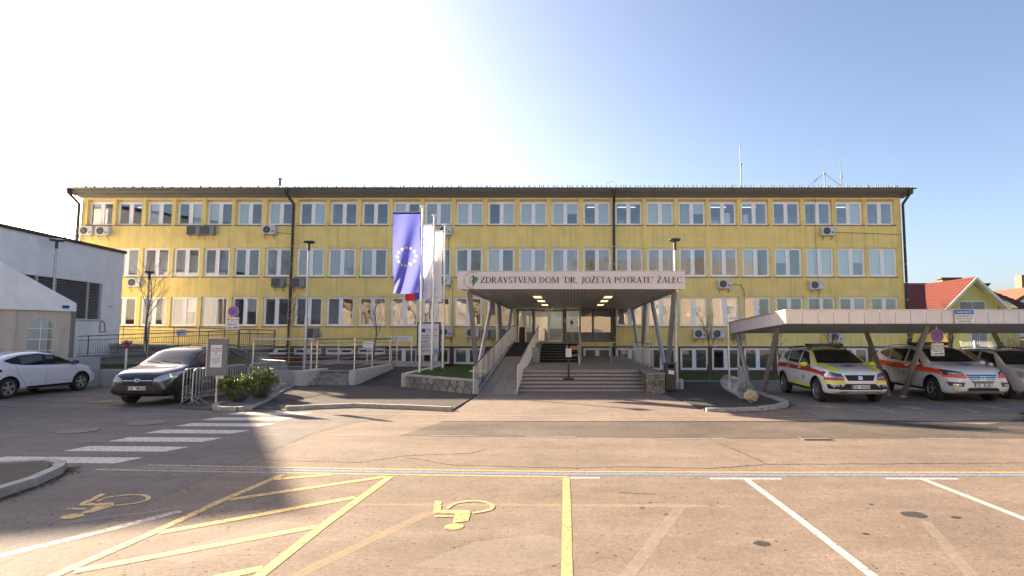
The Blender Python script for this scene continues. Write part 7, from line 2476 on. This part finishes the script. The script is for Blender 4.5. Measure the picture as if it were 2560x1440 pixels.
for f in (1, -1):
    g = (lambda P: P) if f > 0 else mirrored
    c.patch('headlamp', M['lampg'], g([(0.44, 0.70), (0.64, 0.68), (0.84, 0.80)]), g([(0.44, 0.75), (0.64, 0.87), (0.835, 0.96)]), 'front', 1, 0.010, 10, 6)
    c.patch('fog_lamp', M['trim'], g([(0.52, 0.36), (0.74, 0.38)]), g([(0.52, 0.44), (0.74, 0.45)]), 'front', 1, 0.008, 8, 4)
    c.patch('tail_lamp', M['tail'], g([(0.62, 0.95), (0.78, 0.95)]), g([(0.62, 1.35), (0.70, 1.35)]), 'rear', 1, 0.008, 6, 6)
    c.patch('tail_lamp', M['tail'], [(-2.18, 0.88), (-2.05, 0.90)], [(-2.10, 1.25), (-2.03, 1.20)], 'side', f, 0.008, 5, 6)
c.patch('grille', M['trim'], [(-0.40, 0.60), (0.40, 0.60)], [(-0.43, 0.80), (0.43, 0.80)], 'front', 1, 0.008, 14, 5)
for z in (0.715,):
    c.patch('grille_bar', M['chrome'], [(-0.42, z - 0.010), (0.42, z - 0.010)], [(-0.42, z + 0.010), (0.42, z + 0.010)], 'front', 1, 0.016, 14, 1)
for z in (0.745, 0.77, 0.68, 0.645):
    c.patch('grille_bar', M['acd'], [(-0.40, z - 0.004), (0.40, z - 0.004)], [(-0.40, z + 0.004), (0.40, z + 0.004)], 'front', 1, 0.013, 14, 1)
c.patch('badge', M['chrome'], [(-0.045, 0.675), (0.045, 0.675)], [(-0.08, 0.765), (0.08, 0.765)], 'front', 1, 0.022, 6, 3)
c.patch('badge_centre', M['trim'], [(-0.02, 0.70), (0.02, 0.70)], [(-0.05, 0.745), (0.05, 0.745)], 'front', 1, 0.025, 6, 3)
c.patch('lower_grille', M['trim'], [(-0.52, 0.31), (0.52, 0.31)], [(-0.44, 0.44), (0.44, 0.44)], 'front', 1, 0.008, 14, 4)
for sd_ in (-1, 1):
    c.seam([(0.98, 1.03), (1.02, 0.7), (0.98, 0.30)], 'side', sd_)
    c.seam([(0.06, 1.05), (0.06, 0.30)], 'side', sd_)
    c.seam([(-0.90, 1.06), (-0.92, 0.75), (-0.72, 0.32)], 'side', sd_)
    c.seam([(0.92, 0.86), (-1.6, 0.92)], 'side', sd_, 0.006)
    for x in (0.28, -0.68):
        c.patch('door_handle', M['trim'], [(x - 0.09, 0.93), (x + 0.09, 0.93)], [(x - 0.09, 0.96), (x + 0.09, 0.96)], 'side', sd_, 0.03, 4, 2)
    c.patch('sill_trim', M['trim'], [(1.0, 0.27), (-0.95, 0.28)], [(1.0, 0.36), (-0.95, 0.37)], 'side', sd_, 0.006, 16, 2)
    c.patch('side_lettering_panel', M['gpaint'], [(0.75, 0.55), (0.35, 0.55)], [(0.75, 0.60), (0.35, 0.60)], 'side', sd_, 0.005, 6, 1)
c.seam([(0.86, 0.99), (2.05, 0.55)], 'top', 1, 0.008, 'bonnet_seam')
c.seam([(0.86, -0.99), (2.05, -0.55)], 'top', 1, 0.008, 'bonnet_seam')
c.mirror(0.92, 1.02, M['trim'])
c.plate('CE    VM-620', 0.505)
c.wipers(1.1, 1.16)
c.rails(0.35, -1.75, M['trim'], 0.56)
MB().tube([(0.2, 0, 1.60), (0.1, 0, 1.70)], 0.012, 6).build('antenna', M['trim'], c.root, world=False)

# ---- white hatchback -------------------------------------------------------------
pw_ = paintm('paint_white', (0.66, 0.67, 0.70), 0.0, 0.22)
c = Car('hatchback', 'white hatchback seen from its side at the left edge', (-19.42, 20.35, 0.0), R(90), 1.07, 4.05, 1.80,
        [(2.02, 0.55), (1.98, 0.66), (1.85, 0.78), (1.55, 0.89), (1.2, 0.965), (0.98, 1.01), (0.6, 1.21), (0.2, 1.37), (-0.2, 1.43), (-0.7, 1.425), (-1.2, 1.36), (-1.6, 1.24), (-1.82, 1.10), (-1.93, 0.90), (-2.02, 0.6)],
        [(2.02, 0.50), (1.6, 0.76), (0.9, 0.91), (0, 0.94), (-1.0, 0.99), (-1.5, 1.03), (-2.02, 0.95)],
        [(2.02, 0.26), (1.8, 0.19), (1.0, 0.20), (-1.4, 0.21), (-2.02, 0.34)], (1.18, -1.40), 0.315, pw_, tumble=0.27, nose=0.76, arch=1.15)
c.wheels(M['alloy'], 'five')
for sd_ in (-1, 1):
    # dark glass outline first, then the panes inside it
    c.patch('window_surround', M['trim'], [(0.95, 0.955), (0, 0.965), (-0.85, 0.99), (-1.32, 1.05), (-1.50, 1.13)], [(0.90, 0.99), (0.30, 1.275), (-0.3, 1.335), (-1.0, 1.29), (-1.50, 1.16)], 'side', sd_, 0.005, 30, 6)
    c.patch('side_window', M['glassd'], [(0.72, 0.98), (-0.10, 0.985)], [(0.28, 1.235), (-0.08, 1.30)], 'side', sd_, 0.008, 12, 6)
    c.patch('side_window', M['glassd'], [(-0.24, 0.99), (-1.0, 1.03)], [(-0.20, 1.30), (-1.0, 1.255)], 'side', sd_, 0.008, 12, 6)
    c.seam([(0.95, 0.93), (1.0, 0.65), (0.93, 0.25)], 'side', sd_)
    c.seam([(-0.16, 0.95), (-0.20, 0.6), (-0.18, 0.25)], 'side', sd_)
    c.seam([(-1.22, 1.0), (-1.12, 0.70), (-0.86, 0.42), (-0.86, 0.25)], 'side', sd_)
    c.seam([(0.85, 0.42), (0.2, 0.46), (-0.5, 0.46), (-0.75, 0.38)], 'side', sd_, 0.012, 'crease', M['gpaint'])
    c.patch('sill_trim', M['trim'], [(0.82, 0.255), (-0.80, 0.26)], [(0.82, 0.325), (-0.80, 0.325)], 'side', sd_, 0.008, 16, 2)
    c.patch('door_handle', pw_, [(-0.10, 0.79), (0.10, 0.79)], [(-0.10, 0.835), (0.10, 0.835)], 'side', sd_, 0.035, 4, 2)
    c.patch('headlamp', M['lampd'], [(1.62, 0.70), (1.93, 0.62)], [(1.50, 0.78), (1.88, 0.72)], 'side', sd_, 0.008, 8, 4)
    c.patch('tail_lamp', M['tail'], [(-1.94, 0.78), (-1.62, 0.82)], [(-1.90, 0.93), (-1.64, 0.90)], 'side', sd_, 0.008, 8, 4)
    c.seam([(-1.35, 0.72), (-1.25, 0.78), (-1.30, 0.88), (-1.45, 0.88), (-1.5, 0.78), (-1.35, 0.72)], 'side', sd_, 0.005, 'fuel_flap', M['gpaint'])
for f in (1, -1):
    g = (lambda P: P) if f > 0 else mirrored
    c.patch('tail_lamp', M['tail'], g([(0.35, 0.80), (0.82, 0.78)]), g([(0.35, 0.88), (0.80, 0.93)]), 'rear', 1, 0.008, 8, 4)
    c.patch('headlamp', M['lampd'], g([(0.42, 0.60), (0.80, 0.60)]), g([(0.42, 0.68), (0.78, 0.72)]), 'front', 1, 0.008, 8, 4)
c.patch('windscreen', M['glassd'], [(-0.70, 1.0), (0, 1.0), (0.70, 1.0)], [(-0.54, 1.355), (0, 1.385), (0.54, 1.355)], 'front', 1, 0.006, 16, 10)
c.patch('rear_window', M['glassd'], [(-0.62, 1.05), (0.62, 1.05)], [(-0.52, 1.26), (0.52, 1.26)], 'rear', 1, 0.006, 14, 6)
c.patch('grille', M['trim'], [(-0.40, 0.42), (0.40, 0.42)], [(-0.40, 0.58), (0.40, 0.58)], 'front', 1, 0.008, 12, 4)
c.mirror(0.80, 0.95, M['trim'], None, 0.2, 0.14)

# ---- ambulance car, white with yellow and red ---------------------------------------
wam = paintm('paint_white_ambulance', (0.66, 0.66, 0.655), 0.0, 0.25)
M['fyel'] = mat('reflective_yellow', (0.62, 0.66, 0.03), 0.4, var=0.04)
M['fred'] = mat('reflective_red', (0.40, 0.012, 0.02), 0.4, var=0.04)
M['fora'] = mat('reflective_orange', (0.80, 0.085, 0.02), 0.4, var=0.04)
M['ambblue'] = mat('star_blue', (0.03, 0.07, 0.35), 0.4, var=0.0)
M['barblue'] = mat('lightbar_lens', (0.015, 0.03, 0.10), 0.35, var=0.2, spec=0.3)
def star_badge(c, x, mode='top'):
    r = 0.17
    ring = MB()
    def on(px, py):
        h, n = c.hit('top', x + px, py)
        return h + n * 0.005
    n = 24
    for k in range(n):
        a0, a1 = 2 * math.pi * k / n, 2 * math.pi * (k + 1) / n
        ring.poly([on(q * math.cos(a) * 1.0, q * math.sin(a) * 1.25) for q, a in ((r * 0.82, a0), (r, a0), (r, a1), (r * 0.82, a1))])
    o = ring.build('star_ring', M['fred'], c.root, world=False)
    st_ = MB()
    for k in range(3):
        a = math.pi * k / 3
        d = Vector((math.cos(a), math.sin(a) * 1.2))
        u = Vector((-d.y, d.x)) * 0.2
        for sg in (-1, 1):
            st_.poly([on(*(d * 0.0 - u * 0.16)), on(*(d * r * 0.65 * sg - u * 0.16)), on(*(d * r * 0.65 * sg + u * 0.16)), on(*(d * 0.0 + u * 0.16))])
    st_.build('star', M['ambblue'], c.root, world=False)
def lightbar(c, x, w, m):
    h, n = c.hit('top', x, 0)
    z = h.z
    o = MB().box(x - 0.12, x + 0.12, -w / 2, w / 2, z + 0.05, z + 0.12).build('light_bar', m, c.root, world=False)
    b = MB()
    for y in (-0.45 * w, -0.15 * w, 0.15 * w, 0.45 * w):
        b.box(x - 0.125, x + 0.125, y - 0.02, y + 0.02, z + 0.045, z + 0.125)
    b.box(x - 0.14, x + 0.14, -w / 2 + 0.05, w / 2 - 0.05, z + 0.02, z + 0.0495)
    b.build('light_bar_frame', M['trim'], o, world=False)
    for y in (-w * 0.36, w * 0.36):
        MB().box(x - 0.05, x + 0.05, y - 0.03, y + 0.03, z - 0.03, z + 0.02).build('light_bar_foot', M['trim'], o, world=False)

c = Car('ambulance_car', 'white ambulance car with yellow bonnet stripes and a dark red side band', (8.60, 19.40, 0.0), R(-90), 1.05, 4.36, 1.84,
        [(2.18, 0.66), (2.15, 0.82), (2.06, 0.95), (1.8, 1.02), (1.4, 1.08), (1.08, 1.12), (0.75, 1.30), (0.38, 1.50), (0.0, 1.58), (-0.5, 1.595), (-1.1, 1.56), (-1.6, 1.49), (-1.86, 1.33), (-2.02, 1.10), (-2.12, 0.92), (-2.18, 0.62)],
        [(2.18, 0.60), (1.8, 0.88), (1.0, 1.0), (0, 1.03), (-1.2, 1.09), (-1.8, 1.12), (-2.18, 0.95)],
        [(2.18, 0.34), (2.0, 0.27), (1.0, 0.29), (-1.5, 0.30), (-2.18, 0.42)], (1.31, -1.32), 0.345, wam, nose=0.82, arch=1.14)
c.wheels(M['alloy'], 'ten')
for sd_ in (-1, 1):
    c.patch('side_window', M['glassd'], [(0.82, 1.06), (0.02, 1.075)], [(0.40, 1.42), (0.02, 1.49)], 'side', sd_, 0.006, 14, 6)
    c.patch('side_window', M['glassd'], [(-0.08, 1.08), (-0.95, 1.12)], [(-0.08, 1.495), (-0.98, 1.47)], 'side', sd_, 0.006, 14, 6)
    c.patch('side_window', M['glassd'], [(-1.03, 1.13), (-1.42, 1.22)], [(-1.05, 1.455), (-1.48, 1.38)], 'side', sd_, 0.006, 8, 6)
    c.patch('red_band', M['fred'], [(1.98, 0.72), (1.55, 0.84), (0.9, 0.87), (-1.0, 0.90), (-2.05, 0.90)], [(1.72, 0.90), (1.4, 0.945), (0.9, 0.985), (-1.0, 1.035), (-2.05, 1.035)], 'side', sd_, 0.004, 40, 4)
    c.patch('yellow_strip', M['fyel'], [(0.86, 0.40), (-0.88, 0.42)], [(0.86, 0.48), (-0.88, 0.50)], 'side', sd_, 0.005, 20, 2)
    c.patch('lower_cladding', M['trim'], [(0.92, 0.31), (-0.92, 0.32)], [(0.92, 0.395), (-0.92, 0.415)], 'side', sd_, 0.007, 20, 2)
    for x in (0.16, -0.78):
        c.patch('door_handle', wam, [(x - 0.09, 0.93), (x + 0.09, 0.93)], [(x - 0.09, 0.97), (x + 0.09, 0.97)], 'side', sd_, 0.035, 4, 2)
    c.seam([(0.86, 1.03), (0.92, 0.7), (0.88, 0.33)], 'side', sd_)
    c.seam([(-0.03, 1.04), (-0.03, 0.33)], 'side', sd_)
    c.seam([(-1.0, 1.1), (-0.98, 0.8), (-0.85, 0.55)], 'side', sd_)
    for ax in c.axles:       # dark arch trims
        A = [(ax + c.wr * 1.14 * math.cos(a), c.wr + 0.01 + c.wr * 1.14 * math.sin(a)) for a in [math.pi * k / 16 for k in range(17)]]
        B = [(ax + c.wr * 1.24 * math.cos(a), c.wr + 0.01 + c.wr * 1.24 * math.sin(a)) for a in [math.pi * k / 16 for k in range(17)]]
        c.patch('arch_trim', M['trim'], A, B, 'side', sd_, 0.010, 24, 2)
    tx = [(0.30, 0.72 + 0.10 * math.sin(a)) for a in (0,)]
    e = MB()
    n = 18
    for k in range(n):
        a0, a1 = 2 * math.pi * k / n, 2 * math.pi * (k + 1) / n
        e.poly([(lambda h: h[0] + h[1] * 0.006)(c.hit('side', 0.42 + q * math.cos(a), 0.68 + q * math.sin(a), sd_)) for q, a in ((0.075, a0), (0.09, a0), (0.09, a1), (0.075, a1))])
    e.build('door_emblem_ring', M['gpaint'], c.root, world=False)
    c.patch('door_emblem_leaf', M['leafg'], [(0.44, 0.62), (0.40, 0.62)], [(0.47, 0.73), (0.38, 0.73)], 'side', sd_, 0.006, 4, 3)
    c.patch('blue_lettering', M['navy'], [(-0.45, 1.045), (-1.0, 1.062)], [(-0.45, 1.065), (-1.0, 1.082)], 'side', sd_, 0.006, 8, 1)
c.patch('windscreen', M['glassd'], [(-0.72, 1.125), (0, 1.12), (0.72, 1.125)], [(-0.56, 1.495), (0, 1.525), (0.56, 1.495)], 'front', 1, 0.006, 16, 10)
c.patch('roof_edge_band', M['fyel'], [(-0.56, 1.505), (0, 1.532), (0.56, 1.505)], [(-0.54, 1.54), (0, 1.562), (0.54, 1.54)], 'front', 1, 0.006, 16, 2)
for f in (1, -1):
    g = (lambda P: P) if f > 0 else mirrored
    h_ = (lambda P: P) if f > 0 else (lambda P: [(a, -b) for a, b in P])
    c.patch('bonnet_stripe', M['fyel'], h_([(0.98, 0.60), (2.02, 0.44)]), h_([(0.98, 0.78), (1.92, 0.70)]), 'top', 1, 0.005, 20, 5)
    c.patch('pillar_stripe', M['fyel'], g([(0.73, 1.12), (0.575, 1.49)]), g([(0.80, 1.12), (0.625, 1.49)]), 'front', 1, 0.007, 12, 3)
    c.patch('headlamp', M['lampd'], g([(0.46, 0.76), (0.86, 0.76)]), g([(0.52, 0.87), (0.855, 0.93)]), 'front', 1, 0.012, 10, 5)
    c.patch('headlamp_glow', M['lampg'], g([(0.50, 0.77), (0.80, 0.78)]), g([(0.50, 0.785), (0.80, 0.80)]), 'front', 1, 0.016, 8, 1)
    c.patch('red_strip', M['fred'], g([(0.46, 0.695), (0.88, 0.69)]), g([(0.46, 0.75), (0.88, 0.755)]), 'front', 1, 0.008, 10, 2)
    c.patch('yellow_strip', M['fyel'], g([(0.42, 0.61), (0.89, 0.61)]), g([(0.44, 0.685), (0.89, 0.68)]), 'front', 1, 0.008, 10, 2)
    c.patch('fog_recess', M['trim'], g([(0.56, 0.45), (0.84, 0.45)]), g([(0.52, 0.575), (0.86, 0.58)]), 'front', 1, 0.008, 8, 4)
    c.patch('fog_lamp', M['lampg'], g([(0.60, 0.53), (0.80, 0.54)]), g([(0.60, 0.555), (0.80, 0.565)]), 'front', 1, 0.014, 6, 2)
    c.patch('bumper_accent', M['alloy'], g([(0.36, 0.33), (0.62, 0.33)]), g([(0.42, 0.40), (0.54, 0.40)]), 'front', 1, 0.010, 8, 3)
    c.patch('tail_lamp', M['tail'], g([(0.4, 0.95), (0.82, 0.95)]), g([(0.4, 1.05), (0.80, 1.06)]), 'rear', 1, 0.008, 8, 4)
c.patch('grille', M['trim'], [(-0.36, 0.685), (0.36, 0.685)], [(-0.43, 0.84), (0.43, 0.84)], 'front', 1, 0.010, 12, 4)
c.patch('lower_grille', M['trim'], [(-0.62, 0.43), (0.62, 0.43)], [(-0.42, 0.60), (0.42, 0.60)], 'front', 1, 0.008, 14, 4)
c.patch('bumper_lip', M['alloy'], [(-0.60, 0.375), (0.60, 0.375)], [(-0.60, 0.395), (0.60, 0.395)], 'front', 1, 0.012, 14, 1)
c.patch('badge', M['chrome'], [(-0.06, 0.72), (0.06, 0.72)], [(-0.06, 0.81), (0.06, 0.81)], 'front', 1, 0.018, 4, 3)
c.patch('badge_line', M['trim'], [(-0.05, 0.755), (0.05, 0.765)], [(-0.05, 0.767), (0.05, 0.777)], 'front', 1, 0.021, 4, 1)
c.plate('CE    PH-550', 0.515)
c.mirror(0.80, 1.03, M['fyel'], None, 0.24, 0.15)
star_badge(c, 1.45)
c.wipers(1.0, 1.15)
c.rails(0.2, -1.55, M['trim'], 0.58)
lightbar(c, -0.10, 1.15, M['barblue'])

# ---- second ambulance car, white with orange -----------------------------------------
c = Car('ambulance_car', 'white ambulance car with a broad orange side band and roof light bar', (12.42, 19.78, 0.0), R(-90), 1.03, 4.69, 1.88,
        [(2.34, 0.70), (2.31, 0.86), (2.20, 0.99), (1.9, 1.07), (1.5, 1.13), (1.18, 1.17), (0.85, 1.36), (0.45, 1.57), (0.05, 1.65), (-0.5, 1.67), (-1.2, 1.64), (-1.8, 1.55), (-2.08, 1.38), (-2.22, 1.12), (-2.3, 0.95), (-2.34, 0.68)],
        [(2.34, 0.62), (1.9, 0.93), (1.1, 1.04), (0, 1.09), (-1.2, 1.18), (-1.9, 1.24), (-2.34, 1.0)],
        [(2.34, 0.34), (2.1, 0.26), (1.0, 0.28), (-1.5, 0.30), (-2.34, 0.42)], (1.41, -1.29), 0.36, wam, nose=0.82, arch=1.16)
c.wheels(M['alloy'], 'five_twin')
for sd_ in (-1, 1):
    c.patch('side_window', M['glassd'], [(0.85, 1.11), (0.02, 1.14)], [(0.45, 1.48), (0.02, 1.56)], 'side', sd_, 0.006, 14, 6)
    c.patch('side_window', M['glassd'], [(-0.08, 1.145), (-0.95, 1.20)], [(-0.08, 1.565), (-0.98, 1.54)], 'side', sd_, 0.006, 14, 6)
    c.patch('side_window', M['glassd'], [(-1.03, 1.21), (-1.60, 1.36)], [(-1.05, 1.53), (-1.66, 1.43)], 'side', sd_, 0.006, 8, 6)
    c.patch('orange_band', M['fora'], [(2.10, 0.80), (1.6, 0.86), (0.9, 0.88), (-1.0, 0.94), (-2.2, 0.98)], [(1.95, 0.94), (1.5, 1.0), (0.9, 1.035), (-1.0, 1.12), (-2.16, 1.16)], 'side', sd_, 0.004, 40, 4)
    for k in range(11):
        x = 0.86 - k * 0.16
        c.patch('orange_dash', M['pyellow2'], [(x, 0.40), (x - 0.08, 0.40)], [(x - 0.03, 0.46), (x - 0.11, 0.46)], 'side', sd_, 0.005, 2, 1)
    c.patch('lower_cladding', M['trim'], [(0.95, 0.29), (-0.85, 0.32)], [(0.95, 0.38), (-0.85, 0.40)], 'side', sd_, 0.007, 20, 2)
    for x in (0.16, -0.80):
        c.patch('door_handle', M['chrome'], [(x - 0.10, 1.0), (x + 0.10, 1.0)], [(x - 0.10, 1.035), (x + 0.10, 1.035)], 'side', sd_, 0.035, 4, 2)
    c.seam([(0.92, 1.05), (0.98, 0.7), (0.94, 0.31)], 'side', sd_)
    c.seam([(-0.03, 1.1), (-0.03, 0.31)], 'side', sd_)
    c.seam([(-1.0, 1.15), (-0.95, 0.8), (-0.80, 0.55)], 'side', sd_)
    c.side_text('NUJNA MEDICINSKA POMOČ', 0.075, 0.10, 0.79, sd_, M['gpaint'])
    c.side_text('ZDRAVSTVENI DOM ŽALEC', 0.075, 0.10, 0.70, sd_, M['gpaint'])
    c.seam([(-0.30, 0.87), (-0.45, 0.88), (-0.50, 0.80), (-0.55, 1.02), (-0.62, 0.72), (-0.66, 0.90), (-0.80, 0.89), (-0.9, 1.0), (-0.97, 0.70), (-1.02, 0.9), (-1.1, 0.9)], 'side', sd_, 0.010, 'pulse_line', M['ink'], 0.007)
    for ax in c.axles:
        A = [(ax + c.wr * 1.15 * math.cos(a), c.wr + 0.01 + c.wr * 1.15 * math.sin(a)) for a in [math.pi * k / 16 for k in range(17)]]
        B = [(ax + c.wr * 1.22 * math.cos(a), c.wr + 0.01 + c.wr * 1.22 * math.sin(a)) for a in [math.pi * k / 16 for k in range(17)]]
        c.patch('arch_trim', M['trim'], A, B, 'side', sd_, 0.010, 24, 2)
c.patch('windscreen', M['glassd'], [(-0.74, 1.175), (0, 1.17), (0.74, 1.175)], [(-0.58, 1.565), (0, 1.595), (0.58, 1.565)], 'front', 1, 0.006, 16, 10)
for f in (1, -1):
    g = (lambda P: P) if f > 0 else mirrored
    c.patch('headlamp', M['lampd'], g([(0.50, 0.83), (0.89, 0.84)]), g([(0.54, 0.92), (0.88, 0.99)]), 'front', 1, 0.012, 10, 5)
    c.patch('headlamp_glow', M['lampg'], g([(0.55, 0.845), (0.82, 0.855)]), g([(0.57, 0.89), (0.82, 0.91)]), 'front', 1, 0.016, 8, 2)
    c.patch('orange_strip', M['fora'], g([(0.45, 0.75), (0.91, 0.77)]), g([(0.48, 0.825), (0.91, 0.835)]), 'front', 1, 0.008, 10, 2)
    c.patch('fog_recess', M['acd'], g([(0.56, 0.50), (0.86, 0.52)]), g([(0.52, 0.63), (0.89, 0.64)]), 'front', 1, 0.008, 8, 4)
    c.patch('fog_lamp', M['lampg'], g([(0.62, 0.53), (0.82, 0.54)]), g([(0.62, 0.58), (0.80, 0.59)]), 'front', 1, 0.014, 6, 2)
    for k in range(5):
        y = 0.46 + 0.085 * k
        c.patch('orange_dash', M['pyellow2'], g([(y, 0.405), (y + 0.04, 0.405)]), g([(y - 0.025, 0.46), (y + 0.015, 0.46)]), 'front', 1, 0.010, 2, 1)
    c.patch('tail_lamp', M['tail'], g([(0.5, 1.0), (0.86, 1.0)]), g([(0.5, 1.15), (0.82, 1.16)]), 'rear', 1, 0.008, 8, 4)
    c.patch('tail_lamp', M['tail'], [(-2.26, 1.0), (-2.05, 1.06)], [(-2.24, 1.16), (-2.03, 1.16)], 'side', f, 0.010, 6, 4)
c.patch('grille', M['trim'], [(-0.30, 0.61), (0.30, 0.61)], [(-0.46, 0.86), (0.46, 0.86)], 'front', 1, 0.010, 12, 5)
for z, w_ in ((0.65, 0.33), (0.70, 0.37), (0.75, 0.40), (0.80, 0.43), (0.845, 0.455)):
    c.patch('grille_bar', M['chrome'], [(-w_, z - 0.009), (w_, z - 0.009)], [(-w_, z + 0.009), (w_, z + 0.009)], 'front', 1, 0.020, 12, 1)
bd_ = MB()
for k in range(24):
    a0, a1 = 2 * math.pi * k / 24, 2 * math.pi * (k + 1) / 24
    bd_.poly([(lambda h: h[0] + Vector((0.03, 0, 0)))(c.hit('front', q * 0.085 * math.cos(a), 0.755 + q * 0.045 * math.sin(a))) for q, a in ((0.8, a0), (1.0, a0), (1.0, a1), (0.8, a1))])
hx = c.hit('front', 0, 0.755)[0].x + 0.03
for s_ in (-1, 1):
    bd_.poly([(hx, s_ * 0.03 - 0.008, 0.728), (hx, s_ * 0.03 + 0.008, 0.728), (hx, s_ * 0.03 + 0.008 + 0.012, 0.782), (hx, s_ * 0.03 - 0.008 + 0.012, 0.782)])
bd_.poly([(hx, -0.03, 0.748), (hx, 0.036, 0.748), (hx, 0.04, 0.760), (hx, -0.026, 0.760)])
bd_.build('badge', M['chrome'], c.root, world=False)
c.patch('lower_grille', M['trim'], [(-0.50, 0.38), (0.50, 0.38)], [(-0.42, 0.475), (0.42, 0.475)], 'front', 1, 0.008, 14, 3)
c.patch('bumper_lip', M['alloy'], [(-0.62, 0.335), (0.62, 0.335)], [(-0.58, 0.365), (0.58, 0.365)], 'front', 1, 0.012, 14, 1)
c.plate('CE    EL-265', 0.55)
c.mirror(0.85, 1.07, wam, None, 0.24, 0.16)
star_badge(c, 1.55)
c.wipers(1.08, 1.20)
c.rails(0.2, -1.7, M['chrome'], 0.60)
lightbar(c, -0.15, 1.25, M['barblue'])
MB().tube([(-1.6, 0.2, 1.58), (-1.75, 0.2, 1.85)], 0.008, 5).build('antenna', M['trim'], c.root, world=False)

# ---- small white car at the right edge ------------------------------------------------
pwb = paintm('paint_cream', (0.60, 0.585, 0.56), 0.0, 0.25)
c = Car('small_car', 'small tall white car at the right edge beyond the ambulance cars', (14.95, 19.9, 0.0), R(-90), 1.05, 3.65, 1.66,
        [(1.82, 0.62), (1.79, 0.80), (1.68, 0.92), (1.4, 0.99), (1.15, 1.03), (1.0, 1.06), (0.75, 1.28), (0.52, 1.44), (0.2, 1.525), (-0.4, 1.55), (-1.0, 1.53), (-1.45, 1.46), (-1.66, 1.30), (-1.74, 1.05), (-1.79, 0.85), (-1.82, 0.6)],
        [(1.82, 0.58), (1.5, 0.82), (1.0, 0.95), (0, 0.97), (-1.2, 1.0), (-1.82, 0.95)],
        [(1.82, 0.30), (1.6, 0.23), (1.0, 0.24), (-1.3, 0.25), (-1.82, 0.36)], (1.06, -1.24), 0.30, pwb, tumble=0.20, nose=0.84, arch=1.16)
c.wheels(M['acg'], 'ten')
side_windows(c, [([(0.78, 1.0), (-0.05, 1.01)], [(0.50, 1.36), (-0.03, 1.44)]), ([(-0.14, 1.01), (-0.82, 1.03)], [(-0.14, 1.445), (-0.80, 1.43)]), ([(-0.92, 1.05), (-1.35, 1.10)], [(-0.90, 1.42), (-1.32, 1.36)])])
c.patch('windscreen', M['glassd'], [(-0.66, 1.055), (0, 1.05), (0.66, 1.055)], [(-0.54, 1.45), (0, 1.475), (0.54, 1.45)], 'front', 1, 0.006, 16, 10)
for f in (1, -1):
    g = (lambda P: P) if f > 0 else mirrored
    c.patch('headlamp', M['lampg'], g([(0.46, 0.70), (0.74, 0.70)]), g([(0.50, 0.84), (0.73, 0.90)]), 'front', 1, 0.012, 8, 5)
    c.patch('day_lamp', M['chrome'], g([(0.52, 0.58), (0.72, 0.58)]), g([(0.52, 0.61), (0.72, 0.61)]), 'front', 1, 0.012, 6, 1)
    for sd_ in (f,):
        c.seam([(0.85, 0.95), (0.90, 0.6), (0.86, 0.28)], 'side', sd_)
        c.seam([(-0.09, 0.98), (-0.09, 0.28)], 'side', sd_)
        c.seam([(-0.88, 1.0), (-0.86, 0.7), (-0.72, 0.45)], 'side', sd_)
        c.patch('door_handle', pwb, [(0.05, 0.86), (0.23, 0.86)], [(0.05, 0.895), (0.23, 0.895)], 'side', sd_, 0.03, 4, 2)
        c.patch('sill_trim', M['trim'], [(0.75, 0.26), (-0.9, 0.27)], [(0.75, 0.32), (-0.9, 0.33)], 'side', sd_, 0.006, 16, 2)
c.patch('lower_grille', M['trim'], [(-0.60, 0.40), (0.60, 0.40)], [(-0.60, 0.50), (0.60, 0.50)], 'front', 1, 0.008, 14, 3)
c.patch('upper_grille', M['trim'], [(-0.30, 0.60), (0.30, 0.60)], [(-0.34, 0.63), (0.34, 0.63)], 'front', 1, 0.008, 14, 2)
c.mirror(0.72, 0.98, pwb, None, 0.2, 0.14)
c.wipers(0.95, 1.08)
c.rails(0.3, -1.35, M['trim'], 0.52)
MB().tube([(0.15, 0, 1.51), (0.02, 0, 1.75)], 0.008, 5).build('antenna', M['trim'], c.root, world=False)
